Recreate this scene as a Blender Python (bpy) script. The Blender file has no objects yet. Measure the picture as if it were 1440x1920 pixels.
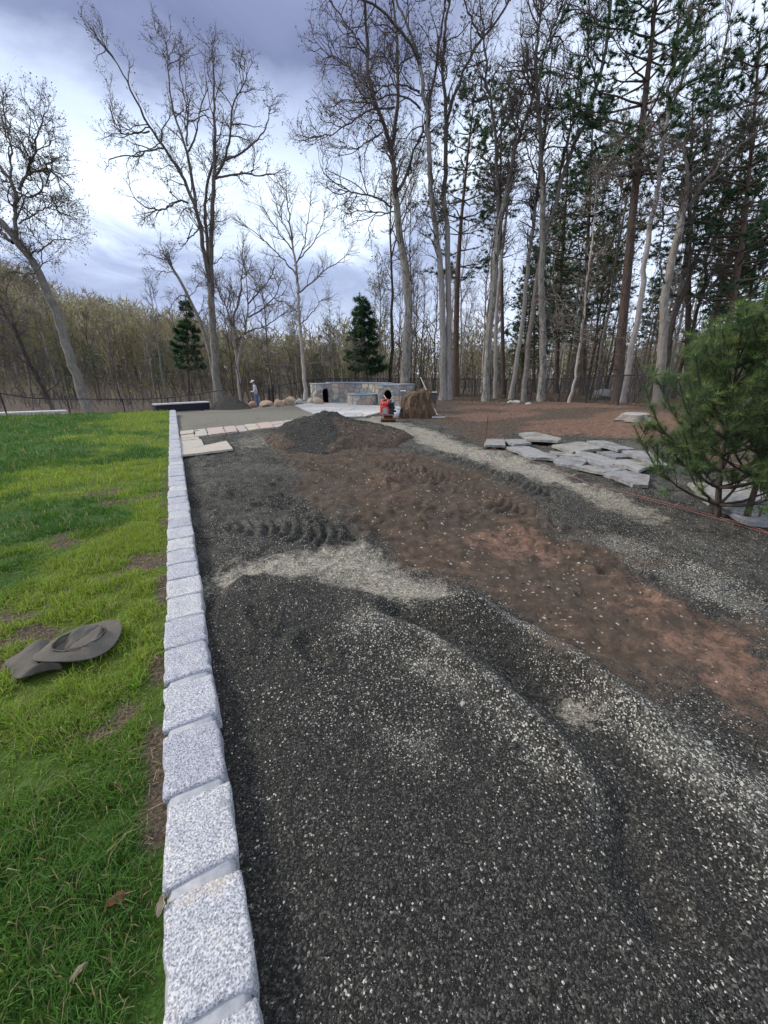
import bpy, bmesh, math, random
import numpy as np
from mathutils import Vector, Matrix

random.seed(7)
RNG = np.random.default_rng(7)
SC = bpy.context.scene
COL = SC.collection

# ------------------------------------------------------------------ camera
FPX = 721.0                                   # focal length in pixels of the 1440 x 1920 photograph
PITCH = math.atan((960 - 700.0) / FPX)
CAMH = 1.6
YAW = math.radians(27.585)
RIGHT = np.array([math.cos(YAW), -math.sin(YAW), 0.0])
AHEAD = np.array([math.sin(YAW), math.cos(YAW), 0.0])
FWD = AHEAD * math.cos(PITCH) + np.array([0, 0, -math.sin(PITCH)])
UPV = np.cross(RIGHT, FWD)
CPOS = np.array([0, 0, CAMH])
cd = bpy.data.cameras.new('camera')
cam = bpy.data.objects.new('camera', cd)
COL.objects.link(cam)
cam.location = CPOS
cam.rotation_euler = (math.pi / 2 - PITCH, 0, -YAW)
cd.sensor_fit = 'VERTICAL'
cd.sensor_height = 24.0
cd.lens = 24.0 * FPX / 1920.0
cd.clip_start = 0.05
cd.clip_end = 5000
SC.camera = cam

# ------------------------------------------------------------------ world, sun, exposure
SUN_EL, SUN_AZ = math.radians(36), YAW - math.radians(82)      # azimuth clockwise from +Y
SKY_STRENGTH = 0.10
SUN_STRENGTH = 1.5
SC.view_settings.view_transform = 'Standard'
SC.view_settings.look = 'None'
SC.view_settings.gamma = 1
SC.view_settings.use_curve_mapping = False
SC.view_settings.exposure = 1.12
world = bpy.data.worlds.new('World')
SC.world = world
world.use_nodes = True


class NT:
    """a small wrapper that keeps node code short"""
    def __init__(s, tree):
        s.t = tree
        tree.nodes.clear()

    def n(s, kind, ins=None, **kw):
        nd = s.t.nodes.new('ShaderNode' + kind)
        for k, v in kw.items():
            setattr(nd, k, v)
        for k, v in (ins or {}).items():
            sock = nd.inputs[k]
            if isinstance(v, bpy.types.NodeSocket):
                s.t.links.new(v, sock)
            else:
                if isinstance(v, tuple) and len(v) == 3 and sock.type == 'RGBA':
                    v = v + (1,)
                sock.default_value = v
        return nd

    def math(s, op, a, b=0.0, clamp=False):
        return s.n('Math', {0: a, 1: b}, operation=op, use_clamp=clamp).outputs[0]

    def mix(s, f, a, b, kind='MIX'):
        nd = s.t.nodes.new('ShaderNodeMix')
        nd.data_type = 'RGBA'
        nd.blend_type = kind
        for k, v in ((0, f), (6, a), (7, b)):
            if isinstance(v, bpy.types.NodeSocket):
                s.t.links.new(v, nd.inputs[k])
            else:
                nd.inputs[k].default_value = v + (1,) if isinstance(v, tuple) and len(v) == 3 else v
        return nd.outputs[2]

    def ramp(s, f, stops, interp='LINEAR'):
        nd = s.n('ValToRGB', {0: f})
        cr = nd.color_ramp
        cr.interpolation = interp
        while len(cr.elements) < len(stops):
            cr.elements.new(0.5)
        for e, (p, c) in zip(cr.elements, stops):
            e.position = p
            e.color = (c, c, c, 1) if isinstance(c, (int, float)) else tuple(c) + (1,)
        return nd.outputs[0]

    def noise(s, vec, scale, detail=3.0, rough=0.55, dist=0.0, out='Fac'):
        ins = {'Scale': scale, 'Detail': detail, 'Roughness': rough, 'Distortion': dist}
        if vec is not None:
            ins['Vector'] = vec
        return s.n('TexNoise', ins).outputs[out]

    def mapping(s, vec, scale=(1, 1, 1), loc=(0, 0, 0)):
        return s.n('Mapping', {'Vector': vec, 'Scale': scale, 'Location': loc}).outputs[0]


def build_sky():
    w = NT(world.node_tree)
    gen = w.n('TexCoord').outputs['Generated']
    sky = w.n('TexSky')
    sky.sky_type = 'NISHITA'
    sky.sun_disc = False
    sky.sun_elevation = SUN_EL
    sky.sun_rotation = SUN_AZ
    sky.air_density = 1.2
    sky.dust_density = 2.0
    sep = w.n('SeparateXYZ', {0: gen})
    z = w.math('MAXIMUM', sep.outputs[2], 0.0)
    inv = w.math('DIVIDE', 1.0, w.math('ADD', z, 0.16))
    # a cloud deck: the view direction projected on a flat layer overhead
    pl = w.n('VectorMath', {0: gen}, operation='SCALE')
    w.t.links.new(inv, pl.inputs['Scale'])
    pv = w.mapping(pl.outputs[0], scale=(1, 1, 0.25), loc=(3.1, 1.7, 0.0))
    big = w.noise(pv, 0.55, 5, 0.52, 0.5)
    fine = w.noise(pv, 1.9, 8, 0.6, 0.7)
    # cloud banks lying across the view at different heights
    dotr = w.n('VectorMath', {0: gen, 1: tuple(RIGHT)}, operation='DOT_PRODUCT').outputs['Value']
    over = w.n('MapRange', {'Value': dotr, 'From Min': -0.05, 'From Max': 0.40, 'To Min': 0.0, 'To Max': 0.13}).outputs[0]
    bank = w.math('SUBTRACT', z, over)
    bank = w.math('ADD', bank, w.math('MULTIPLY', w.math('SUBTRACT', big, 0.5), 0.20))
    bank = w.math('ADD', bank, w.math('MULTIPLY', w.math('SUBTRACT', fine, 0.5), 0.20))
    cloud = w.ramp(bank, SKY_STOPS)
    # the deck thins to an even pale grey towards the right
    even = w.n('MapRange', {'Value': dotr, 'From Min': 0.02, 'From Max': 0.36, 'To Min': 0.0, 'To Max': 0.8}).outputs[0]
    cloud = w.mix(even, cloud, (0.45, 0.51, 0.63))
    wisps = w.ramp(fine, [(0.3, (0.80, 0.81, 0.86)), (0.5, (1.0, 1.0, 1.0)), (0.72, (1.16, 1.15, 1.12))])
    cloud = w.mix(1.0, cloud, wisps, 'MULTIPLY')
    cl10 = w.n('VectorMath', {0: cloud}, operation='SCALE')
    cl10.inputs['Scale'].default_value = 10.0
    # thin places in the deck let the blue sky through
    thin = w.ramp(big, [(0.0, 0.80), (0.38, 0.90), (0.52, 0.97), (1.0, 0.97)])
    c = w.mix(thin, sky.outputs[0], cl10.outputs[0])
    bg = w.n('Background', {'Color': c, 'Strength': SKY_STRENGTH})
    o = w.n('OutputWorld')
    w.t.links.new(bg.outputs[0], o.inputs['Surface'])


SKY_STOPS = [(0.00, (0.38, 0.43, 0.53)), (0.08, (0.34, 0.39, 0.51)), (0.15, (0.205, 0.245, 0.365)), (0.21, (0.255, 0.305, 0.435)), (0.28, (0.46, 0.525, 0.62)), (0.35, (0.49, 0.56, 0.65)),
             (0.41, (0.34, 0.40, 0.53)), (0.475, (0.125, 0.148, 0.245)), (0.56, (0.15, 0.175, 0.28)), (0.72, (0.48, 0.51, 0.59)), (1.0, (0.56, 0.59, 0.66))]
build_sky()
sl = bpy.data.lights.new('sun', 'SUN')
sl.energy = SUN_STRENGTH
sl.angle = math.radians(12)
sl.color = (1.0, 0.95, 0.88)
sun = bpy.data.objects.new('sun', sl)
COL.objects.link(sun)
sdir = Vector((math.sin(SUN_AZ) * math.cos(SUN_EL), math.cos(SUN_AZ) * math.cos(SUN_EL), math.sin(SUN_EL)))
sun.rotation_euler = sdir.to_track_quat('Z', 'Y').to_euler()

# ------------------------------------------------------------------ helpers: places
def ray(px, py):
    d = FWD * FPX + RIGHT * (px - 720) + UPV * (960 - py)
    return d / np.linalg.norm(d)


def gp(px, py, z=0.0):
    """the point of the level z that is seen at a place of the photograph"""
    d = ray(px, py)
    return CPOS + d * ((z - CAMH) / d[2])


def at(px, py, depth):
    """the point seen at a place of the photograph, a given distance ahead"""
    d = ray(px, py)
    return CPOS + d * (depth / (d @ AHEAD))


def w2(u, d):
    """lateral / ahead -> world x, y"""
    return u * RIGHT[0] + d * AHEAD[0], u * RIGHT[1] + d * AHEAD[1]


def ud(x, y):
    return x * RIGHT[0] + y * RIGHT[1], x * AHEAD[0] + y * AHEAD[1]


def S(v, a, b):
    t = np.clip((np.asarray(v, float) - a) / (b - a), 0, 1)
    return t * t * (3 - 2 * t)


# ------------------------------------------------------------------ helpers: numpy noise
def _hash(ix, iy, seed):
    h = (ix.astype(np.int64) * 374761393 + iy.astype(np.int64) * 668265263 + seed * 1442695041) & 0xFFFFFFFF
    h = ((h ^ (h >> 13)) * 1274126177) & 0xFFFFFFFF
    return ((h ^ (h >> 16)) & 0xFFFFFF) / float(0xFFFFFF)


def vnoise(x, y, seed=0):
    ix, iy = np.floor(x), np.floor(y)
    fx, fy = x - ix, y - iy
    fx, fy = fx * fx * (3 - 2 * fx), fy * fy * (3 - 2 * fy)
    a, b = _hash(ix, iy, seed), _hash(ix + 1, iy, seed)
    c, d = _hash(ix, iy + 1, seed), _hash(ix + 1, iy + 1, seed)
    return (a * (1 - fx) + b * fx) * (1 - fy) + (c * (1 - fx) + d * fx) * fy


def fbm(x, y, scale, octv=4, seed=0, gain=0.5):
    s, amp, tot = 0.0, 1.0, 0.0
    for o in range(octv):
        s = s + amp * vnoise(x * scale * 2 ** o + 17.3 * o, y * scale * 2 ** o - 9.1 * o, seed + o)
        tot += amp
        amp *= gain
    return s / tot


def poly_sd(x, y, poly):
    """signed distance to a polygon, negative inside"""
    P = np.asarray(poly, float)[:, :2]
    d = np.full(x.shape, 1e18)
    inside = np.zeros(x.shape, bool)
    for i in range(len(P)):
        a, b = P[i], P[(i + 1) % len(P)]
        e = b - a
        wx, wy = x - a[0], y - a[1]
        t = np.clip((wx * e[0] + wy * e[1]) / (e @ e + 1e-12), 0, 1)
        d = np.minimum(d, (wx - e[0] * t) ** 2 + (wy - e[1] * t) ** 2)
        cond = (a[1] > y) != (b[1] > y)
        xi = a[0] + (y - a[1]) * (b[0] - a[0]) / ((b[1] - a[1]) + 1e-12)
        inside ^= cond & (x < xi)
    d = np.sqrt(d)
    return np.where(inside, -d, d)


def line_sd(x, y, pts):
    """distance to a polyline, its signed side and the length along it"""
    P = np.asarray(pts, float)[:, :2]
    best = np.full(x.shape, 1e18)
    side = np.zeros(x.shape)
    arc = np.zeros(x.shape)
    s0 = 0.0
    for i in range(len(P) - 1):
        a, b = P[i], P[i + 1]
        e = b - a
        L = math.hypot(*e)
        wx, wy = x - a[0], y - a[1]
        t = np.clip((wx * e[0] + wy * e[1]) / (L * L + 1e-12), 0, 1)
        dd = (wx - e[0] * t) ** 2 + (wy - e[1] * t) ** 2
        m = dd < best
        best = np.where(m, dd, best)
        side = np.where(m, np.sign(e[0] * wy - e[1] * wx), side)
        arc = np.where(m, s0 + t * L, arc)
        s0 += L
    return np.sqrt(best), side, arc


def gpl(pts, z=0.0):
    return [gp(px, py, z) for px, py in pts]


# ------------------------------------------------------------------ helpers: objects
def link(o, parent=None):
    COL.objects.link(o)
    if parent is not None:
        o.parent = parent
    return o


def tag(o, label=None, cat=None, group=None, kind=None):
    for k, v in (('label', label), ('category', cat), ('group', group), ('kind', kind)):
        if v:
            o[k] = v
    return o


def empty(name, loc=(0, 0, 0), rz=0.0):
    o = bpy.data.objects.new(name, None)
    o.location = loc
    o.rotation_euler = (0, 0, rz)
    o.empty_display_size = 0.1
    return link(o)


def np_mesh(name, V, faces, mat=None, smooth=False, attrs=None):
    """faces: list of (n, k) integer arrays"""
    me = bpy.data.meshes.new(name)
    V = np.asarray(V, np.float32)
    faces = [np.asarray(f, np.int32) for f in faces if len(f)]
    me.vertices.add(len(V))
    me.vertices.foreach_set('co', V.ravel())
    nl = sum(f.size for f in faces)
    nf = sum(len(f) for f in faces)
    me.loops.add(nl)
    me.loops.foreach_set('vertex_index', np.concatenate([f.ravel() for f in faces]))
    me.polygons.add(nf)
    tot = np.concatenate([np.full(len(f), f.shape[1], np.int32) for f in faces])
    st = np.concatenate([[0], np.cumsum(tot)[:-1]]).astype(np.int32)
    me.polygons.foreach_set('loop_start', st)
    me.polygons.foreach_set('loop_total', tot)
    if smooth:
        me.polygons.foreach_set('use_smooth', np.ones(nf, bool))
    me.update(calc_edges=True)
    for k, a in (attrs or {}).items():
        a = np.asarray(a, np.float32)
        if a.shape[1] == 3:
            a = np.concatenate([a, np.ones((len(a), 1), np.float32)], 1)
        at_ = me.attributes.new(k, 'FLOAT_COLOR', 'POINT')
        at_.data.foreach_set('color', a.ravel())
    if mat:
        me.materials.append(mat)
    return me


def np_obj(name, V, faces, mat=None, parent=None, smooth=False, attrs=None):
    return link(bpy.data.objects.new(name, np_mesh(name, V, faces, mat, smooth, attrs)), parent)


def bm_obj(name, bm, mat=None, parent=None, smooth=False):
    me = bpy.data.meshes.new(name)
    bm.normal_update()
    bm.to_mesh(me)
    bm.free()
    if smooth:
        for p in me.polygons:
            p.use_smooth = True
    if mat:
        me.materials.append(mat)
    return link(bpy.data.objects.new(name, me), parent)


def add_box(bm, c, s, rot=None, bev=0.0):
    r = bmesh.ops.create_cube(bm, size=1.0)
    vs = r['verts']
    M = Matrix.Diagonal((s[0], s[1], s[2], 1))
    if rot is not None:
        M = rot.to_4x4() @ M
    M = Matrix.Translation(c) @ M
    bmesh.ops.transform(bm, matrix=M, verts=vs)
    if bev > 0:
        es = list({e for v in vs for e in v.link_edges})
        bmesh.ops.bevel(bm, geom=es, offset=bev, segments=1, affect='EDGES', profile=0.5)
    return vs


def add_rod(bm, a, b, r0, r1=None, seg=8):
    a, b = Vector(a), Vector(b)
    r1 = r0 if r1 is None else r1
    d = b - a
    M = Matrix.Translation((a + b) / 2) @ d.to_track_quat('Z', 'Y').to_matrix().to_4x4()
    return bmesh.ops.create_cone(bm, cap_ends=True, segments=seg, radius1=r0, radius2=r1, depth=d.length, matrix=M)['verts']


def add_prism(bm, pts, z0, z1, bev=0.0):
    """an upright prism on a plan outline; pts (x, y) or z0/z1 lists per corner"""
    n = len(pts)
    zb = z0 if hasattr(z0, '__len__') else [z0] * n
    zt_ = z1 if hasattr(z1, '__len__') else [z1] * n
    lo = [bm.verts.new((p[0], p[1], zb[i])) for i, p in enumerate(pts)]
    hi = [bm.verts.new((p[0], p[1], zt_[i])) for i, p in enumerate(pts)]
    ar = sum(pts[i][0] * pts[(i + 1) % n][1] - pts[(i + 1) % n][0] * pts[i][1] for i in range(n))
    if ar < 0:
        lo.reverse()
        hi.reverse()
    f = [bm.faces.new(hi), bm.faces.new(lo[::-1])]
    for i in range(n):
        j = (i + 1) % n
        f.append(bm.faces.new((lo[i], lo[j], hi[j], hi[i])))
    if bev:
        bmesh.ops.bevel(bm, geom=list(f[0].edges), offset=bev, segments=1, affect='EDGES', profile=0.5)
    return f


def tubes(P, R, sides, tip=False):
    """many tubes at once: P (N, K, 3), R (N, K) -> verts, quads, tris"""
    P = np.asarray(P, float)
    N, K, _ = P.shape
    T = np.empty_like(P)
    T[:, 1:-1] = P[:, 2:] - P[:, :-2]
    T[:, 0] = P[:, 1] - P[:, 0]
    T[:, -1] = P[:, -1] - P[:, -2]
    T /= np.linalg.norm(T, axis=2, keepdims=True) + 1e-9
    main = P[:, -1] - P[:, 0]
    ref = np.zeros((N, 3))
    ref[np.arange(N), np.argmin(np.abs(main), axis=1)] = 1
    A = np.cross(T, ref[:, None, :])
    A /= np.linalg.norm(A, axis=2, keepdims=True) + 1e-9
    B = np.cross(T, A)
    ang = np.arange(sides) * 2 * np.pi / sides
    ring = A[:, :, None, :] * np.cos(ang)[None, None, :, None] + B[:, :, None, :] * np.sin(ang)[None, None, :, None]
    V = P[:, :, None, :] + ring * R[:, :, None, None]
    base = (np.arange(N) * K * sides)[:, None, None]
    k = (np.arange(K - 1) * sides)[None, :, None]
    s = np.arange(sides)[None, None, :]
    s2 = (s + 1) % sides
    Q = np.stack([base + k + s, base + k + s2, base + k + sides + s2, base + k + sides + s], -1).reshape(-1, 4)
    return V.reshape(-1, 3), Q


def cones(P0, P1, R):
    """many three-sided spikes: three triangles each"""
    P0, P1 = np.asarray(P0, float), np.asarray(P1, float)
    N = len(P0)
    D = P1 - P0
    D /= np.linalg.norm(D, axis=1, keepdims=True) + 1e-9
    ref = np.zeros((N, 3))
    ref[np.arange(N), np.argmin(np.abs(D), axis=1)] = 1
    A = np.cross(D, ref)
    A /= np.linalg.norm(A, axis=1, keepdims=True) + 1e-9
    B = np.cross(D, A)
    R = np.broadcast_to(np.asarray(R, float), (N,))[:, None]
    V = np.stack([P0 + A * R, P0 + (-0.5 * A + 0.866 * B) * R, P0 + (-0.5 * A - 0.866 * B) * R, P1], 1)
    b = np.arange(N)[:, None] * 4
    F = np.concatenate([b + np.array([[0, 1, 3]]), b + np.array([[1, 2, 3]]), b + np.array([[2, 0, 3]])])
    return V.reshape(-1, 3), F


def blades(P0, P1, W, side=None):
    """single thin triangles from P0 to P1"""
    P0, P1 = np.asarray(P0, float), np.asarray(P1, float)
    D = P1 - P0
    if side is None:
        side = RNG.normal(size=P0.shape)
    A = np.cross(D, side)
    A /= np.linalg.norm(A, axis=1, keepdims=True) + 1e-9
    W = np.broadcast_to(np.asarray(W, float), (len(P0),))[:, None]
    V = np.stack([P0 - A * W / 2, P0 + A * W / 2, P1], 1)
    return V.reshape(-1, 3), np.arange(len(P0) * 3).reshape(-1, 3)


class Joined:
    """collects vertex / face batches for one mesh"""
    def __init__(s):
        s.v, s.f, s.c, s.n = [], [], [], 0

    def add(s, V, *F, col=None):
        V = np.asarray(V)
        for f in F:
            s.f.append(np.asarray(f) + s.n)
        s.v.append(V)
        if col is not None:
            s.c.append(np.broadcast_to(np.asarray(col, float), (len(V), 3)))
        s.n += len(V)

    def mesh(s, name, mat, smooth=False):
        by = {}
        for f in s.f:
            by.setdefault(f.shape[1], []).append(f)
        at_ = {'tint': np.concatenate(s.c)} if s.c else None
        return np_mesh(name, np.concatenate(s.v), [np.concatenate(v) for v in by.values()], mat, smooth, at_)

    def obj(s, name, mat, parent=None, smooth=False):
        return link(bpy.data.objects.new(name, s.mesh(name, mat, smooth)), parent)

# ------------------------------------------------------------------ materials
def material(name, fn, rough=0.9, spec=0.3):
    m = bpy.data.materials.new(name)
    m.use_nodes = True
    t = NT(m.node_tree)
    b = t.n('BsdfPrincipled', {'Roughness': rough, 'Specular IOR Level': spec})
    o = t.n('OutputMaterial')
    t.t.links.new(b.outputs[0], o.inputs['Surface'])
    fn(t, b)
    return m


def setin(t, b, **kw):
    for k, v in kw.items():
        k = {'color': 'Base Color', 'rough': 'Roughness', 'normal': 'Normal', 'metal': 'Metallic'}[k]
        if isinstance(v, bpy.types.NodeSocket):
            t.t.links.new(v, b.inputs[k])
        else:
            b.inputs[k].default_value = v + (1,) if isinstance(v, tuple) else v


def plain(name, c, rough=0.6, spec=0.4, var=0.18, scale=14.0, metal=0.0, bump=0.0):
    """one colour with wear, so that nothing is perfectly even"""
    def f(t, b):
        o = t.n('TexCoord').outputs['Object']
        n = t.noise(o, scale, 5, 0.6)
        lo = tuple(x * (1 - var) for x in c)
        hi = tuple(min(1, x * (1 + var)) for x in c)
        setin(t, b, color=t.ramp(n, [(0.3, lo), (0.7, hi)]), metal=metal, rough=rough)
        if bump:
            setin(t, b, normal=t.n('Bump', {'Height': n, 'Strength': 0.6, 'Distance': bump}).outputs[0])
    return material(name, f, rough, spec)


def m_ground(t, b):
    """the worked ground: colour masks say which soil lies where, the nodes give its grains"""
    pos = t.n('NewGeometry').outputs['Position']
    a1 = t.n('SeparateColor', {0: t.n('Attribute', attribute_name='mask').outputs['Color']})
    a2 = t.n('SeparateColor', {0: t.n('Attribute', attribute_name='mask2').outputs['Color']})
    red, tan, lite = a1.outputs
    far, leaf, clay = a2.outputs
    flat = t.mapping(pos, scale=(1, 1, 1))
    pr = t.n('VectorMath', {0: pos}, operation='LENGTH').outputs['Value']
    dusty = t.n('MapRange', {'Value': pr, 'From Min': 2.2, 'From Max': 4.5}).outputs[0]
    v1 = t.n('TexVoronoi', {'Vector': flat, 'Scale': 160.0, 'Randomness': 1.0})
    v2 = t.n('TexVoronoi', {'Vector': flat, 'Scale': 64.0, 'Randomness': 1.0})
    c1 = t.n('SeparateColor', {0: v1.outputs['Color']})
    c2 = t.n('SeparateColor', {0: v2.outputs['Color']})
    n1 = t.noise(flat, 1.3, 6, 0.6)
    n2 = t.noise(flat, 9.0, 6, 0.65)
    n3 = t.noise(flat, 40.0, 4, 0.7)
    dark = t.ramp(c1.outputs[0], [(0.0, (0.010, 0.0095, 0.0085)), (0.6, (0.027, 0.026, 0.0228)), (0.9, (0.072, 0.069, 0.059)), (1.0, (0.12, 0.115, 0.098))])
    dust = t.ramp(t.math('ADD', n1, t.math('MULTIPLY', t.math('SUBTRACT', n2, 0.5), 0.8)), [(0.42, 0.0), (0.68, 0.8)])
    dark = t.mix(t.math('MULTIPLY', t.math('MULTIPLY', dust, dusty), t.ramp(lite, [(0.0, 0.0), (0.06, 1.0)])), dark, t.mix(c1.outputs[0], (0.060, 0.058, 0.049), (0.135, 0.128, 0.105)))
    smear = t.math('MULTIPLY', t.ramp(lite, [(0.28, 0.0), (0.85, 0.75)]), t.ramp(t.math('ADD', n2, t.math('MULTIPLY', t.math('SUBTRACT', n3, 0.5), 0.8)), [(0.36, 0.0), (0.66, 1.0)]))
    dark = t.mix(smear, dark, t.mix(c1.outputs[0], (0.070, 0.068, 0.058), (0.21, 0.20, 0.168)))
    # pale chips: the more of them, the higher the mask
    thr = t.math('SUBTRACT', 0.99, t.math('MULTIPLY', lite, 0.24))
    chip = t.math('GREATER_THAN', c1.outputs[1], thr)
    chipc = t.ramp(c1.outputs[2], [(0.0, (0.20, 0.19, 0.16)), (0.5, (0.36, 0.34, 0.28)), (1.0, (0.55, 0.52, 0.45))])
    dark = t.mix(chip, dark, chipc)
    soil = t.ramp(n2, [(0.28, (0.036, 0.025, 0.018)), (0.5, (0.082, 0.058, 0.041)), (0.72, (0.158, 0.109, 0.078))])
    soil = t.mix(t.ramp(n1, [(0.40, 0.0), (0.62, 0.65)]), soil, (0.072, 0.059, 0.044))
    soil = t.mix(t.ramp(n3, [(0.45, 0.0), (0.7, 0.6)]), soil, (0.045, 0.034, 0.027))
    chip_s = t.math('GREATER_THAN', c2.outputs[1], 0.982)
    soil = t.mix(chip_s, soil, t.ramp(c2.outputs[2], [(0, (0.16, 0.14, 0.11)), (1, (0.42, 0.39, 0.33))]))
    clayc = t.ramp(n2, [(0.3, (0.112, 0.060, 0.040)), (0.7, (0.245, 0.148, 0.104))])
    clayc = t.mix(t.ramp(n3, [(0.5, 0.0), (0.75, 0.7)]), clayc, (0.085, 0.038, 0.022))
    tanc = t.ramp(c1.outputs[0], [(0.0, (0.16, 0.142, 0.108)), (0.5, (0.33, 0.30, 0.235)), (1.0, (0.56, 0.525, 0.43))])
    tanc = t.mix(t.ramp(n3, [(0.42, 0.0), (0.62, 0.85)]), tanc, (0.075, 0.069, 0.057))
    farc = t.ramp(n2, [(0.3, (0.135, 0.125, 0.098)), (0.7, (0.235, 0.22, 0.175))])
    farc = t.mix(t.ramp(n3, [(0.4, 0.0), (0.7, 0.5)]), farc, (0.09, 0.085, 0.07))
    leafc = t.ramp(c2.outputs[0], [(0.0, (0.050, 0.036, 0.026)), (0.5, (0.105, 0.074, 0.053)), (1.0, (0.21, 0.155, 0.11))])
    leafc = t.mix(t.ramp(n2, [(0.4, 0.0), (0.65, 0.7)]), leafc, (0.05, 0.042, 0.028))

    def edge(msk, amt=0.55, src=n2):
        k = t.math('ADD', msk, t.math('MULTIPLY', t.math('SUBTRACT', src, 0.5), amt))
        k = t.math('ADD', k, t.math('MULTIPLY', t.math('SUBTRACT', n3, 0.5), amt * 0.7))
        k = t.math('ADD', k, t.math('MULTIPLY', t.math('SUBTRACT', c2.outputs[0], 0.5), 0.34))
        return t.ramp(k, [(0.30, 0.0), (0.70, 1.0)])
    c = t.mix(edge(red, 0.9), dark, soil)
    c = t.mix(t.math('MULTIPLY', edge(clay, 1.1), 0.85), c, clayc)
    c = t.mix(edge(tan, 1.15), c, tanc)
    c = t.mix(edge(far), c, farc)
    c = t.mix(edge(leaf), c, leafc)
    setin(t, b, color=c)
    grain = t.math('SUBTRACT', 0.5, v1.outputs['Distance'])
    h = t.math('ADD', t.math('MULTIPLY', grain, 0.0045), t.math('MULTIPLY', n2, 0.016))
    h = t.math('ADD', h, t.math('MULTIPLY', n3, 0.007))
    setin(t, b, normal=t.n('Bump', {'Height': h, 'Strength': 0.9, 'Distance': 1.0}).outputs[0])


def tinted(name, rough=0.85, spec=0.25, var=0.0, scale=30.0, trans=0.0):
    """colour from the mesh's own 'tint'"""
    def f(t, b):
        c = t.n('Attribute', attribute_name='tint').outputs['Color']
        if var:
            n = t.noise(t.n('TexCoord').outputs['Object'], scale, 4, 0.65)
            c = t.mix(1.0, c, t.ramp(n, [(0.25, 1 - var), (0.75, 1 + var)]), 'MULTIPLY')
        setin(t, b, color=c)
        if trans:
            # thin leaves let light through
            o = next(n for n in t.t.nodes if n.type == 'OUTPUT_MATERIAL')
            tr = t.n('BsdfTranslucent', {'Color': t.mix(1.0, c, (1.25, 1.3, 0.75), 'MULTIPLY')})
            mx = t.n('MixShader', {0: trans, 1: b.outputs[0], 2: tr.outputs[0]})
            t.t.links.new(mx.outputs[0], o.inputs['Surface'])
    return material(name, f, rough, spec)


def m_granite(t, b):
    o = t.n('TexCoord').outputs['Object']
    rnd = t.n('ObjectInfo').outputs['Random']
    wv = t.n('VectorMath', {0: o, 1: t.n('CombineXYZ', {0: t.math('MULTIPLY', rnd, 31.0), 1: t.math('MULTIPLY', rnd, 17.0), 2: rnd}).outputs[0]}, operation='ADD').outputs[0]
    n = t.noise(wv, 150.0, 3, 0.6)
    n2 = t.noise(wv, 14.0, 4, 0.6)
    v = t.n('TexVoronoi', {'Vector': wv, 'Scale': 210.0})
    c = t.ramp(n, [(0.28, (0.13, 0.132, 0.148)), (0.44, (0.34, 0.345, 0.365)), (0.57, (0.55, 0.552, 0.56)), (0.72, (0.75, 0.75, 0.74))])
    cc = t.n('SeparateColor', {0: v.outputs['Color']})
    c = t.mix(t.ramp(cc.outputs[0], [(0.86, 0.0), (0.9, 0.75)]), c, (0.16, 0.165, 0.20))
    c = t.mix(1.0, c, t.ramp(n2, [(0.3, (0.84, 0.85, 0.90)), (0.7, (1.08, 1.06, 1.02))]), 'MULTIPLY')
    c = t.mix(1.0, c, t.ramp(rnd, [(0.0, (0.80, 0.81, 0.85)), (0.5, (0.94, 0.945, 0.96)), (1.0, (1.08, 1.06, 0.99))]), 'MULTIPLY')
    stain = t.noise(wv, 7.0, 5, 0.65)
    c = t.mix(t.ramp(stain, [(0.28, 0.40), (0.42, 0.0)]), c, (0.20, 0.19, 0.185))
    c = t.mix(t.ramp(stain, [(0.60, 0.0), (0.74, 0.42)]), c, (0.45, 0.33, 0.22))
    setin(t, b, color=c)
    h = t.math('ADD', t.math('MULTIPLY', n, 0.003), t.math('MULTIPLY', t.noise(wv, 38.0, 4, 0.6), 0.010))
    setin(t, b, normal=t.n('Bump', {'Height': h, 'Strength': 0.8, 'Distance': 1.0}).outputs[0])


def m_mortar(t, b):
    o = t.n('TexCoord').outputs['Object']
    n = t.noise(o, 26.0, 6, 0.68)
    v = t.n('TexVoronoi', {'Vector': o, 'Scale': 55.0})
    c = t.ramp(n, [(0.3, (0.27, 0.275, 0.29)), (0.7, (0.43, 0.435, 0.45))])
    c = t.mix(t.ramp(v.outputs['Distance'], [(0.08, 0.7), (0.14, 0.0)]), c, (0.22, 0.22, 0.24))
    c = t.mix(t.ramp(t.noise(o, 7.0, 3, 0.5), [(0.6, 0.0), (0.75, 0.4)]), c, (0.50, 0.40, 0.30))
    setin(t, b, color=c, normal=t.n('Bump', {'Height': n, 'Strength': 0.5, 'Distance': 0.006}).outputs[0])


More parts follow.
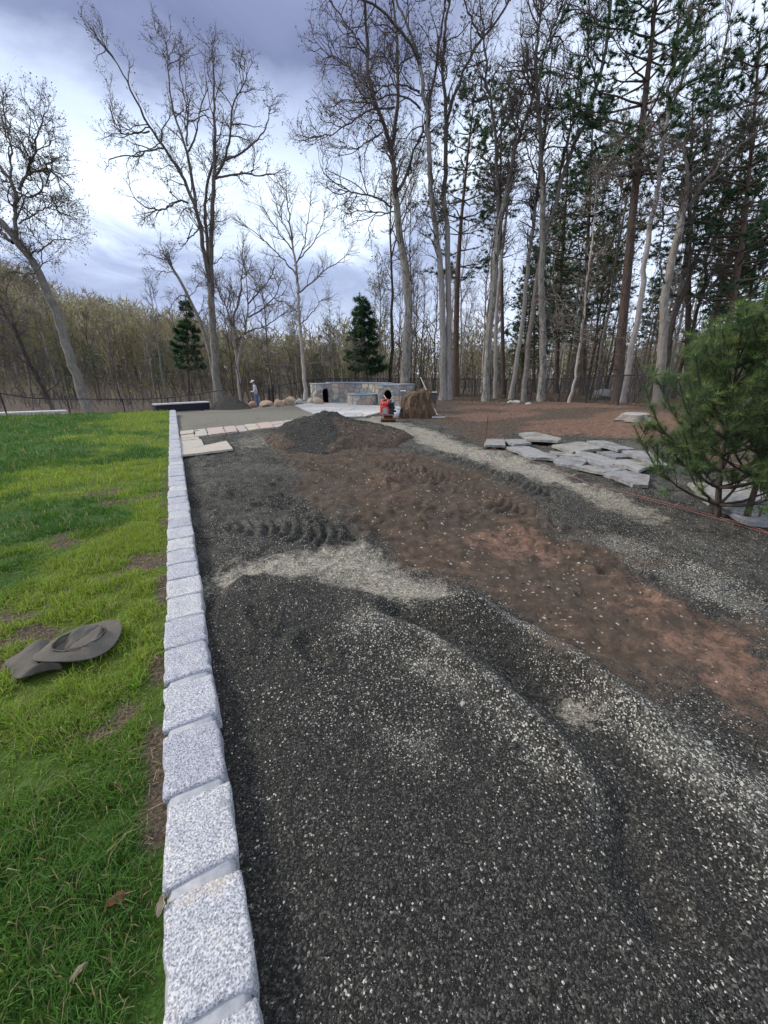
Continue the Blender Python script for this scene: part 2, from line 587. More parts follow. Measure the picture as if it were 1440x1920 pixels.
def m_bark(lo, mid, hi, patch, moss=0.0):
    def f(t, b):
        o = t.n('TexCoord').outputs['Object']
        rnd = t.n('ObjectInfo').outputs['Random']
        s = t.mapping(o, scale=(9.0, 9.0, 1.6))
        n = t.noise(s, 1.6, 6, 0.65, 0.4)
        p = t.noise(o, 3.2, 5, 0.7)
        c = t.ramp(n, [(0.28, lo), (0.5, mid), (0.72, hi)])
        c = t.mix(t.ramp(p, [(0.52, 0.0), (0.62, 0.75)]), c, patch)
        p2 = t.noise(o, 7.0, 5, 0.75)
        c = t.mix(t.ramp(p2, [(0.60, 0.0), (0.66, 0.8)]), c, tuple(x * 0.35 for x in lo))
        if moss:
            c = t.mix(t.math('MULTIPLY', t.ramp(t.noise(o, 1.1, 4, 0.6), [(0.45, 0.0), (0.65, 1.0)]), moss), c, (0.16, 0.18, 0.10))
        c = t.mix(1.0, c, t.ramp(rnd, [(0.0, (0.78, 0.78, 0.80)), (1.0, (1.12, 1.10, 1.06))]), 'MULTIPLY')
        setin(t, b, color=c, normal=t.n('Bump', {'Height': n, 'Strength': 0.8, 'Distance': 0.05}).outputs[0])
    return f


def m_stone(stops, rough=0.9, scale=7.0):
    """one material for a family of stones: each object draws its own colour"""
    def f(t, b):
        o = t.n('TexCoord').outputs['Object']
        rnd = t.n('ObjectInfo').outputs['Random']
        n = t.noise(o, scale, 6, 0.68, 0.4)
        n2 = t.noise(o, scale * 6, 4, 0.7)
        k = t.math('FRACT', t.math('ADD', rnd, t.math('MULTIPLY', t.math('SUBTRACT', n, 0.5), 0.10)))
        c = t.ramp(k, stops)
        c = t.mix(1.0, c, t.ramp(n2, [(0.25, 0.72), (0.75, 1.25)]), 'MULTIPLY')
        c = t.mix(t.ramp(n, [(0.60, 0.0), (0.72, 0.45)]), c, (0.17, 0.11, 0.07))
        setin(t, b, color=c, normal=t.n('Bump', {'Height': n2, 'Strength': 0.7, 'Distance': 0.012}).outputs[0])
    return f


def m_slab(t, b):
    """bluestone: grey sheets with pale clefts and brown rust streaks"""
    o = t.n('TexCoord').outputs['Object']
    rnd = t.n('ObjectInfo').outputs['Random']
    s = t.mapping(o, scale=(1.2, 5.0, 1.0))
    n = t.noise(s, 2.2, 6, 0.62, 1.2)
    n2 = t.noise(o, 26.0, 5, 0.7)
    c = t.ramp(rnd, [(0.0, (0.17, 0.18, 0.205)), (0.25, (0.29, 0.285, 0.26)), (0.5, (0.235, 0.235, 0.235)), (0.75, (0.25, 0.235, 0.20)), (1.0, (0.21, 0.22, 0.245))])
    c = t.mix(t.ramp(n, [(0.45, 0.0), (0.62, 0.55)]), c, (0.36, 0.355, 0.335))
    c = t.mix(t.ramp(t.noise(s, 3.1, 4, 0.6, 0.8), [(0.54, 0.0), (0.68, 0.6)]), c, (0.15, 0.115, 0.085))
    c = t.mix(1.0, c, t.ramp(n2, [(0.25, 0.70), (0.75, 1.22)]), 'MULTIPLY')
    dirt = t.noise(t.n('NewGeometry').outputs['Position'], 3.2, 5, 0.7)
    c = t.mix(t.ramp(dirt, [(0.50, 0.0), (0.66, 0.7)]), c, (0.105, 0.082, 0.062))
    setin(t, b, color=c, normal=t.n('Bump', {'Height': n, 'Strength': 0.6, 'Distance': 0.02}).outputs[0])


def m_boulder(t, b):
    o = t.n('TexCoord').outputs['Object']
    s = t.mapping(o, scale=(3.0, 3.0, 0.9))
    n = t.noise(s, 1.5, 7, 0.68, 0.8)
    n2 = t.noise(o, 11.0, 6, 0.7)
    c = t.ramp(n, [(0.30, (0.028, 0.019, 0.012)), (0.45, (0.085, 0.054, 0.031)), (0.56, (0.135, 0.088, 0.053)), (0.68, (0.33, 0.255, 0.18))])
    c = t.mix(t.ramp(n2, [(0.52, 0.0), (0.68, 0.6)]), c, (0.07, 0.040, 0.022))
    setin(t, b, color=c, normal=t.n('Bump', {'Height': t.math('ADD', n, t.math('MULTIPLY', n2, 0.4)), 'Strength': 0.9, 'Distance': 0.14}).outputs[0])


def m_lawn(t, b):
    pos = t.n('NewGeometry').outputs['Position']
    n1 = t.noise(pos, 0.7, 5, 0.6)
    n2 = t.noise(pos, 7.0, 6, 0.7)
    n3 = t.noise(pos, 60.0, 4, 0.7)
    a = t.n('Attribute', attribute_name='mask').outputs['Color']
    sp = t.n('SeparateColor', {0: a})
    g = t.ramp(n2, [(0.28, (0.024, 0.054, 0.012)), (0.55, (0.050, 0.108, 0.019)), (0.8, (0.09, 0.16, 0.026))])
    g = t.mix(t.math('MULTIPLY', sp.outputs[0], 0.75), g, (0.115, 0.15, 0.022))
    d = t.ramp(n3, [(0.3, (0.045, 0.030, 0.022)), (0.6, (0.13, 0.10, 0.07)), (0.75, (0.27, 0.22, 0.15))])
    k = t.math('ADD', sp.outputs[1], t.math('MULTIPLY', t.math('SUBTRACT', n2, 0.5), 0.9))
    c = t.mix(t.ramp(k, [(0.35, 0.0), (0.65, 1.0)]), g, d)
    c = t.mix(1.0, c, t.ramp(n3, [(0.25, 0.6), (0.75, 1.35)]), 'MULTIPLY')
    setin(t, b, color=c, normal=t.n('Bump', {'Height': t.math('ADD', n3, n2), 'Strength': 0.8, 'Distance': 0.03}).outputs[0])


def m_fabric(t, b):
    o = t.n('TexCoord').outputs['Object']
    wv = t.n('TexWave', {'Vector': o, 'Scale': 24.0, 'Distortion': 0.6, 'Detail': 2.0}, wave_type='RINGS', rings_direction='Z', wave_profile='SAW')
    cr = t.noise(o, 22.0, 4, 0.6, 1.0)
    n = t.noise(o, 6.0, 4, 0.6)
    c = t.ramp(n, [(0.3, (0.090, 0.080, 0.067)), (0.7, (0.130, 0.117, 0.099))])
    setin(t, b, color=c, normal=t.n('Bump', {'Height': t.math('ADD', t.math('MULTIPLY', wv.outputs['Fac'], 0.35), t.math('MULTIPLY', cr, 1.6)), 'Strength': 0.6, 'Distance': 0.008}).outputs[0])


M = {
    'ground': material('worked_ground', m_ground, 0.95, 0.2),
    'lawn': material('lawn_soil_and_grass', m_lawn, 0.95, 0.15),
    'granite': material('granite', m_granite, 0.8, 0.35),
    'mortar': material('mortar', m_mortar, 0.85, 0.25),
    'slab': material('bluestone', m_slab, 0.85, 0.3),
    'boulder': material('brown_boulder', m_boulder, 0.9, 0.25),
    'pebble': tinted('pebbles', 0.85, 0.3),
    'grass': tinted('grass_blades', 0.6, 0.3, trans=0.40),
    'leaf': tinted('leaves', 0.75, 0.25, trans=0.30),
    'fabric': material('hat_cloth', m_fabric, 0.9, 0.2),
    'bark': material('grey_bark', m_bark((0.13, 0.112, 0.096), (0.25, 0.222, 0.194), (0.36, 0.33, 0.295), (0.33, 0.315, 0.285), 0.25), 0.95, 0.15),
    'bark_limb_backlit': material('backlit_limb_bark', m_bark((0.075, 0.064, 0.056), (0.140, 0.122, 0.108), (0.21, 0.19, 0.17), (0.19, 0.175, 0.155)), 0.95, 0.15),  # darker bark for the limbs, backlit shade included in the colour
    'bark_pale': material('pale_bark', m_bark((0.22, 0.195, 0.17), (0.40, 0.365, 0.325), (0.50, 0.465, 0.425), (0.38, 0.345, 0.30)), 0.95, 0.15),
    'bark_spot': material('lichen_bark', m_bark((0.10, 0.089, 0.080), (0.27, 0.25, 0.225), (0.44, 0.42, 0.385), (0.10, 0.095, 0.085), 0.35), 0.95, 0.15),
    'bark_dark': material('dark_bark', m_bark((0.040, 0.031, 0.026), (0.075, 0.060, 0.051), (0.115, 0.095, 0.082), (0.10, 0.085, 0.075), 0.1), 0.95, 0.12),
    'bark_pine': material('pine_bark', m_bark((0.065, 0.045, 0.036), (0.125, 0.092, 0.076), (0.19, 0.145, 0.122), (0.15, 0.115, 0.10)), 0.95, 0.12),
    'twig': plain('twigs', (0.118, 0.098, 0.088), 0.95, 0.1, 0.3, 1.5),
    'twig_pale': plain('pale_twigs', (0.205, 0.175, 0.155), 0.95, 0.1, 0.3, 1.5),
    'wall_stone': material('field_stone', m_stone([(0.0, (0.36, 0.345, 0.315)), (0.14, (0.24, 0.25, 0.265)), (0.28, (0.50, 0.41, 0.30)), (0.42, (0.40, 0.39, 0.365)), (0.56, (0.40, 0.285, 0.205)), (0.70, (0.25, 0.25, 0.25)), (0.84, (0.50, 0.45, 0.37)), (1.0, (0.13, 0.14, 0.16))]), 0.9, 0.25),
    'patio_stone': material('patio_stone', m_stone([(0.0, (0.44, 0.43, 0.42)), (0.3, (0.52, 0.50, 0.47)), (0.6, (0.38, 0.375, 0.37)), (1.0, (0.55, 0.51, 0.46))]), 0.85, 0.3),
    'path_stone': material('path_stone', m_stone([(0.0, (0.38, 0.355, 0.32)), (0.3, (0.44, 0.385, 0.31)), (0.6, (0.42, 0.335, 0.285)), (0.8, (0.35, 0.335, 0.315)), (1.0, (0.43, 0.37, 0.325))]), 0.85, 0.3),
    'cap': plain('slate_cap', (0.25, 0.285, 0.315), 0.7, 0.4, 0.2, 6.0, bump=0.004),
    'joint': plain('wall_mortar', (0.30, 0.285, 0.26), 0.95, 0.2, 0.2, 20.0, bump=0.01),
    'black_metal': plain('black_metal', (0.018, 0.018, 0.019), 0.45, 0.45, 0.25, 9.0),
    'near_black': plain('near_black_lining', (0.012, 0.011, 0.011), 0.95, 0.1, 0.3, 9.0),
    'red_paint': plain('red_paint', (0.55, 0.055, 0.040), 0.4, 0.5, 0.15, 12.0),
    'rust': plain('rusty_steel', (0.115, 0.050, 0.030), 0.85, 0.3, 0.35, 25.0),
    'white_plastic': plain('white_plastic', (0.66, 0.67, 0.69), 0.45, 0.45, 0.06, 8.0),
    'pale_wood': plain('pale_handle', (0.66, 0.62, 0.55), 0.6, 0.35, 0.10, 12.0),
    'grey_metal': plain('worn_steel', (0.36, 0.36, 0.36), 0.5, 0.5, 0.2, 20.0, metal=0.4),
    'navy': plain('dark_navy_panel', (0.010, 0.013, 0.026), 0.5, 0.4, 0.2, 4.0),
    'coping': plain('white_coping', (0.62, 0.61, 0.585), 0.8, 0.3, 0.12, 5.0, bump=0.004),
    'string': plain('red_string', (0.33, 0.13, 0.105), 0.9, 0.2, 0.2, 40.0),
    'skin': plain('skin', (0.45, 0.27, 0.19), 0.6, 0.35, 0.08, 12.0),
    'shirt': plain('pale_grey_shirt', (0.46, 0.50, 0.58), 0.9, 0.2, 0.10, 10.0, bump=0.01),
    'jeans': plain('blue_jeans', (0.085, 0.155, 0.30), 0.9, 0.2, 0.3, 9.0, bump=0.012),
    'cap_cloth': plain('white_cap_cloth', (0.62, 0.62, 0.61), 0.9, 0.2, 0.06, 12.0),
    'shoe': plain('grey_shoe', (0.36, 0.34, 0.33), 0.8, 0.3, 0.1, 12.0),
    'hair': plain('dark_hair', (0.035, 0.026, 0.020), 0.8, 0.3, 0.2, 30.0),
    'needle': tinted('pine_needles', 0.5, 0.35, trans=0.35),
    'stump_cut': plain('cut_wood', (0.33, 0.31, 0.285), 0.9, 0.2, 0.25, 6.0, bump=0.01),
    'tan_rock': material('tan_rock', m_stone([(0.0, (0.38, 0.27, 0.18)), (0.35, (0.33, 0.19, 0.13)), (0.7, (0.42, 0.33, 0.24)), (1.0, (0.30, 0.17, 0.12))], scale=3.0), 0.9, 0.25),
    'grey_rock': material('grey_rock', m_stone([(0.0, (0.30, 0.30, 0.28)), (0.5, (0.40, 0.40, 0.37)), (1.0, (0.33, 0.33, 0.31))], scale=3.0), 0.9, 0.25),
}

# ------------------------------------------------------------------ the lie of the land
KX0, KX1 = -0.285, -0.045          # kerb edges
KEND = 19.5
LAWN_Z = 0.07


def z_land(x, y):
    x, y = np.asarray(x, float), np.asarray(y, float)
    u, d = ud(x, y)
    z = 0.35 * S(u, 4, 10) * S(d, 3, 11) * (1 - S(d, 14, 27))
    z = z - 0.62 * S(d, 13, 28) * (1 - S(u, -9, -4.5))
    z = z - 0.55 * S(d, 15.5, 19) * (1 - S(u, -13.5, -10.5))
    z = z - 0.9 * S(d, 31, 60)
    k = np.clip(-u / np.maximum(d, 25.0), -1.5, 1.35)
    hill = np.where(k > 0, 31.0 * k * k + 2.0 * k, 1.2 * -k)
    z = z + hill * S(d, 55, 150) * (1 - 0.75 * S(d, 165, 280))
    z = z + 0.35 * (fbm(x, y, 0.08, 3, 5) - 0.5) * S(d, 26, 45)
    return z


def hit(px, py):
    """where the ground is seen at a place of the photograph"""
    dr = ray(px, py)
    if dr[2] > -0.01:
        dr = dr.copy()
        dr[2] = -0.01
    t = CAMH / -dr[2]
    for _ in range(40):
        p = CPOS + dr * t
        zz = float(z_land(p[0], p[1]))
        t = 0.5 * t + 0.5 * (zz - CAMH) / dr[2]
    return CPOS + dr * t


def gpl(pts, z=0.0):
    return [hit(px, py) for px, py in pts]


# masks: which soil lies where, outlined on the ground
SOIL = gpl([(530, 842), (600, 826), (720, 838), (820, 855), (930, 900), (1040, 955), (1100, 1005), (1150, 1050), (1240, 1095), (1330, 1140), (1440, 1180),
            (1470, 1345), (1330, 1310), (1210, 1265), (1120, 1225), (1020, 1180), (930, 1140), (850, 1090), (770, 1045), (690, 1010), (640, 975), (585, 930), (545, 885)])
SOIL2 = gpl([(800, 790), (835, 765), (850, 752), (900, 748), (1010, 746), (1200, 752), (1600, 760), (1500, 900), (1300, 860), (1200, 830), (1080, 815), (960, 812), (905, 835), (850, 805)])
CLAY = [gpl([(930, 985), (1010, 975), (1065, 1025), (1060, 1065), (980, 1055), (900, 1020)]), gpl([(1250, 1190), (1330, 1160), (1460, 1200), (1460, 1335), (1370, 1310), (1270, 1260)]),
        gpl([(1110, 1075), (1180, 1075), (1290, 1130), (1320, 1165), (1240, 1160), (1150, 1120)]), gpl([(690, 905), (725, 890), (750, 905), (735, 925), (700, 922)])]
TAN = [gpl([(385, 1098), (440, 1072), (520, 1052), (585, 1040), (690, 1018), (700, 1055), (770, 1080), (850, 1105), (820, 1128), (740, 1118), (640, 1103), (520, 1092)]),
       gpl([(760, 800), (800, 805), (870, 830), (1000, 868), (1100, 905), (1205, 950), (1210, 972), (1150, 955), (1040, 910), (930, 878), (830, 850), (775, 828)]),
       gpl([(640, 792), (715, 780), (760, 795), (790, 815), (770, 830), (730, 815)]),
       gpl([(1030, 1320), (1065, 1290), (1110, 1320), (1115, 1355), (1070, 1350)]),
       gpl([(430, 822), (520, 815), (560, 822), (500, 840), (440, 845)])]
FARG = gpl([(322, 812), (320, 764), (480, 757), (575, 757), (640, 762), (590, 790), (470, 800), (345, 815)])
CHIP = [gpl([(640, 1170), (700, 1150), (760, 1180), (720, 1215), (650, 1205)]), gpl([(700, 1360), (800, 1345), (850, 1430), (800, 1470), (720, 1420)]),
        gpl([(1360, 1690), (1440, 1600), (1500, 1900), (1420, 1940), (1370, 1850)]), gpl([(1090, 1320), (1150, 1310), (1440, 1480), (1440, 1560), (1300, 1500), (1180, 1420)]),
        gpl([(740, 1240), (900, 1260), (1030, 1400), (1080, 1470), (990, 1450), (860, 1330)]), gpl([(1080, 1010), (1160, 1010), (1300, 1060), (1440, 1130), (1440, 1190), (1240, 1090)])]

RUT = gpl([(755, 1158), (860, 1185), (960, 1240), (1060, 1315), (1170, 1420), (1290, 1590), (1420, 1800)])
RIDGE = [gpl([(690, 1165), (760, 1185), (850, 1250), (950, 1320), (1040, 1395), (1100, 1480), (1150, 1570)]),
         gpl([(820, 1130), (900, 1150), (1000, 1195), (1100, 1265), (1200, 1350), (1330, 1480), (1440, 1590)]),
         gpl([(1000, 1190), (1150, 1290), (1280, 1385), (1420, 1500)])]
TRACKS = [gpl([(395, 925), (480, 932), (580, 962), (700, 1000)]), gpl([(420, 985), (520, 988), (640, 1010)]), gpl([(480, 868), (590, 880), (700, 905)]),
          gpl([(690, 868), (790, 890), (900, 930), (1010, 985)]), gpl([(760, 950), (850, 960), (960, 1005)]), gpl([(830, 858), (930, 892), (1020, 930)]),
          gpl([(590, 850), (680, 858), (760, 872)])]
LIP = gpl([(380, 1118), (430, 1100), (500, 1092), (600, 1100), (720, 1126), (860, 1130), (940, 1165)])
PIT = gpl([(1130, 1530), (1180, 1520), (1240, 1640), (1290, 1740), (1230, 1750), (1160, 1640)])
STEPPRINT = [gpl([(575, 1215), (600, 1240)]), gpl([(480, 1165), (500, 1185)])]


def bed_masks(x, y):
    u, d = ud(x, y)
    n = (fbm(x, y, 1.6, 4, 11) - 0.5)
    nf = (fbm(x, y, 5.0, 4, 21) - 0.5)

    def soft(poly, w, rough=0.5):
        k = w * rough
        return 1 - S(poly_sd(x, y, poly) + n * k * 3 + nf * k * 1.6, -w, w)
    red = np.maximum(soft(SOIL, 0.40, 0.8), soft(SOIL2, 0.40))
    red = np.maximum(red, S(d, 18.0, 20.0) * S(u, 1, 3) * 0.9)
    clay = np.maximum.reduce([soft(c, 0.26, 0.8) for c in CLAY]) * 0.60
    clay = np.maximum(clay, 0.70 * soft(SOIL2, 0.4) * S(fbm(x, y, 0.5, 4, 61), 0.42, 0.60))
    tan = np.maximum.reduce([0.72 * soft(TAN[0], 0.26, 0.8), 0.80 * soft(TAN[1], 0.34), 0.8 * soft(TAN[2], 0.45), 0.62 * soft(TAN[3], 0.10), 0.45 * soft(TAN[4], 0.5)]) * (0.72 + 0.55 * fbm(x, y, 3.5, 3, 15))
    far = np.maximum(soft(FARG, 0.25), S(d, 16, 18) * (1 - S(u, -4.0, -2.5)) * (1 - S(d, 29, 31)))
    chip = np.maximum.reduce([soft(c, 0.16, 0.8) for c in CHIP])
    for r in RIDGE:
        ds, sd, arc = line_sd(x, y, r)
        chip = np.maximum(chip, 0.95 * np.exp(-((ds + nf * 0.02) / 0.055) ** 2))
    lip = line_sd(x, y, LIP)[0]
    chip = np.maximum(chip, 0.7 * np.exp(-(lip / 0.07) ** 2))
    near = 0.06 + 0.16 * S(fbm(x, y, 1.4, 3, 31), 0.4, 0.65)
    lite = np.clip(np.maximum(near, chip * (0.45 + 0.6 * fbm(x, y, 3.0, 3, 41))), 0, 1)
    # the trodden track and the pit hold fine dark stuff, few chips
    ru = line_sd(x, y, RUT)[0]
    lite *= 1 - 0.9 * np.exp(-(ru / 0.09) ** 2)
    lite *= 1 - 0.8 * (1 - S(poly_sd(x, y, PIT), -0.03, 0.06))
    lite *= S(x, 0.0, 0.22) * 0.75 + 0.25
    leaf = S(d + 2.5 * (fbm(x, y, 0.35, 3, 51) - 0.5), 20.5, 23.5) * S(u, 3.5, 6.5)
    leaf = np.maximum(leaf, S(u + 0.8 * n, 9.6, 11.2) * S(d, 8, 13))
    leaf = np.maximum(leaf, S(d, 30, 33))
    leaf = np.maximum(leaf, S(d, 23.5, 25.5) * S(u, -6.5, -5.0))
    leaf = np.maximum(leaf, (1 - S(u, -13, -11)) * S(d, 19, 21))
    return np.stack([red, tan, lite], 1), np.stack([far, leaf, clay], 1)


def z_bed(x, y):
    x, y = np.asarray(x, float), np.asarray(y, float)
    u, d = ud(x, y)
    r = np.hypot(x, y)
    z = z_land(x, y)
    calm = S(r, 0.8, 2.8)
    z = z + 0.09 * (fbm(x, y, 0.55, 3, 3) - 0.5) * S(r, 1.5, 4) + 0.065 * (fbm(x, y, 2.2, 4, 4) - 0.5) * (0.35 + 0.65 * calm)
    rough = S(fbm(x, y, 0.8, 3, 6), 0.35, 0.6)
    z = z + 0.075 * (fbm(x, y, 7.0, 3, 7) - 0.5) * calm * (0.35 + 0.65 * rough) * (1 - 0.7 * S(d, 12, 15))
    z = z + 0.014 * (fbm(x, y, 22.0, 2, 8) - 0.5) * (0.3 + 0.7 * calm)
    # a thicker layer of gravel lies in front of the pale seam
    ds, sd, arc = line_sd(x, y, LIP)
    front = 1 - S(np.where(sd > 0, ds, -ds) + 0.05 * (fbm(x, y, 3, 3, 9) - 0.5), -0.10, 0.10)
    lipx = S(u, -1.3, -1.1) * (1 - S(u, 0.55, 0.9))
    z = z + 0.075 * front * np.exp(-(ds / 0.75) ** 2) * lipx
    for i, rl in enumerate(RIDGE):
        ds, sd, arc = line_sd(x, y, rl)
        z = z + (0.060, 0.065, 0.04)[i] * (1 - 0.6 * S(arc, 1.0, 1.8)) * np.exp(-((ds + 0.02 * (fbm(x, y, 5, 3, 71 + i) - 0.5)) / 0.085) ** 2) * S(arc, 0, 0.3)
    ds, sd, arc = line_sd(x, y, RUT)
    off = ds * np.where(sd == 0, 1, sd)
    inr = np.exp(-(ds / 0.15) ** 4) * (1 - 0.85 * S(arc, 0.85, 1.5))
    chev = np.sin((arc - off * 0.9 + 0.05 * fbm(x, y, 5, 2, 96)) * 2 * np.pi / 0.10)
    z = z - inr * (0.095 - 0.012 * chev * (1 - S(arc, 0.9, 1.5)))
    z = z - 0.075 * (1 - S(poly_sd(x, y, PIT) + 0.05 * (fbm(x, y, 6, 3, 17) - 0.5), -0.06, 0.09))
    for i, t in enumerate(TRACKS):
        ds, sd, arc = line_sd(x, y, t)
        off = ds * np.where(sd == 0, 1, sd)
        w = np.exp(-(ds / 0.27) ** 4) * (0.5 + 0.9 * fbm(x, y, 1.7, 2, 90 + i))
        ph = arc + off * (0.55 if i % 2 else -0.55) + 0.9 * off * off + 0.09 * fbm(x, y, 3.5, 3, 95)
        ch = np.sin(ph * 2 * np.pi / 0.145)
        w = w * S(fbm(x, y, 2.4, 3, 190 + i), 0.22, 0.50)
        z = z + w * (0.036 * ch - 0.016) * S(arc, 0, 0.25) + 0.035 * np.exp(-((ds - 0.27) / 0.07) ** 2) * (fbm(x, y, 4, 3, 99 + i))
    # drag lines beside the tracks
    v_ = 0.45 * x + 0.89 * y
    u_ = 0.89 * x - 0.45 * y
    z = z + 0.075 * (fbm(u_ * 0.9, v_ * 3.4, 1.0, 4, 140) - 0.5) * S(r, 2.6, 4.5) * (1 - S(d, 10.5, 12))
    # the ribbed marks that tyres leave all over
    ph = d / 0.135 + 0.25 * u + 2.6 * fbm(x, y, 0.9, 3, 160)
    rib = np.sin(ph * 2 * np.pi)
    pat = S(fbm(u * 0.7, d * 1.1, 1.0, 3, 161), 0.40, 0.62) * S(fbm(x, y, 2.6, 2, 162), 0.25, 0.55)
    z = z + 0.017 * rib * pat * S(d, 3.0, 4.2) * (1 - S(d, 9.2, 10.5)) * (1 - S(u, 3.0, 4.5))
    # small lumps and crumbs
    lump = S(fbm(x, y, 5.5, 2, 150), 0.60, 0.80) * S(fbm(x, y, 0.9, 3, 151), 0.40, 0.60)
    z = z + 0.045 * lump * S(r, 2.2, 4.0)
    # clods of red soil pushed up beside the tracks
    for px, py, w, h in ((722, 905, 0.30, 0.10), (968, 1000, 0.12, 0.06), (1180, 1095, 0.22, 0.06), (1250, 1150, 0.2, 0.05), (640, 935, 0.18, 0.06), (790, 925, 0.2, 0.05)):
        c = gp(px, py)
        q = np.exp(-((x - c[0]) ** 2 + (y - c[1]) ** 2) / w ** 2)
        z = z + h * q * (0.5 + 1.2 * fbm(x, y, 9, 3, 12))
    # the hump left of the middle and the crest above the rut
    for px, py, w, h in ((520, 1140, 0.20, 0.05), (700, 1175, 0.22, 0.05), (880, 1150, 0.20, 0.06), (430, 1135, 0.15, 0.03)):
        c = gp(px, py)
        z = z + h * np.exp(-((x - c[0]) ** 2 + (y - c[1]) ** 2) / w ** 2)
    for c in STEPPRINT:
        ds = line_sd(x, y, c)[0]
        z = z - 0.035 * np.exp(-(ds / 0.055) ** 4) + 0.024 * np.exp(-((ds - 0.10) / 0.035) ** 2)
    # swept a little lower along the kerb
    z = z - 0.02 * (1 - S(x, 0.0, 0.25))
    return z


# the bed: a fan of fine cells, finest near the camera
def fan(r0, r1, ratio, a0, a1, da):
    rr = r0 * ratio ** np.arange(int(math.log(r1 / r0) / math.log(ratio)) + 1)
    aa = np.arange(a0, a1 + 1e-9, da)
    A, Rr = np.meshgrid(np.radians(aa), rr)
    u, d = Rr * np.sin(A), Rr * np.cos(A)
    x, y = w2(u, d)
    nr, na = A.shape
    i = (np.arange(nr - 1)[:, None] * na + np.arange(na - 1)[None, :])
    F = np.stack([i, i + 1, i + na + 1, i + na], -1).reshape(-1, 4)
    return x.ravel(), y.ravel(), F[:, ::-1]


def keep_faces(V, F, ok):
    F = F[ok[F].all(1)]
    used = np.unique(F)
    mp = np.full(len(V), -1)
    mp[used] = np.arange(len(used))
    return used, mp[F]


x, y, F = fan(0.30, 15.5, 1.0088, -40, 62, 0.255)
ok = (x > -0.20)
used, F = keep_faces(x, F, ok)
x, y = x[used], y[used]
u, d = ud(x, y)
z = z_bed(x, y) + 0.006
edge_ = S(np.degrees(np.arctan2(u, d)), 57.0, 61.5)
z = z * (1 - edge_) + (z_land(x, y) - 0.012) * edge_
z = np.where(x < KX1 - 0.03, z - 0.05, z)
mk1, mk2 = bed_masks(x, y)
bed = np_obj('gravel_bed', np.stack([x, y, z], 1), [F], M['ground'], smooth=True, attrs={'mask': mk1, 'mask2': mk2})
tag(bed, kind='structure')

# the ground sheet out to the horizon
rr = np.concatenate([[0.02], 0.3 * 1.032 ** np.arange(280)])
rr = rr[rr < 1900]
aa = np.radians(np.arange(0, 361, 1.5))
A, Rr = np.meshgrid(aa, rr)
u, d = Rr * np.sin(A), Rr * np.cos(A)
x, y = w2(u, d)
x, y, u, d = x.ravel(), y.ravel(), u.ravel(), d.ravel()
na = len(aa)
i = (np.arange(len(rr) - 1)[:, None] * na + np.arange(na - 1)[None, :])
F = np.stack([i, i + na, i + na + 1, i + 1], -1).reshape(-1, 4)
z = z_land(x, y)
ang = np.degrees(np.arctan2(u, d))
r = np.hypot(u, d)
inside = (1 - S(r, 13.2, 14.8)) * (1 - S(np.abs(ang - 11), 42, 47))
z = z - 0.16 * inside
inlawn = (x < KX0) & (y < 18.5) & (y > -40)
z = np.where(inlawn, z - 0.12, z)
z = z + 0.05 * (fbm(x, y, 1.2, 3, 14) - 0.5) * S(d, 16, 20)
mk1, mk2 = bed_masks(x, y)
grd = np_obj('ground', np.stack([x, y, z], 1), [F], M['ground'], smooth=True, attrs={'mask': mk1, 'mask2': mk2})
tag(grd, kind='structure')


# ------------------------------------------------------------------ lawn
def lawn_edge(x):
    return KEND + 0.02 + 0.14 * np.maximum(-x - 0.3, 0)


def bare(x, y):
    """places where straw and soil show through the young grass"""
    n = fbm(x * 1.0 + y * 0.25, y * 1.9 - x * 0.5, 1.9, 4, 77)
    b = S(n, 0.60, 0.74)
    b = b * (0.15 + 0.85 * S(x, -2.6, -0.7)) * (1 - 0.85 * S(y, 4.5, 10))
    e = S(x + 0.05 * (fbm(x, y, 5, 3, 79) - 0.5), -0.42, -0.31) * (0.15 + 0.6 * S(fbm(x, y, 3.3, 3, 78), 0.40, 0.62)) * (1 - 0.6 * S(y, 5, 9))
    return np.clip(np.maximum(b, e), 0, 1)


def yellowish(x, y):
    n = fbm(x, y, 0.8, 4, 83)
    return np.clip(S(n + 0.26 * S(x, -3.2, -0.6) - 0.14 * (1 - S(x, -3.2, -1.2)), 0.50, 0.70), 0, 1)


def z_lawn(x, y):
    return LAWN_Z + 0.03 * (fbm(x, y, 0.7, 3, 88) - 0.5) * S(-x, 0.3, 0.8)


xs = KX0 + 0.06 - np.concatenate([[0.0], 0.03 * 1.035 ** np.arange(150)]).cumsum()
xs = xs[xs > -26]
X, Tt = np.meshgrid(xs, np.linspace(0, 1, 200) ** 1.7)
Y = -1.2 + Tt * (lawn_edge(X) + 1.2)
x, y = X.ravel(), Y.ravel()
z = z_lawn(x, y) + 0.012 * (fbm(x, y, 9, 3, 87) - 0.5)
nc = X.shape[1]
z = z.reshape(X.shape)
z[-1] -= 0.5
z = z.ravel()
i = (np.arange(X.shape[0] - 1)[:, None] * nc + np.arange(nc - 1)[None, :])
F = np.stack([i, i + nc, i + nc + 1, i + 1], -1).reshape(-1, 4)
mk = np.stack([yellowish(x, y) * (0.15 + 0.85 * S(y, 1.2, 2.8)), bare(x, y), x * 0], 1)
lawn = np_obj('lawn', np.stack([x, y, z], 1), [F], M['lawn'], smooth=True, attrs={'mask': mk})
tag(lawn, kind='structure')

HATC = gp(128, 1222, 0.06)


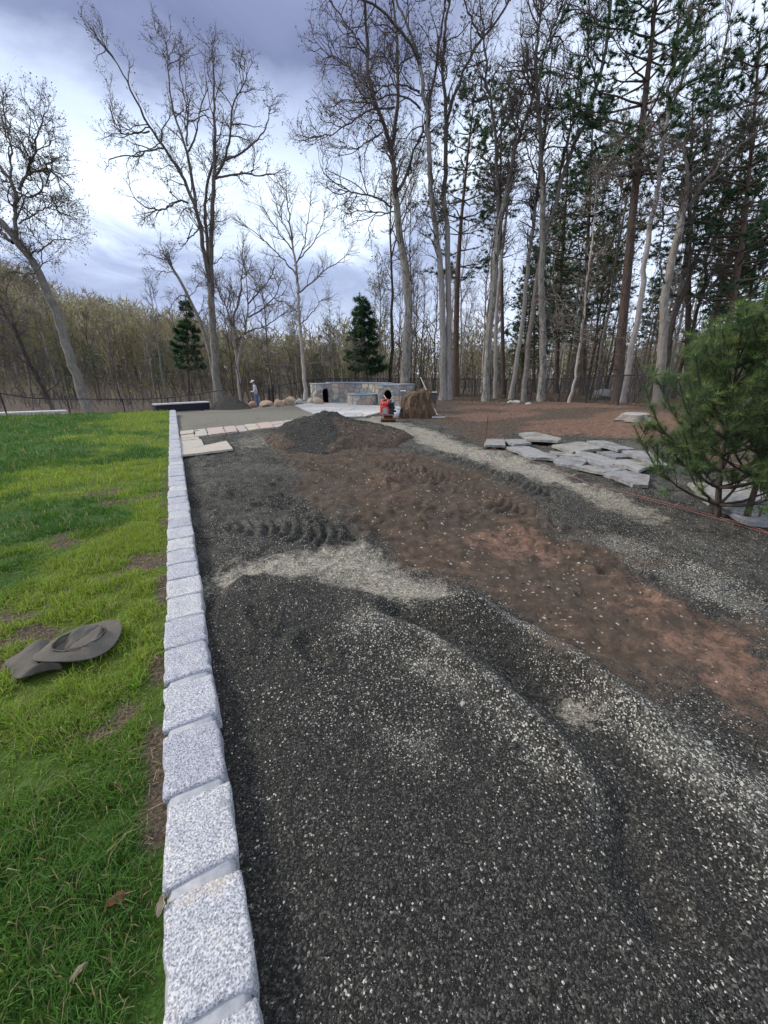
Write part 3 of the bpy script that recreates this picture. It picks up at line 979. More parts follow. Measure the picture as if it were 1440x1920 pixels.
def scatter_lawn(n, r0, r1, rng):
    """points spread over the part of the lawn that the camera and its neighbourhood can see"""
    r = np.sqrt(rng.uniform(r0 * r0, r1 * r1, n))
    a = np.radians(rng.uniform(-56 if r1 > 3 else -88, -24, n))
    x, y = w2(r * np.sin(a), r * np.cos(a))
    k = (x < KX0 - 0.004) & (y < lawn_edge(x) - 0.02) & (y > 0.0)
    return x[k], y[k]


def grass_field(J, n, r0, r1, hmul, wid, bent, rng, hard=1.0):
    x, y = scatter_lawn(n, r0, r1, rng)
    b = bare(x, y)
    clump = fbm(x, y, 5.5, 3, 91)
    k = rng.random(len(x)) > np.clip(b * 1.15 * hard, 0, 0.93)
    k &= np.hypot(x - HATC[0], (y - HATC[1]) * 0.9) > 0.24
    k &= rng.random(len(x)) < 0.30 + 1.4 * S(clump, 0.30, 0.62)
    x, y, b, clump = x[k], y[k], b[k], clump[k]
    N = len(x)
    h = hmul * (0.55 + 0.9 * rng.random(N)) * (0.55 + 0.9 * S(clump, 0.3, 0.7)) * (1 - 0.55 * b)
    h *= 1 - 0.5 * S(x, -0.40, -0.29)
    a = rng.uniform(0, 2 * np.pi, N)
    lean = rng.uniform(0.15, bent, N)
    dx, dy = np.cos(a), np.sin(a)
    z0 = z_lawn(x, y) - 0.006
    P0 = np.stack([x, y, z0], 1)
    P1 = P0 + np.stack([dx * lean * h * 0.45, dy * lean * h * 0.45, h * 0.62], 1)
    P2 = P0 + np.stack([dx * lean * h * 1.1, dy * lean * h * 1.1, h * (1.0 - 0.35 * lean * lean)], 1)
    w = wid * (0.7 + 0.6 * rng.random(N))
    s = np.stack([-dy + 0.6 * rng.normal(size=N), dx + 0.6 * rng.normal(size=N), 0 * x], 1)
    s /= np.linalg.norm(s, axis=1, keepdims=True)
    s *= w[:, None] / 2
    V = np.stack([P0 - s, P0 + s, P1 + s * 0.8, P1 - s * 0.8, P2], 1).reshape(-1, 3)
    q = np.arange(N)[:, None] * 5
    yl = yellowish(x, y) * 0.8 * (0.25 + 0.75 * S(y, 1.0, 2.4)) + 0.25 * rng.random(N)
    g0 = np.array([0.042, 0.122, 0.022])
    g1 = np.array([0.098, 0.200, 0.029])
    g2 = np.array([0.25, 0.33, 0.045])
    t1 = np.clip(yl * 1.5, 0, 1)[:, None]
    c = g0 * (1 - t1) + g1 * t1
    t2 = np.clip(yl * 1.6 - 0.65, 0, 1)[:, None]
    c = c * (1 - t2) + g2 * t2
    dry = (rng.random(N) < 0.09 + 0.25 * b)[:, None]
    c = np.where(dry, np.array([0.30, 0.235, 0.13]), c) * (0.75 + 0.5 * rng.random(N))[:, None]
    J.add(V, q + np.array([[0, 1, 2, 3]]), q + np.array([[3, 2, 4]]), col=np.repeat(c, 5, 0))


rng = np.random.default_rng(21)
J = Joined()
grass_field(J, 52000, 0.25, 2.3, 0.052, 0.0034, 1.2, rng)
grass_field(J, 46000, 2.3, 5.0, 0.050, 0.0046, 1.1, rng)
grass_field(J, 30000, 5.0, 10.0, 0.060, 0.0085, 1.0, rng)
grass_field(J, 26000, 10.0, 21.0, 0.066, 0.016, 0.9, rng, 0.5)
tag(J.obj('grass', M['grass']), kind='stuff')

# straw left from seeding, mostly where the grass is thin
J = Joined()
x, y = scatter_lawn(26000, 0.3, 6.5, rng)
k = rng.random(len(x)) < 0.04 + 0.75 * bare(x, y)
x, y = x[k], y[k]
N = len(x)
a = rng.uniform(0, np.pi, N)
L = 0.015 + 0.06 * rng.random(N) ** 2
z0 = z_lawn(x, y) + rng.uniform(0.004, 0.020, N)
P0 = np.stack([x, y, z0], 1)
P1 = P0 + np.stack([np.cos(a) * L, np.sin(a) * L, rng.normal(0, 0.12, N) * L], 1)
side = np.tile(np.array([[0.0, 0.0, 1.0]]), (N, 1)) + rng.normal(0, 0.4, (N, 3))
A_ = np.cross(P1 - P0, side)
A_ /= np.linalg.norm(A_, axis=1, keepdims=True)
A_ *= rng.uniform(0.0008, 0.0022, N)[:, None] / 2 * (1 + 0.15 * np.hypot(x, y))[:, None]
V = np.stack([P0 - A_, P0 + A_, P1 + A_, P1 - A_], 1).reshape(-1, 3)
c = np.array([0.34, 0.275, 0.18]) * (0.35 + 0.9 * rng.random(N))[:, None]
J.add(V, np.arange(N * 4).reshape(-1, 4), col=np.repeat(c, 4, 0))
tag(J.obj('straw', M['leaf']), kind='stuff')

# ------------------------------------------------------------------ loose stones on the bed
OCT = np.array([[1, 0, 0], [0, 1, 0], [-1, 0, 0], [0, -1, 0], [0, 0, 1], [0, 0, -1]], float)
OCF = np.array([[0, 1, 4], [1, 2, 4], [2, 3, 4], [3, 0, 4], [1, 0, 5], [2, 1, 5], [3, 2, 5], [0, 3, 5]])


def pebbles(J, x, y, z, s, col, rng, flat=0.55, sink=0.15):
    N = len(x)
    V = OCT[None] * (1 + rng.uniform(-0.35, 0.35, (N, 6, 1)))
    V = V + rng.uniform(-0.22, 0.22, (N, 6, 3))
    V = V * np.stack([rng.uniform(0.8, 1.5, N), rng.uniform(0.6, 1.0, N), rng.uniform(0.35, 0.35 + flat, N)], 1)[:, None, :]
    a = rng.uniform(0, 2 * np.pi, N)
    ti = rng.uniform(-0.5, 0.5, N)
    ca, sa, ct, st_ = np.cos(a), np.sin(a), np.cos(ti), np.sin(ti)
    X = V[:, :, 0] * ct[:, None] - V[:, :, 2] * st_[:, None]
    Z = V[:, :, 0] * st_[:, None] + V[:, :, 2] * ct[:, None]
    Xr = X * ca[:, None] - V[:, :, 1] * sa[:, None]
    Yr = X * sa[:, None] + V[:, :, 1] * ca[:, None]
    V = np.stack([Xr, Yr, Z], 2) * s[:, None, None]
    V += np.stack([x, y, z + s * (0.35 - sink)], 1)[:, None, :]
    J.add(V.reshape(-1, 3), (np.arange(N)[:, None, None] * 6 + OCF[None]).reshape(-1, 3), col=np.repeat(col, 6, 0))


def scatter_bed(n, r0, r1, rng, a0=-30, a1=49):
    r = np.sqrt(rng.uniform(r0 * r0, r1 * r1, n))
    a = np.radians(rng.uniform(a0, a1, n))
    x, y = w2(r * np.sin(a), r * np.cos(a))
    k = x > KX1 + 0.004
    return x[k], y[k]


def stone_cols(N, lite, rng):
    g = np.where(rng.random(N) < 0.16, rng.uniform(0.07, 0.15, N), rng.uniform(0.014, 0.060, N))
    c = g[:, None] * np.array([1.0, 0.97, 0.87])
    p = rng.uniform(0.14, 0.46, N)[:, None] * np.array([1.0, 0.96, 0.85])
    return np.where((rng.random(N) < lite)[:, None], p, c)


rng = np.random.default_rng(31)
J = Joined()
for n, r0, r1, s0, s1, mx in ((60000, 0.30, 1.35, 0.0014, 0.0036, 1.0), (54000, 1.25, 2.9, 0.0018, 0.0050, 1.0), (22000, 2.6, 6.0, 0.003, 0.0075, 1.5)):
    x, y = scatter_bed(n, r0, r1, rng, -30 if r0 > 1.3 else -60, 49 if r0 > 1.3 else 80)
    k = y > -0.2
    x, y = x[k], y[k]
    m1, m2 = bed_masks(x, y)
    soilish = np.maximum(np.maximum(m1[:, 0], m2[:, 2]), m1[:, 1] * 0.1)
    k = rng.random(len(x)) > soilish * 0.92
    # swept patches of fine stone dust carry few loose stones
    fines = S(fbm(x, y, 1.7, 3, 170), 0.50, 0.62) * S(np.hypot(x, y), 0.8, 1.5)
    k &= rng.random(len(x)) > 0.85 * fines
    x, y, m1, m2 = x[k], y[k], m1[k], m2[k]
    lite = np.clip(0.70 * m1[:, 2] ** 1.7 * (1.0 if mx == 1 else 0.8), 0.02, 0.6)
    lite = np.maximum(lite, m1[:, 1] * 0.85)
    s = s0 + (s1 - s0) * rng.random(len(x)) ** 2
    c = stone_cols(len(x), lite, rng)
    pebbles(J, x, y, z_bed(x, y) + 0.006, s, c, rng)
# coarser stones, along the ridges and the right-hand side
x, y = scatter_bed(14000, 0.5, 7.5, rng)
m1, m2 = bed_masks(x, y)
u, d = ud(x, y)
k = rng.random(len(x)) < 0.03 + 0.30 * S(m1[:, 2], 0.3, 0.8) + 0.16 * S(u, 0.7, 1.6) * (d > 0.9) * (d < 4)
x, y, m1 = x[k], y[k], m1[k]
s = 0.0045 + 0.010 * rng.random(len(x)) ** 3.0
pebbles(J, x, y, z_bed(x, y) + 0.006, s, stone_cols(len(x), np.full(len(x), 0.15), rng), rng)
tag(J.obj('gravel', M['pebble']), kind='stuff')

# ------------------------------------------------------------------ granite kerb
def block_mesh(name, seed, mat, half, rad=0.009, rough=0.007):
    """a split stone block with worn edges"""
    r = np.random.default_rng(seed)
    tt = np.array([-1, -0.88, -0.55, -0.18, 0.18, 0.55, 0.88, 1.0])
    n = len(tt)
    Vs, Fs, k = [], [], 0
    for ax in range(3):
        for sg in (-1, 1):
            a, b = np.meshgrid(tt, tt, indexing='ij')
            p = np.zeros((n, n, 3))
            p[..., ax] = sg
            p[..., (ax + 1) % 3] = a
            p[..., (ax + 2) % 3] = b
            i = np.arange(n - 1)[:, None] * n + np.arange(n - 1)[None]
            q = np.stack([i, i + n, i + n + 1, i + 1], -1).reshape(-1, 4)
            Fs.append((q if sg > 0 else q[:, ::-1]) + k)
            Vs.append(p.reshape(-1, 3))
            k += n * n
    V = np.concatenate(Vs) * np.array(half)
    sk = r.uniform(-0.05, 0.05)
    inner = np.clip(V, -(np.array(half) - rad), np.array(half) - rad)
    dd = V - inner
    L = np.linalg.norm(dd, axis=1, keepdims=True)
    V = inner + dd / np.maximum(L, 1e-6) * np.minimum(L, rad)
    o = r.uniform(0, 50, 3)
    nx = fbm(V[:, 1] + o[0], V[:, 2] + o[1], 11, 3, seed) - 0.5
    ny = fbm(V[:, 0] + o[1], V[:, 2] + o[2], 11, 3, seed + 5) - 0.5
    nz = fbm(V[:, 0] + o[2], V[:, 1] + o[0], 13, 3, seed + 9) - 0.5
    # chips knocked off the upper arrises
    arr = np.exp(-((np.abs(V[:, 0]) - half[0]) / 0.03) ** 2) * S(V[:, 2], half[2] * 0.5, half[2])
    chip = S(fbm(V[:, 1] + o[0] + np.sign(V[:, 0]) * 3, V[:, 1] * 0.3 + o[1], 16, 2, seed + 3), 0.56, 0.74) * arr
    V = V + np.stack([nx * rough * 2.8 - np.sign(V[:, 0]) * chip * 0.012, ny * rough * 3.0, nz * rough * 1.6 - chip * 0.005], 1)
    V[:, 1] += V[:, 0] * sk
    bm = bmesh.new()
    vs = [bm.verts.new(v) for v in V]
    for f in np.concatenate(Fs):
        bm.faces.new([vs[j] for j in f])
    bmesh.ops.remove_doubles(bm, verts=bm.verts, dist=0.0006)
    bmesh.ops.recalc_face_normals(bm, faces=bm.faces)
    me = bpy.data.meshes.new(name)
    bm.to_mesh(me)
    bm.free()
    for p in me.polygons:
        p.use_smooth = True
    me.materials.append(mat)
    return me


KW = KX1 - KX0
kerb = tag(empty('granite_kerb', (0.5 * (KX0 + KX1), 0, 0)), 'long straight kerb of pale grey granite blocks between the lawn and the gravel', 'kerb')
bmeshes = [block_mesh('kerb_block', 100 + k, M['granite'], (KW / 2 - 0.004, 0.143, 0.14)) for k in range(9)]
random.seed(4)
y0 = 0.688 - 0.325 * 3
gaps = []
while y0 < KEND - 0.2:
    ln = 0.286 * random.uniform(0.93, 1.05)
    o = link(bpy.data.objects.new('kerb_block', random.choice(bmeshes)), kerb)
    o.location = (random.uniform(-0.005, 0.005), y0 + ln / 2, -0.04 + random.uniform(-0.005, 0.004))
    o.scale = (random.choice((1, -1)) * random.uniform(0.97, 1.02), ln / 0.286, 1)
    o.rotation_euler = (random.uniform(-0.012, 0.012), random.uniform(-0.012, 0.012), random.uniform(-0.02, 0.02))
    y0 += ln + random.uniform(0.022, 0.044) * (1 if y0 < 1.6 else 0.42)
bm = bmesh.new()
nseg = 160
yy = np.linspace(-0.4, KEND - 0.1, nseg)
prof = [(-KW / 2 + 0.020, -0.2), (-KW / 2 + 0.020, 0.072), (-KW / 2 + 0.034, 0.091), (KW / 2 - 0.040, 0.091), (KW / 2 - 0.024, 0.072), (KW / 2 - 0.024, -0.2)]
rows = []
for q, yv in enumerate(yy):
    rows.append([bm.verts.new((px_ + random.uniform(-0.004, 0.004), yv, pz + random.uniform(-0.002, 0.002))) for px_, pz in prof])
for a_, b_ in zip(rows, rows[1:]):
    for i in range(len(prof) - 1):
        bm.faces.new((a_[i], a_[i + 1], b_[i + 1], b_[i]))
bm.faces.new(rows[0])
bm.faces.new(rows[-1][::-1])
bmesh.ops.recalc_face_normals(bm, faces=bm.faces)
bm_obj('mortar', bm, M['mortar'], kerb, True)


# ------------------------------------------------------------------ loose bluestone slabs
def rough_outline(pts, step, amp, rnd):
    out = []
    n = len(pts)
    for i in range(n):
        a, b = np.array(pts[i][:2]), np.array(pts[(i + 1) % n][:2])
        L = np.linalg.norm(b - a)
        k = max(1, int(L / step))
        nrm = np.array([-(b - a)[1], (b - a)[0]]) / (L + 1e-9)
        for j in range(k):
            p = a + (b - a) * j / k
            if j:
                p = p + nrm * rnd.uniform(-amp, amp)
            out.append(p)
    return out


def slab(name, px, ztop, thick, mat, tilt=(0, 0), rnd=random, amp=0.022, parent=None, pts=None, relief=0.0):
    """a flagstone whose top outline is given in the photograph (or on the plan)"""
    P = pts if pts is not None else [hit(a, b) for a, b in px]
    if pts is None:
        P = []
        for a, b in px:
            h = hit(a, b)
            P.append(gp(a, b, h[2] + ztop))
    P = np.array([(p[0], p[1]) for p in P])
    c = P.mean(0)
    zc = float(z_land(c[0], c[1]))
    out = rough_outline(P - c, 0.11, amp, rnd)
    bm = bmesh.new()
    zt = [ztop + tilt[0] * p[0] + tilt[1] * p[1] + rnd.uniform(-0.007, 0.007) for p in out]
    add_prism(bm, out, [v - thick for v in zt], zt, bev=min(0.008, thick * 0.2))
    o = bm_obj(name, bm, mat, parent)
    o.location = (c[0], c[1], zc)
    return o


random.seed(12)
Z3 = lambda pts: [(840 + a / 3.4286, 680 + b / 3.4286) for a, b in pts]
SLABS = [
    ([(240, 490), (358, 488), (370, 530), (238, 527)], 0.07, 'small square grey slab leaning at the rusty rod, leftmost of the loose slabs'),
    ([(362, 490), (470, 487), (537, 515), (420, 530)], 0.08, 'grey slab just right of the small square slab by the rod'),
    ([(375, 545), (520, 541), (706, 600), (690, 612), (527, 601)], 0.07, 'long narrow pale slab nearest the tan gravel strip with its broken left end'),
    ([(455, 452), (560, 447), (732, 482), (705, 500), (505, 484)], 0.13, 'dark nearly black slab with rough edges lying at the back of the slabs'),
    ([(668, 522), (860, 500), (988, 548), (800, 572)], 0.10, 'large pale square slab in the middle of the loose slabs'),
    ([(893, 495), (1005, 482), (1203, 546), (1090, 562)], 0.12, 'blue grey slab raised at the back right of the loose slabs'),
    ([(655, 568), (760, 572), (885, 600), (870, 606), (700, 592)], 0.05, 'thin pale slab half under the large square slab'),
    ([(815, 572), (905, 577), (1112, 628), (1060, 646), (880, 606)], 0.085, 'long brown streaked slab in front of the large square slab'),
    ([(955, 570), (1060, 561), (1195, 601), (1080, 606)], 0.075, 'pale slab tucked between the brown streaked slab and the blue grey slab'),
    ([(1118, 560), (1290, 553), (1420, 650), (1330, 650)], 0.12, 'dark edged slab half hidden behind the young pine branches'),
    ([(678, 622), (720, 600), (862, 608), (892, 637), (840, 668), (700, 642)], 0.05, 'broad flat slab at the left front of the slabs beside the red string'),
    ([(893, 622), (1000, 636), (1152, 686), (1060, 692)], 0.065, 'narrow slab with a dark gap at its left end'),
    ([(1085, 618), (1200, 612), (1310, 652), (1230, 692), (1065, 645)], 0.075, 'pale wide slab on the right beside the young pine'),
    ([(828, 672), (900, 652), (1072, 692), (1000, 708)], 0.045, 'low slab lying flat below the dark gap'),
    ([(1000, 710), (1130, 690), (1300, 722), (1290, 782), (1190, 777)], 0.05, 'large flat slab with a pale cleft face at the near right end'),
]
for pts, zt, lab in SLABS:
    o = slab('flagstone_slab', Z3(pts), zt + 0.02, 0.055, M['slab'], (random.uniform(-0.03, 0.03), random.uniform(-0.03, 0.03)))
    tag(o, lab, 'stone slab', 'loose bluestone slabs')
o = slab('flagstone_slab', [(1290, 905), (1400, 900), (1470, 935), (1330, 945)], 0.06, 0.05, M['slab'])
tag(o, 'pale slab seen beneath the young pine branches, left of the thin trunks', 'stone slab', 'loose bluestone slabs')
o = slab('flagstone_slab', [(1352, 950), (1500, 945), (1530, 985), (1405, 975)], 0.13, 0.06, M['slab'])
tag(o, 'pale thick slab behind the two young pine trunks at the right edge', 'stone slab', 'loose bluestone slabs')

Z2 = lambda pts: [(280 + a / 4.8, 680 + b / 4.8) for a, b in pts]
for pts, zt, lab in (([(270, 668), (435, 662), (452, 686), (272, 700)], 0.045, 'narrow tan slab against the kerb, farthest of the slabs by the kerb'),
                     ([(272, 706), (466, 688), (498, 752), (280, 782)], 0.055, 'square tan slab against the kerb in the middle of three'),
                     ([(284, 784), (692, 702), (752, 775), (290, 832)], 0.06, 'large long tan slab on dark gravel, nearest of the slabs by the kerb')):
    o = slab('flagstone_slab', Z2(pts), zt, 0.04, M['path_stone'], amp=0.006)
    tag(o, lab, 'stone slab', 'tan slabs against the kerb')

# the stone path that crosses the site
path = tag(empty('stone_path', hit(470, 806)), 'narrow path of warm tan flagstones crossing the site from the kerb', 'path')
A0, A1 = hit(337, 812.5), hit(580, 786.5)
B0, B1 = hit(338, 826.0), hit(592, 794.5)
t0 = 0.0
random.seed(3)
while t0 < 0.985:
    t1 = min(1.0, t0 + random.uniform(0.07, 0.14))
    if t1 > 0.94:
        t1 = 1.0
    m = random.choice((1.0, 1.0, 0.55))
    g = 0.004
    sp = random.uniform(-0.02, 0.02)
    L = lambda p, q, t: np.array(p) + (np.array(q) - np.array(p)) * t
    quads = [[L(A0, A1, t0 + g), L(A0, A1, t1 - g), L(B0, B1, t1 - g), L(B0, B1, t0 + g)]]
    if m < 1:
        a, b, c, d_ = quads[0]
        quads = [[a, b, L(b, c, m - 0.03), L(a, d_, m - 0.03)], [L(a, d_, m + 0.03), L(b, c, m + 0.03), c, d_]]
    for qd in quads:
        o = slab('flagstone', None, 0.055 + random.uniform(-0.006, 0.008), 0.09, M['path_stone'], pts=qd, amp=0.02)
        o.parent = path
        o.location = Vector(o.location) - path.location
    t0 = t1


# ------------------------------------------------------------------ polygons for stonework
def clip_half(poly, n, c):
    out = []
    m = len(poly)
    for i in range(m):
        a, b = poly[i], poly[(i + 1) % m]
        da, db = a @ n - c, b @ n - c
        if da <= 0:
            out.append(a)
        if da * db < 0:
            out.append(a + (b - a) * (da / (da - db)))
    return out


def cells(outline, seeds, gap):
    """a mosaic of stones inside a convex outline"""
    O = [np.array(p, float) for p in outline]
    res = []
    S_ = [np.array(s, float) for s in seeds]
    for i, s in enumerate(S_):
        poly = list(O)
        for j, q in enumerate(S_):
            if i == j or not poly:
                continue
            n = q - s
            L = np.linalg.norm(n)
            n = n / L
            poly = clip_half(poly, n, n @ ((s + q) / 2) - gap / 2)
        if len(poly) >= 3:
            res.append(poly)
    return res


def jitter_seeds(L, H, size, rnd, jit=0.42):
    out = []
    ny = max(1, round(H / size))
    for j in range(ny):
        nx = max(1, round(L / (size * rnd.uniform(0.85, 1.5))))
        for i in range(nx):
            out.append(((i + 0.5 + rnd.uniform(-jit, jit)) * L / nx, (j + 0.5 + rnd.uniform(-jit, jit)) * H / ny))
    return out


def facing_stone(poly, mapf, parent, mat, out0=-0.02, out1=0.03, inset=0.014, rnd=random):
    """one veneer stone: poly in (s, z) on a face, mapf(s, z, out) -> xyz"""
    P = np.array(poly)
    c = P.mean(0)
    # chip the corners so that no two stones share an outline
    Q = []
    for i in range(len(P)):
        a, b = P[i], P[(i + 1) % len(P)]
        Q.append(a + (c - a) * rnd.uniform(0.0, 0.10))
        if np.linalg.norm(b - a) > 0.16:
            Q.append((a + b) / 2 + (c - (a + b) / 2) * rnd.uniform(0.0, 0.07))
    Q = np.array(Q)
    if len(Q) < 3:
        return None
    o1 = out1 + rnd.uniform(-0.012, 0.014)
    cen = Vector(mapf(c[0], c[1], 0))
    bm = bmesh.new()
    back = [bm.verts.new(Vector(mapf(p[0], p[1], out0)) - cen) for p in Q]
    mid = [bm.verts.new(Vector(mapf(p[0], p[1], o1 - inset)) - cen) for p in Q]
    fr = []
    for p in Q:
        v = p + (c - p) * min(0.5, inset * 1.3 / (np.linalg.norm(c - p) + 1e-6))
        fr.append(bm.verts.new(Vector(mapf(v[0], v[1], o1 + rnd.uniform(-0.004, 0.004))) - cen))
    m = len(Q)
    for i in range(m):
        j = (i + 1) % m
        bm.faces.new((back[i], back[j], mid[j], mid[i]))
        bm.faces.new((mid[i], mid[j], fr[j], fr[i]))
    bm.faces.new(fr)
    bmesh.ops.recalc_face_normals(bm, faces=bm.faces)
    o = bm_obj('stone', bm, mat, parent)
    o.location = cen
    return o


def U(u, d, z=0.0):
    x, y = w2(u, d)
    return np.array([x, y, z])


def face_map(A, B, z0):
    A, B = np.array(A, float), np.array(B, float)
    e = (B - A) / np.linalg.norm(B - A)
    n = np.array([e[1], -e[0]])          # outward when A -> B runs left to right seen from outside

    def f(s, z, o):
        p = A + e * s + n * o
        return (p[0], p[1], z0 + z)
    return f, float(np.linalg.norm(B - A))


# ------------------------------------------------------------------ the outdoor stone wall with two arched pillars
random.seed(8)
WZ = 0.03
wall = tag(empty('stone_wall'), 'curved fieldstone garden wall with two arched end pillars and a slate cap', 'stone wall')


def arch_outline(s0, s1, h, spring, n=9):
    c, r = (s0 + s1) / 2, (s1 - s0) / 2
    pts = [(s0, 0.0)] + [(c - r * math.cos(math.pi * k / n), spring + (h - spring) * math.sin(math.pi * k / n)) for k in range(n + 1)] + [(s1, 0.0)]
    return pts


def pillar(FA, FB, depth_vec, H, arch, parent, size=0.27):
    """an upright block with an arched opening in its front face"""
    FA, FB, dv = np.array(FA), np.array(FB), np.array(depth_vec)
    fm, L = face_map(FA, FB, WZ)
    s0, s1, ah, sp = arch
    out = [(0, 0)] + arch_outline(s0, s1, ah, sp) + [(L, 0), (L, H), (0, H)]
    e = (FB - FA) / L

    def P(s, z, back):
        p = FA + e * s + dv * back
        return (p[0], p[1], WZ + z)
    bm = bmesh.new()
    f0 = [bm.verts.new(P(s, z, 0)) for s, z in out]
    f1 = [bm.verts.new(P(s, z, 0.62)) for s, z in out]
    m = len(out)
    bm.faces.new(f0)
    bm.faces.new(f1[::-1])
    for i in range(m):
        j = (i + 1) % m
        bm.faces.new((f0[i], f1[i], f1[j], f0[j]))
    rest = [P(0, 0, 0.62), P(L, 0, 0.62), P(L, 0, 1), P(0, 0, 1)]
    lo = [bm.verts.new(p) for p in rest]
    hi = [bm.verts.new((p[0], p[1], WZ + H)) for p in rest]
    for i in range(4):
        j = (i + 1) % 4
        bm.faces.new((lo[i], lo[j], hi[j], hi[i]))
    bm.faces.new(hi)
    bmesh.ops.recalc_face_normals(bm, faces=bm.faces)
    bm_obj('pillar_core', bm, M['joint'], parent)
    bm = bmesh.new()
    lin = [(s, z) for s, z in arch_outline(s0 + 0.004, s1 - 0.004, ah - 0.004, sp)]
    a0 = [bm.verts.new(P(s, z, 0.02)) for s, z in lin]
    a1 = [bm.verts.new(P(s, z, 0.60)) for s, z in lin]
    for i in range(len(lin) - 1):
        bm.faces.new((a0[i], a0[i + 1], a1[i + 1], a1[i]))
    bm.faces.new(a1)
    bm_obj('arch_lining', bm, M['near_black'], parent)  # near-black sheet over the sides and back of the opening
    # stones round the arch, then the field, then the sides
    ring = 0.15
    c, rr_ = (s0 + s1) / 2, (s1 - s0) / 2
    na_ = 7
    for k in range(na_):
        q = []
        for kk, rad in ((k + 0.04, rr_ + 0.005), (k + 0.96, rr_ + 0.005), (k + 0.96, rr_ + ring), (k + 0.04, rr_ + ring)):
            a = math.pi * kk / na_
            q.append(np.array((c - rad * math.cos(a), sp + (rad * (ah - sp) / rr_ if rad < rr_ + 0.01 else (ah - sp) + ring) * math.sin(a))))
        q = [np.array((min(max(p[0], 0.0), L), min(p[1], H - 0.01))) for p in q]
        facing_stone(q, fm, parent, M['wall_stone'], out1=0.05)
    for sa, sb in ((max(0.0, s0 - ring), s0 - 0.004), (s1 + 0.004, min(L, s1 + ring))):
        zz = 0.0
        while zz < sp - 0.02:
            z2 = min(sp, zz + random.uniform(0.16, 0.26))
            facing_stone([np.array((sa, zz + 0.006)), np.array((sb, zz + 0.006)), np.array((sb, z2 - 0.006)), np.array((sa, z2 - 0.006))], fm, parent, M['wall_stone'], out1=0.05)
            zz = z2
    seeds = jitter_seeds(L, H, size, random)
    for poly in cells([(0, 0), (L, 0), (L, H), (0, H)], seeds, 0.016):
        cc = np.mean(poly, 0)
        inside = (s0 - 0.09 < cc[0] < s1 + 0.09 and cc[1] < sp) or math.hypot(cc[0] - c, (cc[1] - sp)) < rr_ + ring - 0.03
        bad = any(s0 < p[0] < s1 and p[1] < sp + 0.8 * (ah - sp) for p in poly)
        if not inside and not bad:
            facing_stone(poly, fm, parent, M['wall_stone'])
    for A_, B_ in ((FB, FB + dv), (FA + dv, FA)):
        f2, L2 = face_map(A_, B_, WZ)
        for poly in cells([(0, 0), (L2, 0), (L2, H), (0, H)], jitter_seeds(L2, H, size, random), 0.016):
            facing_stone(poly, f2, parent, M['wall_stone'])
    # slate cap
    bm = bmesh.new()
    n_ = np.array([e[1], -e[0]])
    ov = 0.05
    dn = dv / np.linalg.norm(dv)
    q = [FA - e * ov - dn * ov, FB + e * ov - dn * ov, FB + e * ov + dv + dn * ov, FA - e * ov + dv + dn * ov]
    add_prism(bm, [(p[0], p[1]) for p in q], WZ + H, WZ + H + 0.06, bev=0.01)
    bm_obj('cap', bm, M['cap'], parent)


U2 = lambda u, d: U(u, d)[:2]
pillar(U2(-0.30, 20.35), U2(0.78, 20.0), U2(0.80, 1.35) - U2(0, 0), 1.0, (0.30, 0.72, 0.78, 0.52), wall)
pillar(U2(-3.62, 21.75), U2(-2.90, 22.40), U2(-0.45, 0.70) - U2(0, 0), 1.0, (0.33, 0.72, 0.80, 0.58), wall)
# the curved wall between them
bez = [np.array((-3.05, 22.35)), np.array((-1.6, 23.15)), np.array((0.15, 21.35))]
cur = np.array([(1 - t) ** 2 * bez[0] + 2 * t * (1 - t) * bez[1] + t * t * bez[2] for t in np.linspace(0, 1, 33)])
arc_ = np.concatenate([[0], np.cumsum(np.linalg.norm(np.diff(cur, axis=0), axis=1))])
WL = arc_[-1]


def curve_map(s, z, o):
    s = min(max(s, 0), WL)
    u_, d_ = np.interp(s, arc_, cur[:, 0]), np.interp(s, arc_, cur[:, 1])
    u2, d2 = np.interp(min(s + 0.05, WL), arc_, cur[:, 0]), np.interp(min(s + 0.05, WL), arc_, cur[:, 1])
    u1, d1 = np.interp(max(s - 0.05, 0), arc_, cur[:, 0]), np.interp(max(s - 0.05, 0), arc_, cur[:, 1])
    tx, ty = u2 - u1, d2 - d1
    L = math.hypot(tx, ty)
    n = (ty / L, -tx / L)
    p = U(u_ + n[0] * o, d_ + n[1] * o)
    return (p[0], p[1], WZ + z)


bm = bmesh.new()
WH = 1.05
prof = [(0, 0), (0, WH), (-0.4, WH), (-0.4, 0)]
rows = [[bm.verts.new(curve_map(s, z, o)) for o, z in prof] for s in np.linspace(0, WL, 25)]
for a, b in zip(rows, rows[1:]):
    for i in range(3):
        bm.faces.new((a[i], a[i + 1], b[i + 1], b[i]))
bm.faces.new(rows[0])
bm.faces.new(rows[-1][::-1])
bmesh.ops.recalc_face_normals(bm, faces=bm.faces)
bm_obj('wall_core', bm, M['joint'], wall)
for poly in cells([(0, 0), (WL, 0), (WL, WH), (0, WH)], jitter_seeds(WL, WH, 0.30, random), 0.018):
    facing_stone(poly, curve_map, wall, M['wall_stone'])
bm = bmesh.new()
prof = [(0.06, WH), (0.06, WH + 0.06), (-0.46, WH + 0.06), (-0.46, WH)]
rows = [[bm.verts.new(curve_map(s, z, o)) for o, z in prof] for s in np.linspace(0, WL, 25)]
for a, b in zip(rows, rows[1:]):
    for i in range(4):
        bm.faces.new((a[i], a[(i + 1) % 4], b[(i + 1) % 4], b[i]))
bm.faces.new(rows[0])
bm.faces.new(rows[-1][::-1])
bmesh.ops.recalc_face_normals(bm, faces=bm.faces)
bm_obj('cap', bm, M['cap'], wall)

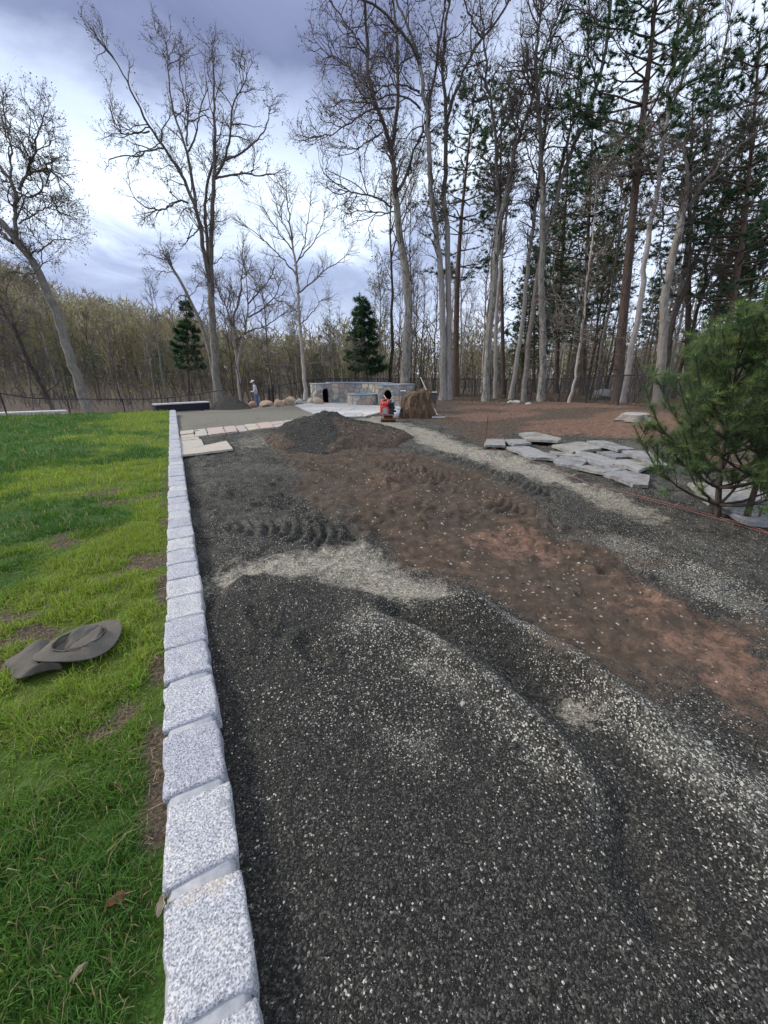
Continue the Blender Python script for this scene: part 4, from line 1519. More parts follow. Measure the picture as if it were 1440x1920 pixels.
# fire pit
PC, PR = np.array((-1.10, 21.2)), 0.80
pit = tag(empty('fire_pit', U(PC[0], PC[1], WZ)), 'low round fieldstone fire pit with a slate rim in front of the curved wall', 'fire pit')
PH = 0.52


def pit_map(s, z, o):
    a = s / PR
    p = U(PC[0] + (PR + o) * math.cos(a), PC[1] + (PR + o) * math.sin(a))
    q = U(PC[0], PC[1])
    return (p[0] - q[0], p[1] - q[1], z)


def ring_obj(name, r0, r1, z0, z1, mat, parent, seg=40):
    bm = bmesh.new()
    rows = []
    for k in range(seg):
        a = 2 * math.pi * k / seg
        rows.append([bm.verts.new((r * math.cos(a), r * math.sin(a), z)) for r, z in ((r1, z0), (r1, z1), (r0, z1), (r0, z0))])
    for k in range(seg):
        a, b = rows[k], rows[(k + 1) % seg]
        for i in range(4):
            bm.faces.new((a[i], a[(i + 1) % 4], b[(i + 1) % 4], b[i]))
    bmesh.ops.recalc_face_normals(bm, faces=bm.faces)
    return bm_obj(name, bm, mat, parent)


ring_obj('pit_core', PR - 0.28, PR, 0.0, PH, M['joint'], pit)
ring_obj('slate_rim', PR - 0.30, PR + 0.06, PH, PH + 0.055, M['cap'], pit)
LP = 2 * math.pi * PR
for poly in cells([(0, 0), (LP, 0), (LP, PH), (0, PH)], jitter_seeds(LP, PH, 0.25, random), 0.016):
    facing_stone(poly, pit_map, pit, M['wall_stone'])

# patio of irregular flags under them
patio = tag(empty('flagstone_patio', U(-1.5, 20.5, WZ)), 'pale patio of irregular flagstones around the fire pit', 'patio')
hull = [hit(571, 769.5)[:2], hit(588, 776)[:2], hit(640, 784)[:2], hit(684, 783.5)[:2], hit(713, 775)[:2], U2(1.3, 21.3), U2(-0.5, 23.2), U2(-2.0, 23.4), U2(-3.9, 22.6), U2(-4.6, 20.6)]
cen = np.mean(hull, 0)
hl = [np.array(p) - cen for p in hull]
ar = sum(hl[i][0] * hl[(i + 1) % len(hl)][1] - hl[(i + 1) % len(hl)][0] * hl[i][1] for i in range(len(hl)))
bm = bmesh.new()
add_prism(bm, [tuple(p * 0.985) for p in hl], -0.12, 0.015)
o = bm_obj('bedding', bm, M['joint'], patio)
o.location = Vector((cen[0], cen[1], WZ - 0.03)) - patio.location
mn, mx = np.min(hl, 0), np.max(hl, 0)
seeds = [(mn[0] + sx, mn[1] + sy) for sx, sy in jitter_seeds(mx[0] - mn[0], mx[1] - mn[1], 0.72, random)]
if ar > 0:
    hullp = hl
else:
    hullp = hl[::-1]
for poly in cells(hullp, seeds, 0.03):
    if len(poly) < 3:
        continue
    c = np.mean(poly, 0)
    bm = bmesh.new()
    add_prism(bm, [tuple(p - c) for p in poly], -0.05, 0.03 + random.uniform(-0.004, 0.004), bev=0.006)
    o = bm_obj('flagstone', bm, M['patio_stone'], patio)
    o.location = Vector((cen[0] + c[0], cen[1] + c[1], WZ)) - patio.location


# ------------------------------------------------------------------ heaps of dark gravel
def heap(name, label, poly_px, peaks, seed, stones, lite):
    """a loose heap: base outline on the ground, peaks as (px, py, depth, radius)"""
    P = [hit(a, b)[:2] for a, b in poly_px]
    c = np.mean(P, 0)
    z0 = float(z_land(c[0], c[1]))
    mn, mx = np.min(P, 0) - 0.3, np.max(P, 0) + 0.3
    n = 120
    X, Y = np.meshgrid(np.linspace(mn[0], mx[0], n), np.linspace(mn[1], mx[1], n))
    x, y = X.ravel(), Y.ravel()

    def zf(x, y):
        sd = poly_sd(x, y, P)
        z = np.full(x.shape, -9.0)
        for px, py, dep, rad, w in peaks:
            p = at(px, py, dep)
            q = np.hypot(x - p[0], y - p[1])
            hgt = p[2] - z_land(x, y)
            cone = hgt * (1 - q / rad) * 1.08 + 0 * q
            cone = np.where(q < rad * w, np.minimum(cone, hgt * (1 - w * 0.55 * (q / (rad * w)) ** 2 - 0.45 * w * 0)), cone)
            z = np.maximum(z, cone)
        z = np.minimum(z, 0.72 * np.maximum(-sd, -0.3))
        z = z + 0.10 * (fbm(x, y, 1.6, 4, seed) - 0.5) * S(z, 0.0, 0.25) + 0.07 * (fbm(x, y, 7, 3, seed + 3) - 0.5)
        return np.where(sd > 0.16, -0.3, z) + z_land(x, y)
    z = zf(x, y)
    i = (np.arange(n - 1)[:, None] * n + np.arange(n - 1)[None])
    F = np.stack([i, i + 1, i + n + 1, i + n], -1).reshape(-1, 4)
    ok = z > z_land(x, y) - 0.10
    used, F = keep_faces(x, F, ok)
    x, y, z = x[used], y[used], z[used]
    mk = np.stack([0.8 * S(fbm(x, y, 1.1, 3, seed + 8) + 0.18 * S(-poly_sd(x, y, P), 0.5, 0.0), 0.52, 0.7) * (stones > 4000), 0 * x, np.full(len(x), lite)], 1)
    root = tag(empty(name, (c[0], c[1], z0)), label, 'gravel heap')
    np_obj('heap_body', np.stack([x - c[0], y - c[1], z - z0], 1), [F], M['ground'], root, True, {'mask': mk, 'mask2': mk * 0})
    rng = np.random.default_rng(seed)
    J = Joined()
    x, y = rng.uniform(mn[0], mx[0], stones), rng.uniform(mn[1], mx[1], stones)
    z = zf(x, y)
    k = z > z_land(x, y) - 0.02
    x, y, z = x[k], y[k], z[k]
    s = rng.uniform(0.006, 0.018, len(x)) * (1.0 if stones > 4000 else 1.8)
    pebbles(J, x - c[0], y - c[1], z - z0, s, stone_cols(len(x), np.full(len(x), 0.10), rng), rng)
    o = J.obj('loose_stones', M['pebble'], root)
    o['kind'] = 'stuff'
    return root


heap('gravel_heap', 'low sprawling heap of dark gravel in front of the patio with pale chips on it', [(494, 826), (520, 802), (570, 792), (650, 788), (720, 797), (780, 822), (740, 836), (660, 840), (600, 852), (540, 852)],
     [(612, 773, 10.3, 1.9, 0.3), (580, 780, 10.2, 1.7, 0.3), (668, 787, 10.4, 1.8, 0.3), (700, 800, 10.4, 1.6, 0.3), (530, 806, 9.9, 1.3, 0.3), (630, 800, 9.6, 1.4, 0.3), (560, 826, 9.2, 1.4, 0.3)], 301, 9000, 0.0)
heap('gravel_heap', 'far dark rounded heap of soil and gravel beside the standing man', [(360, 769.5), (380, 762), (420, 757), (468, 761), (484, 768), (440, 771)],
     [(428, 742, 27.0, 2.6, 0.5), (405, 747, 27.0, 2.2, 0.4), (450, 749, 27.0, 1.9, 0.4)], 331, 2500, 0.0)

# ------------------------------------------------------------------ rocks
def rock_mesh(name, seed, half, mat, sub=3, rough=0.25, cut=6, flat=0.0):
    """an angular field rock: a ball cut by random planes and roughened"""
    r = np.random.default_rng(seed)
    bm = bmesh.new()
    bmesh.ops.create_icosphere(bm, subdivisions=sub, radius=1.0)
    V = np.array([v.co[:] for v in bm.verts])
    for _ in range(cut):
        n = r.normal(size=3)
        n /= np.linalg.norm(n)
        c = r.uniform(0.55, 0.85)
        k = np.maximum(V @ n - c, 0)
        V = V - k[:, None] * n * 0.92
    q = V * 1.7 + r.uniform(0, 40, 3)
    V = V * (1 + rough * (fbm(q[:, 0] + q[:, 2], q[:, 1] - q[:, 2], 1.3, 4, seed)[:, None] - 0.5))
    V = V * np.array(half)
    for v, p in zip(bm.verts, V):
        v.co = p
    me = bpy.data.meshes.new(name)
    bm.to_mesh(me)
    bm.free()
    for p in me.polygons:
        p.use_smooth = sub > 3
    me.materials.append(mat)
    return me


def rock_at(px, py, wpx, hpx, seed, mat, label, group, name='rock', sub=3, depth=None):
    p = hit(px, py) if depth is None else at(px, py, depth)
    zc = (p - CPOS) @ FWD
    k = zc / FPX
    w, h = wpx * k, hpx * k
    o = link(bpy.data.objects.new(name, rock_mesh(name, seed, (w * 0.55, w * 0.45, h * 0.62), mat, sub)))
    zz = float(z_land(p[0], p[1])) if depth is None else p[2]
    o.location = (p[0], p[1], zz + h * 0.36)
    o.rotation_euler = (0, 0, -YAW + random.uniform(-0.3, 0.3))
    return tag(o, label, 'rock', group)


random.seed(5)
# the big brown boulder beside the compactor
bp = hit(785, 786)
R = np.random.default_rng(6)
n_a, n_h = 56, 30
ang = np.linspace(0, 2 * np.pi, n_a, endpoint=False)
hh = np.linspace(0, 1, n_h)
A_, H_ = np.meshgrid(ang, hh)
rad = 0.66 - 0.17 * H_ + 0.04 * np.sin(H_ * 5) - 0.05 * H_ * np.cos(A_)
rad = rad * (1 + 0.10 * np.cos(A_ * 2 + 0.5) + 0.05 * np.cos(A_ * 3 + 2))
rad = rad + 0.16 * (fbm(A_ * 2.2, H_ * 0.9, 1.0, 4, 61) - 0.5) + 0.09 * (fbm(np.cos(A_) * 4 + 9, np.sin(A_) * 4 + H_ * 1.3, 1.6, 4, 62) - 0.5)
topz = 1.10 + 0.13 * np.cos(A_ - 0.3) + 0.05 * np.sin(A_ * 3)
top_round = np.where(H_ > 0.93, 1 - (H_ - 0.93) * 3.2, 1)
X = rad * np.cos(A_) * top_round * 1.0 + 0.02 * H_
Y = rad * np.sin(A_) * top_round * 0.85
Z = H_ * topz - 0.12 + 0.05 * (fbm(X * 3, Y * 3, 1, 3, 63) - 0.5)
V = np.stack([X.ravel(), Y.ravel(), Z.ravel()], 1)
i = np.arange(n_h - 1)[:, None] * n_a + np.arange(n_a)[None]
j = np.arange(n_h - 1)[:, None] * n_a + ((np.arange(n_a) + 1) % n_a)[None]
F = np.stack([i, j, j + n_a, i + n_a], -1).reshape(-1, 4)
V = np.concatenate([V, [[0.02, 0, topz.mean() - 0.10]]])
last = (n_h - 1) * n_a
Ft = np.stack([last + np.arange(n_a), last + (np.arange(n_a) + 1) % n_a, np.full(n_a, len(V) - 1)], 1)
o = np_obj('boulder', V, [F, Ft], M['boulder'], smooth=True)
bq = bp + AHEAD * 0.55
o.location = (bq[0], bq[1], float(z_land(bq[0], bq[1])))
o.rotation_euler = (0, 0, -YAW)
tag(o, 'tall upright rusty brown boulder with ridged sides beside the pillar', 'boulder')
BQ = bq

for px, py, w, h, sd, mt, lab in ((475, 764, 15, 12, 1, 'tan_rock', 'reddish rock left of the standing man at the edge of the heap'),
                                  (502, 763, 26, 13, 2, 'tan_rock', 'wide reddish rock just right of the standing man'),
                                  (524, 762, 18, 14, 3, 'tan_rock', 'brown rock right behind the black gate post'),
                                  (533, 760, 11, 13, 4, 'tan_rock', 'narrow tan rock second from the gate post'),
                                  (546, 760, 19, 16, 5, 'tan_rock', 'squarish tan rock third from the gate post'),
                                  (561, 759, 14, 12, 6, 'grey_rock', 'grey rock left of the slim ornamental tree trunk'),
                                  (583, 758, 14, 12, 7, 'grey_rock', 'pale rock right behind the slim ornamental tree trunk'),
                                  (596, 759, 20, 14, 8, 'tan_rock', 'tan rock against the left end pillar of the curved wall')):
    rock_at(px, py, w, h, sd, M[mt], lab, 'row of boulders at the back', 'rock')
rock_at(1128, 749, 40, 20, 20, M['grey_rock'], 'grey mossy boulder on the leaves behind the black fence', None, 'rock')
for px, py, w, h, sd, lab in ((957, 756, 14, 6, 31, 'small white rock leftmost of three near the leaning trunks'), (968, 757, 18, 7, 32, 'flat white rock in the middle of three near the leaning trunks'), (990, 759, 12, 5, 33, 'small white rock rightmost of three near the leaning trunks')):
    rock_at(px, py, w, h, sd, M['grey_rock'], lab, 'white rocks by the trees', 'rock', 2)
rock_at(377, 769, 12, 6, 40, M['tan_rock'], 'brown flat block at the foot of the far heap by the kerb end', None, 'rock', 2)
for px, py, w, sd, lab in ((867, 1327, 15, 51, 'single white stone on the dark gravel in the middle foreground'), (735, 1664, 24, 52, 'round dark stone on the gravel nearest the bottom of the picture'), (1325, 1405, 14, 53, 'pale pebble among coarse stones at the right')):
    p = hit(px, py)
    k = ((p - CPOS) @ FWD) / FPX * w
    o = link(bpy.data.objects.new('loose_stone', rock_mesh('loose_stone', sd, (k * 0.5, k * 0.36, k * 0.26), M['grey_rock'] if sd == 51 or sd == 53 else M['boulder'], 2)))
    if sd == 52:
        o.data.materials[0] = plain('dark_stone', (0.035, 0.034, 0.033), 0.8, 0.3, 0.3, 60)
    o.location = (p[0], p[1], float(z_bed(np.array([p[0]]), np.array([p[1]]))[0]) + k * 0.14)
    o.rotation_euler = (0, 0, sd)
    tag(o, lab, 'stone')

# ------------------------------------------------------------------ tree stump
sp = hit(1190, 787)
ks = ((sp - CPOS) @ FWD) / FPX
n_a, n_h = 48, 8
ang = np.linspace(0, 2 * np.pi, n_a, endpoint=False)
A_, H_ = np.meshgrid(ang, np.linspace(0, 1, n_h))
lob = 1 + 0.13 * np.cos(A_ * 5 + 1) + 0.07 * np.cos(A_ * 8) + 0.05 * np.cos(A_ * 3 + 2)
rad = 23 * ks * (1 + (lob - 1) * (1.6 - H_)) * (1.30 - 0.34 * H_ ** 0.6)
V = np.stack([rad * np.cos(A_), rad * np.sin(A_), H_ * 12 * ks + 0.02 * np.cos(A_) * H_], -1).reshape(-1, 3)
i = np.arange(n_h - 1)[:, None] * n_a + np.arange(n_a)[None]
j = np.arange(n_h - 1)[:, None] * n_a + ((np.arange(n_a) + 1) % n_a)[None]
F = np.stack([i, j, j + n_a, i + n_a], -1).reshape(-1, 4)
stump = tag(empty('tree_stump', (sp[0], sp[1], float(z_land(sp[0], sp[1])) - 0.02)), 'broad low grey tree stump cut flat, on red soil before the fence', 'stump')
np_obj('stump_side', V, [F], M['bark'], stump, True)
top = V[-n_a:] + np.array([0, 0, 0.004])
Vt = np.concatenate([top, [[0, 0, top[:, 2].mean() + 0.01]]])
np_obj('cut_face', Vt, [np.stack([np.arange(n_a), (np.arange(n_a) + 1) % n_a, np.full(n_a, n_a)], 1)], M['stump_cut'], stump)

# ------------------------------------------------------------------ plate compactor
ROTZ = -YAW


def P3(*v):
    return Vector(v)


cp = hit(728, 791)
root = tag(empty('plate_compactor', (cp[0], cp[1], float(z_land(cp[0], cp[1])) + 0.015), ROTZ), 'red and black petrol plate compactor standing before the arched pillar', 'compactor')
bm = bmesh.new()
prof = [(-0.25, 0.085), (-0.21, 0.02), (-0.15, 0.0), (0.15, 0.0), (0.21, 0.02), (0.25, 0.085), (0.24, 0.10), (-0.24, 0.10)]
v0 = [bm.verts.new((-0.26, y_, z_)) for y_, z_ in prof]
v1 = [bm.verts.new((0.26, y_, z_)) for y_, z_ in prof]
bm.faces.new(v0)
bm.faces.new(v1[::-1])
for i in range(8):
    bm.faces.new((v0[i], v1[i], v1[(i + 1) % 8], v0[(i + 1) % 8]))
bmesh.ops.recalc_face_normals(bm, faces=bm.faces)
bm_obj('base_plate', bm, M['rust'], root)
bm = bmesh.new()
add_rod(bm, (-0.15, 0, 0.16), (0.15, 0, 0.16), 0.065, seg=14)
add_box(bm, (0, 0, 0.12), (0.26, 0.2, 0.05), bev=0.008)
bm_obj('exciter', bm, M['rust'], root)
bm = bmesh.new()
add_box(bm, (0, 0, 0.235), (0.46, 0.32, 0.022), bev=0.004)
for sx in (-0.17, 0.17):
    for sy in (-0.11, 0.11):
        add_rod(bm, (sx, sy, 0.19), (sx, sy, 0.23), 0.028, seg=8)
bm_obj('engine_deck', bm, M['grey_metal'], root)
eng = bmesh.new()
add_box(eng, (0.07, 0, 0.36), (0.26, 0.26, 0.22), bev=0.015)
for k in range(6):
    add_box(eng, (0.09, -0.02, 0.475 + k * 0.022), (0.22, 0.24, 0.010))
add_box(eng, (0.09, 0, 0.535), (0.16, 0.17, 0.14), bev=0.01)
add_box(eng, (0.10, 0.02, 0.625), (0.26, 0.22, 0.035), bev=0.01)
engine = bm_obj('engine', eng, M['black_metal'], root)
bm = bmesh.new()
add_rod(bm, (0.17, -0.17, 0.47), (0.17, -0.02, 0.47), 0.062, seg=16)
add_rod(bm, (0.22, -0.10, 0.36), (0.24, -0.16, 0.36), 0.04, seg=12)
bm_obj('air_filter', bm, M['black_metal'], engine)
bm = bmesh.new()
add_rod(bm, (-0.12, -0.165, 0.40), (-0.12, -0.02, 0.40), 0.145, 0.15, seg=26)
add_box(bm, (-0.12, -0.06, 0.32), (0.27, 0.18, 0.16), bev=0.02)
housing = bm_obj('starter_housing', bm, M['red_paint'], root)
bm = bmesh.new()
add_rod(bm, (-0.12, -0.180, 0.40), (-0.12, -0.167, 0.40), 0.085, seg=20)
add_box(bm, (-0.12, -0.172, 0.30), (0.19, 0.012, 0.05), bev=0.003)
bm_obj('starter_grille', bm, M['grey_metal'], housing)
# the rounded red tank and the curved guard over the top
bm = bmesh.new()
add_box(bm, (-0.10, 0.03, 0.60), (0.30, 0.24, 0.17), bev=0.055)
bmesh.ops.bevel(bm, geom=list(bm.edges), offset=0.02, segments=2, affect='EDGES', profile=0.5)
bm_obj('fuel_tank', bm, M['red_paint'], root)
pts = [(-0.255, -0.02, 0.25), (-0.262, -0.02, 0.45), (-0.25, -0.02, 0.62), (-0.20, -0.02, 0.715), (-0.11, -0.02, 0.755), (-0.01, -0.02, 0.735), (0.06, -0.02, 0.675)]
Vv, Qq = tubes(np.array([pts]), np.array([[0.024] * len(pts)]), 8)
np_obj('guard_bar', Vv, [Qq], M['red_paint'], root, True)
bm = bmesh.new()
add_rod(bm, (-0.03, 0.10, 0.62), (0.15, 0.16, 0.80), 0.013, seg=8)
add_rod(bm, (0.0, 0.12, 0.66), (-0.16, 0.46, 0.86), 0.014, seg=8)
bm_obj('handle', bm, M['grey_metal'], root)

# white bucket behind it
wp = at(744.5, 778, 14.9)
wz = float(z_land(wp[0], wp[1]))
root = tag(empty('bucket', (wp[0], wp[1], wz)), 'white plastic bucket beside the brown boulder', 'bucket')


def bucket_parts(root, mat, r0, r1, h, lip_mat):
    bm = bmesh.new()
    seg = 24
    rows = []
    for r, z in ((0.001, 0.002), (r0, 0.0), (r1, h), (r1 * 0.96, h), (r0 * 0.95, 0.02), (0.001, 0.02)):
        rows.append([bm.verts.new((r * math.cos(2 * math.pi * k / seg), r * math.sin(2 * math.pi * k / seg), z)) for k in range(seg)])
    for a, b in zip(rows, rows[1:]):
        for k in range(seg):
            bm.faces.new((a[k], a[(k + 1) % seg], b[(k + 1) % seg], b[k]))
    bmesh.ops.recalc_face_normals(bm, faces=bm.faces)
    root = bm_obj('bucket_body', bm, mat, root, True)
    o = ring_obj('rim', r1 * 0.99, r1 * 1.06, h - 0.035, h + 0.004, lip_mat, root, 24)
    a = np.linspace(0, math.pi, 13)
    hp = np.stack([np.cos(a) * r1 * 1.05, -np.sin(a) * r1 * 0.55 - 0.01, h - 0.03 - np.sin(a) * r1 * 0.75], 1)
    Vv, Qq = tubes(hp[None], np.full((1, 13), 0.004), 5)
    np_obj('bail', Vv, [Qq], M['grey_metal'], root)


bucket_parts(root, M['white_plastic'], 0.13, 0.15, 0.38, M['white_plastic'])
bp2 = at(809, 760, 17.3)
root = tag(empty('trash_bin', (bp2[0], bp2[1], float(z_land(bp2[0], bp2[1]))), 0), 'black round bin with a pale rim behind the brown boulder', 'bin')
bucket_parts(root, M['black_metal'], 0.17, 0.20, 0.86, M['white_plastic'])

# hand tamper leaning on the boulder
tp0, tp1 = at(749, 781, 14.75), at(756, 733, 15.0)
tz = float(z_land(tp0[0], tp0[1]))
root = tag(empty('hand_tamper', (tp0[0], tp0[1], tz)), 'dark thin hand tamper with a small foot plate leaning on the boulder', 'tamper')
bm = bmesh.new()
tv = Vector((tp1[0] - tp0[0], tp1[1] - tp0[1], tp1[2] - tz))
add_rod(bm, (0, 0, 0.05), tv, 0.017, seg=8)
bm_obj('handle', bm, M['black_metal'], root)
bm = bmesh.new()
add_box(bm, (0, 0, 0.018), (0.24, 0.22, 0.03), bev=0.004)
add_rod(bm, (0, 0, 0.03), (0, 0, 0.10), 0.03, 0.02, seg=8)
bm_obj('foot_plate', bm, M['rust'], root)
bm = bmesh.new()
g_ = tv.normalized()
sd_ = Vector((RIGHT[0], RIGHT[1], 0)) * 0.10
add_rod(bm, tv - sd_, tv + sd_, 0.022, seg=8)
bm_obj('grip', bm, M['white_plastic'], root)

# long-handled landscape rake
rp = hit(822, 785)
rz = float(z_land(rp[0], rp[1]))
top = at(788.5, 707, float((rp - CPOS) @ AHEAD) + 0.35)
root = tag(empty('landscape_rake', (rp[0], rp[1], rz)), 'white landscape rake with a wide flat head leaning on the boulder', 'rake')
tv = Vector((top[0] - rp[0], top[1] - rp[1], top[2] - rz))
bm = bmesh.new()
add_rod(bm, tv * 0.07 + Vector((0, 0, 0.03)), tv, 0.018, 0.016, seg=10)
bm_obj('handle', bm, M['pale_wood'], root)
e1 = Vector((RIGHT[0], RIGHT[1], 0))
e2 = Vector((AHEAD[0], AHEAD[1], 0))
rotm = Matrix((e1, e2, Vector((0, 0, 1)))).transposed()
bm = bmesh.new()
add_box(bm, (0, 0, 0.055), (0.50, 0.05, 0.045), rot=rotm, bev=0.006)
add_box(bm, e2 * -0.03 + Vector((0, 0, 0.045)), (0.50, 0.006, 0.075), rot=rotm)
bm_obj('rake_head', bm, M['white_plastic'], root)
bm = bmesh.new()
for k in range(24):
    p = e1 * (-0.24 + k * 0.0209) + e2 * -0.033
    add_rod(bm, p + Vector((0, 0, 0.045)), p + e2 * -0.02 + Vector((0, 0, -0.005)), 0.005, 0.003, seg=4)
bm_obj('tines', bm, M['black_metal'], root)
bm = bmesh.new()
for sx in (-0.14, 0.14):
    add_rod(bm, e1 * sx + Vector((0, 0, 0.07)), tv * 0.10 + Vector((0, 0, 0.03)), 0.009, seg=6)
bm_obj('brace', bm, M['grey_metal'], root)

# ------------------------------------------------------------------ stakes and string
def stake(px, py, toppx, toppy, r, mat, label):
    p = hit(px, py)
    dep = float((p - CPOS) @ AHEAD)
    q = at(toppx, toppy, dep)
    zz = float(z_bed(np.array([p[0]]), np.array([p[1]]))[0])
    root = tag(empty('stake', (p[0], p[1], zz)), label, 'stake')
    bm = bmesh.new()
    v = Vector((q[0] - p[0], q[1] - p[1], q[2] - zz))
    add_rod(bm, (0, 0, -0.12), v, r, r * 0.9, seg=7)
    bm_obj('rod', bm, mat, root)
    n = int(v.length / 0.03)
    bm = bmesh.new()
    for k in range(1, n):
        c = v * (k / n)
        add_rod(bm, c, c + v.normalized() * 0.006, r * 1.25, seg=7)
    bm_obj('ribs', bm, mat, root)['kind'] = 'stuff'
    return p, q


s0 = stake(909, 835, 915, 781, 0.010, M['rust'], 'thin rusty steel rod stuck upright left of the loose slabs')
s1 = stake(1418, 988, 1428, 955, 0.012, M['rust'], 'short rusty stake by the young pine at the right edge')
path_px = [(914, 838), (960, 855), (1010, 872), (1060, 893), (1110, 912), (1180, 930), (1260, 955), (1340, 975), (1420, 1003), (1500, 1035)]
pts = []
for a, b in path_px:
    p = hit(a, b)
    zz = float(z_bed(np.array([p[0]]), np.array([p[1]]))[0])
    pts.append((p[0], p[1], zz + 0.030))
Vv, Qq = tubes(np.array([pts]), np.full((1, len(pts)), 0.0034), 5)
tag(np_obj('string_line', Vv, [Qq], M['string']), 'red mason string stretched along the edge of the gravel to the pine', 'string')
pts2 = [(p[0] - 0.10, p[1] - 0.14 + 0.02 * math.sin(k * 1.7), p[2] + 0.005) for k, p in enumerate(pts[5:])]
Vv, Qq = tubes(np.array([pts2]), np.full((1, len(pts2)), 0.003), 5)
tag(np_obj('string_line', Vv, [Qq], M['string']), 'second slack red string lying on the gravel just in front of the young pine', 'string')

# ------------------------------------------------------------------ fences
def fence(name, label, line, h, post_every, mesh_step, gauge=0.004, follow=True):
    """black chain-link fence along a plan line"""
    L = np.array([w2(*p) for p in line])
    seg = np.concatenate([[0], np.cumsum(np.linalg.norm(np.diff(L, axis=0), axis=1))])

    def P(s):
        x_, y_ = np.interp(s, seg, L[:, 0]), np.interp(s, seg, L[:, 1])
        return x_, y_, z_land(x_, y_)
    x0, y0_, z0 = P(0)
    root = tag(empty(name, (float(x0), float(y0_), float(z0))), label, 'fence')
    o_ = np.array([x0, y0_, z0], float)
    n = int(seg[-1] / post_every)
    ss = np.linspace(0, seg[-1], n + 1)
    pm = None
    for s in ss:
        x_, y_, z_ = P(s)
        if pm is None:
            bm = bmesh.new()
            add_rod(bm, (0, 0, -0.1), (0, 0, h + 0.03), 0.030, seg=8)
            add_rod(bm, (0, 0, h + 0.03), (0, 0, h + 0.055), 0.034, 0.012, seg=8)
            ob = bm_obj('fence_post', bm, M['black_metal'], root)
            pm = ob.data
        else:
            ob = link(bpy.data.objects.new('fence_post', pm), root)
        ob.location = (float(x_) - o_[0], float(y_) - o_[1], float(z_) - o_[2])
    q = np.linspace(0, seg[-1], max(12, n * 3))
    x_, y_, z_ = P(q)
    base = np.stack([x_, y_, z_], 1) - o_
    rail = base + np.array([0, 0, h])
    Vv, Qq = tubes(rail[None], np.full((1, len(q)), 0.024), 7)
    np_obj('top_rail', Vv, [Qq], M['black_metal'], root)
    wire = base + np.array([0, 0, 0.06])
    Vv, Qq = tubes(wire[None], np.full((1, len(q)), 0.006), 4)
    np_obj('tension_wire', Vv, [Qq], M['black_metal'], root)
    # diagonal wires of the mesh
    J = Joined()
    st = np.arange(-h, seg[-1], mesh_step)
    for sgn in (1, -1):
        a = st if sgn > 0 else st + h
        b = a + sgn * h
        t0 = np.where(sgn > 0, np.clip(-a / h, 0, 1), np.clip((a - seg[-1]) / h, 0, 1))
        t1 = np.where(sgn > 0, np.clip((seg[-1] - a) / h, 0, 1), np.clip(a / h, 0, 1))
        k = t1 > t0
        sa, sb = (a + sgn * h * t0)[k], (a + sgn * h * t1)[k]
        za, zb = (h * t0)[k], (h * t1)[k]
        xa, ya, ga = P(sa)
        xb, yb, gb = P(sb)
        A = np.stack([xa, ya, ga + 0.05 + za * 0.95], 1) - o_
        B = np.stack([xb, yb, gb + 0.05 + zb * 0.95], 1) - o_
        Vv, Qq = tubes(np.stack([A, B], 1), np.full((len(A), 2), gauge), 3)
        J.add(Vv, Qq)
    mo = J.obj('chain_link', M['black_metal'], root)
    mo['kind'] = 'stuff'
    return root


fence('chain_link_fence', 'black chain link fence running along the woods on the right', [(11.2, 7.0), (10.6, 11.0), (10.25, 15.0), (10.0, 17.5), (9.9, 21.3), (8.5, 26.5), (5.5, 30.0), (-2.5, 31.5), (-7.6, 29.2)], 1.22, 2.45, 0.085)
fence('chain_link_fence', 'black chain link fence beyond the lawn on the left', [(-11.2, 28.6), (-12.6, 24.5), (-13.6, 22.5), (-15.2, 20.6), (-16.3, 18.0), (-17.5, 15.0)], 1.22, 2.3, 0.10)
gp_ = at(511, 762, 29.0)
gz = float(z_land(gp_[0], gp_[1]))
root = tag(empty('gate_post', (gp_[0], gp_[1], gz)), 'pair of stout black gate posts with an open gate leaf right of the man', 'gate')
for s_, hh_ in ((-0.17, 1.15), (0.12, 1.35)):
    bm = bmesh.new()
    add_box(bm, Vector((RIGHT[0], RIGHT[1], 0)) * s_ + Vector((0, 0, hh_ / 2)), (0.13, 0.13, hh_), bev=0.01)
    add_box(bm, Vector((RIGHT[0], RIGHT[1], 0)) * s_ + Vector((0, 0, hh_ + 0.02)), (0.15, 0.15, 0.03), bev=0.01)
    bm_obj('post', bm, M['black_metal'], root)
bm = bmesh.new()
for z_ in (0.12, 1.08):
    add_rod(bm, Vector((RIGHT[0], RIGHT[1], 0)) * 0.12 + Vector((0, 0, z_)), Vector((RIGHT[0], RIGHT[1], 0)) * 0.15 + Vector((AHEAD[0], AHEAD[1], 0)) * -1.0 + Vector((0, 0, z_)), 0.022, seg=6)
for k in range(9):
    p = Vector((RIGHT[0], RIGHT[1], 0)) * (0.12 + 0.03 * k / 8) + Vector((AHEAD[0], AHEAD[1], 0)) * -(k / 8)
    add_rod(bm, p + Vector((0, 0, 0.1)), p + Vector((0, 0, 1.1)), 0.010, seg=5)
bm_obj('gate_leaf', bm, M['black_metal'], root)

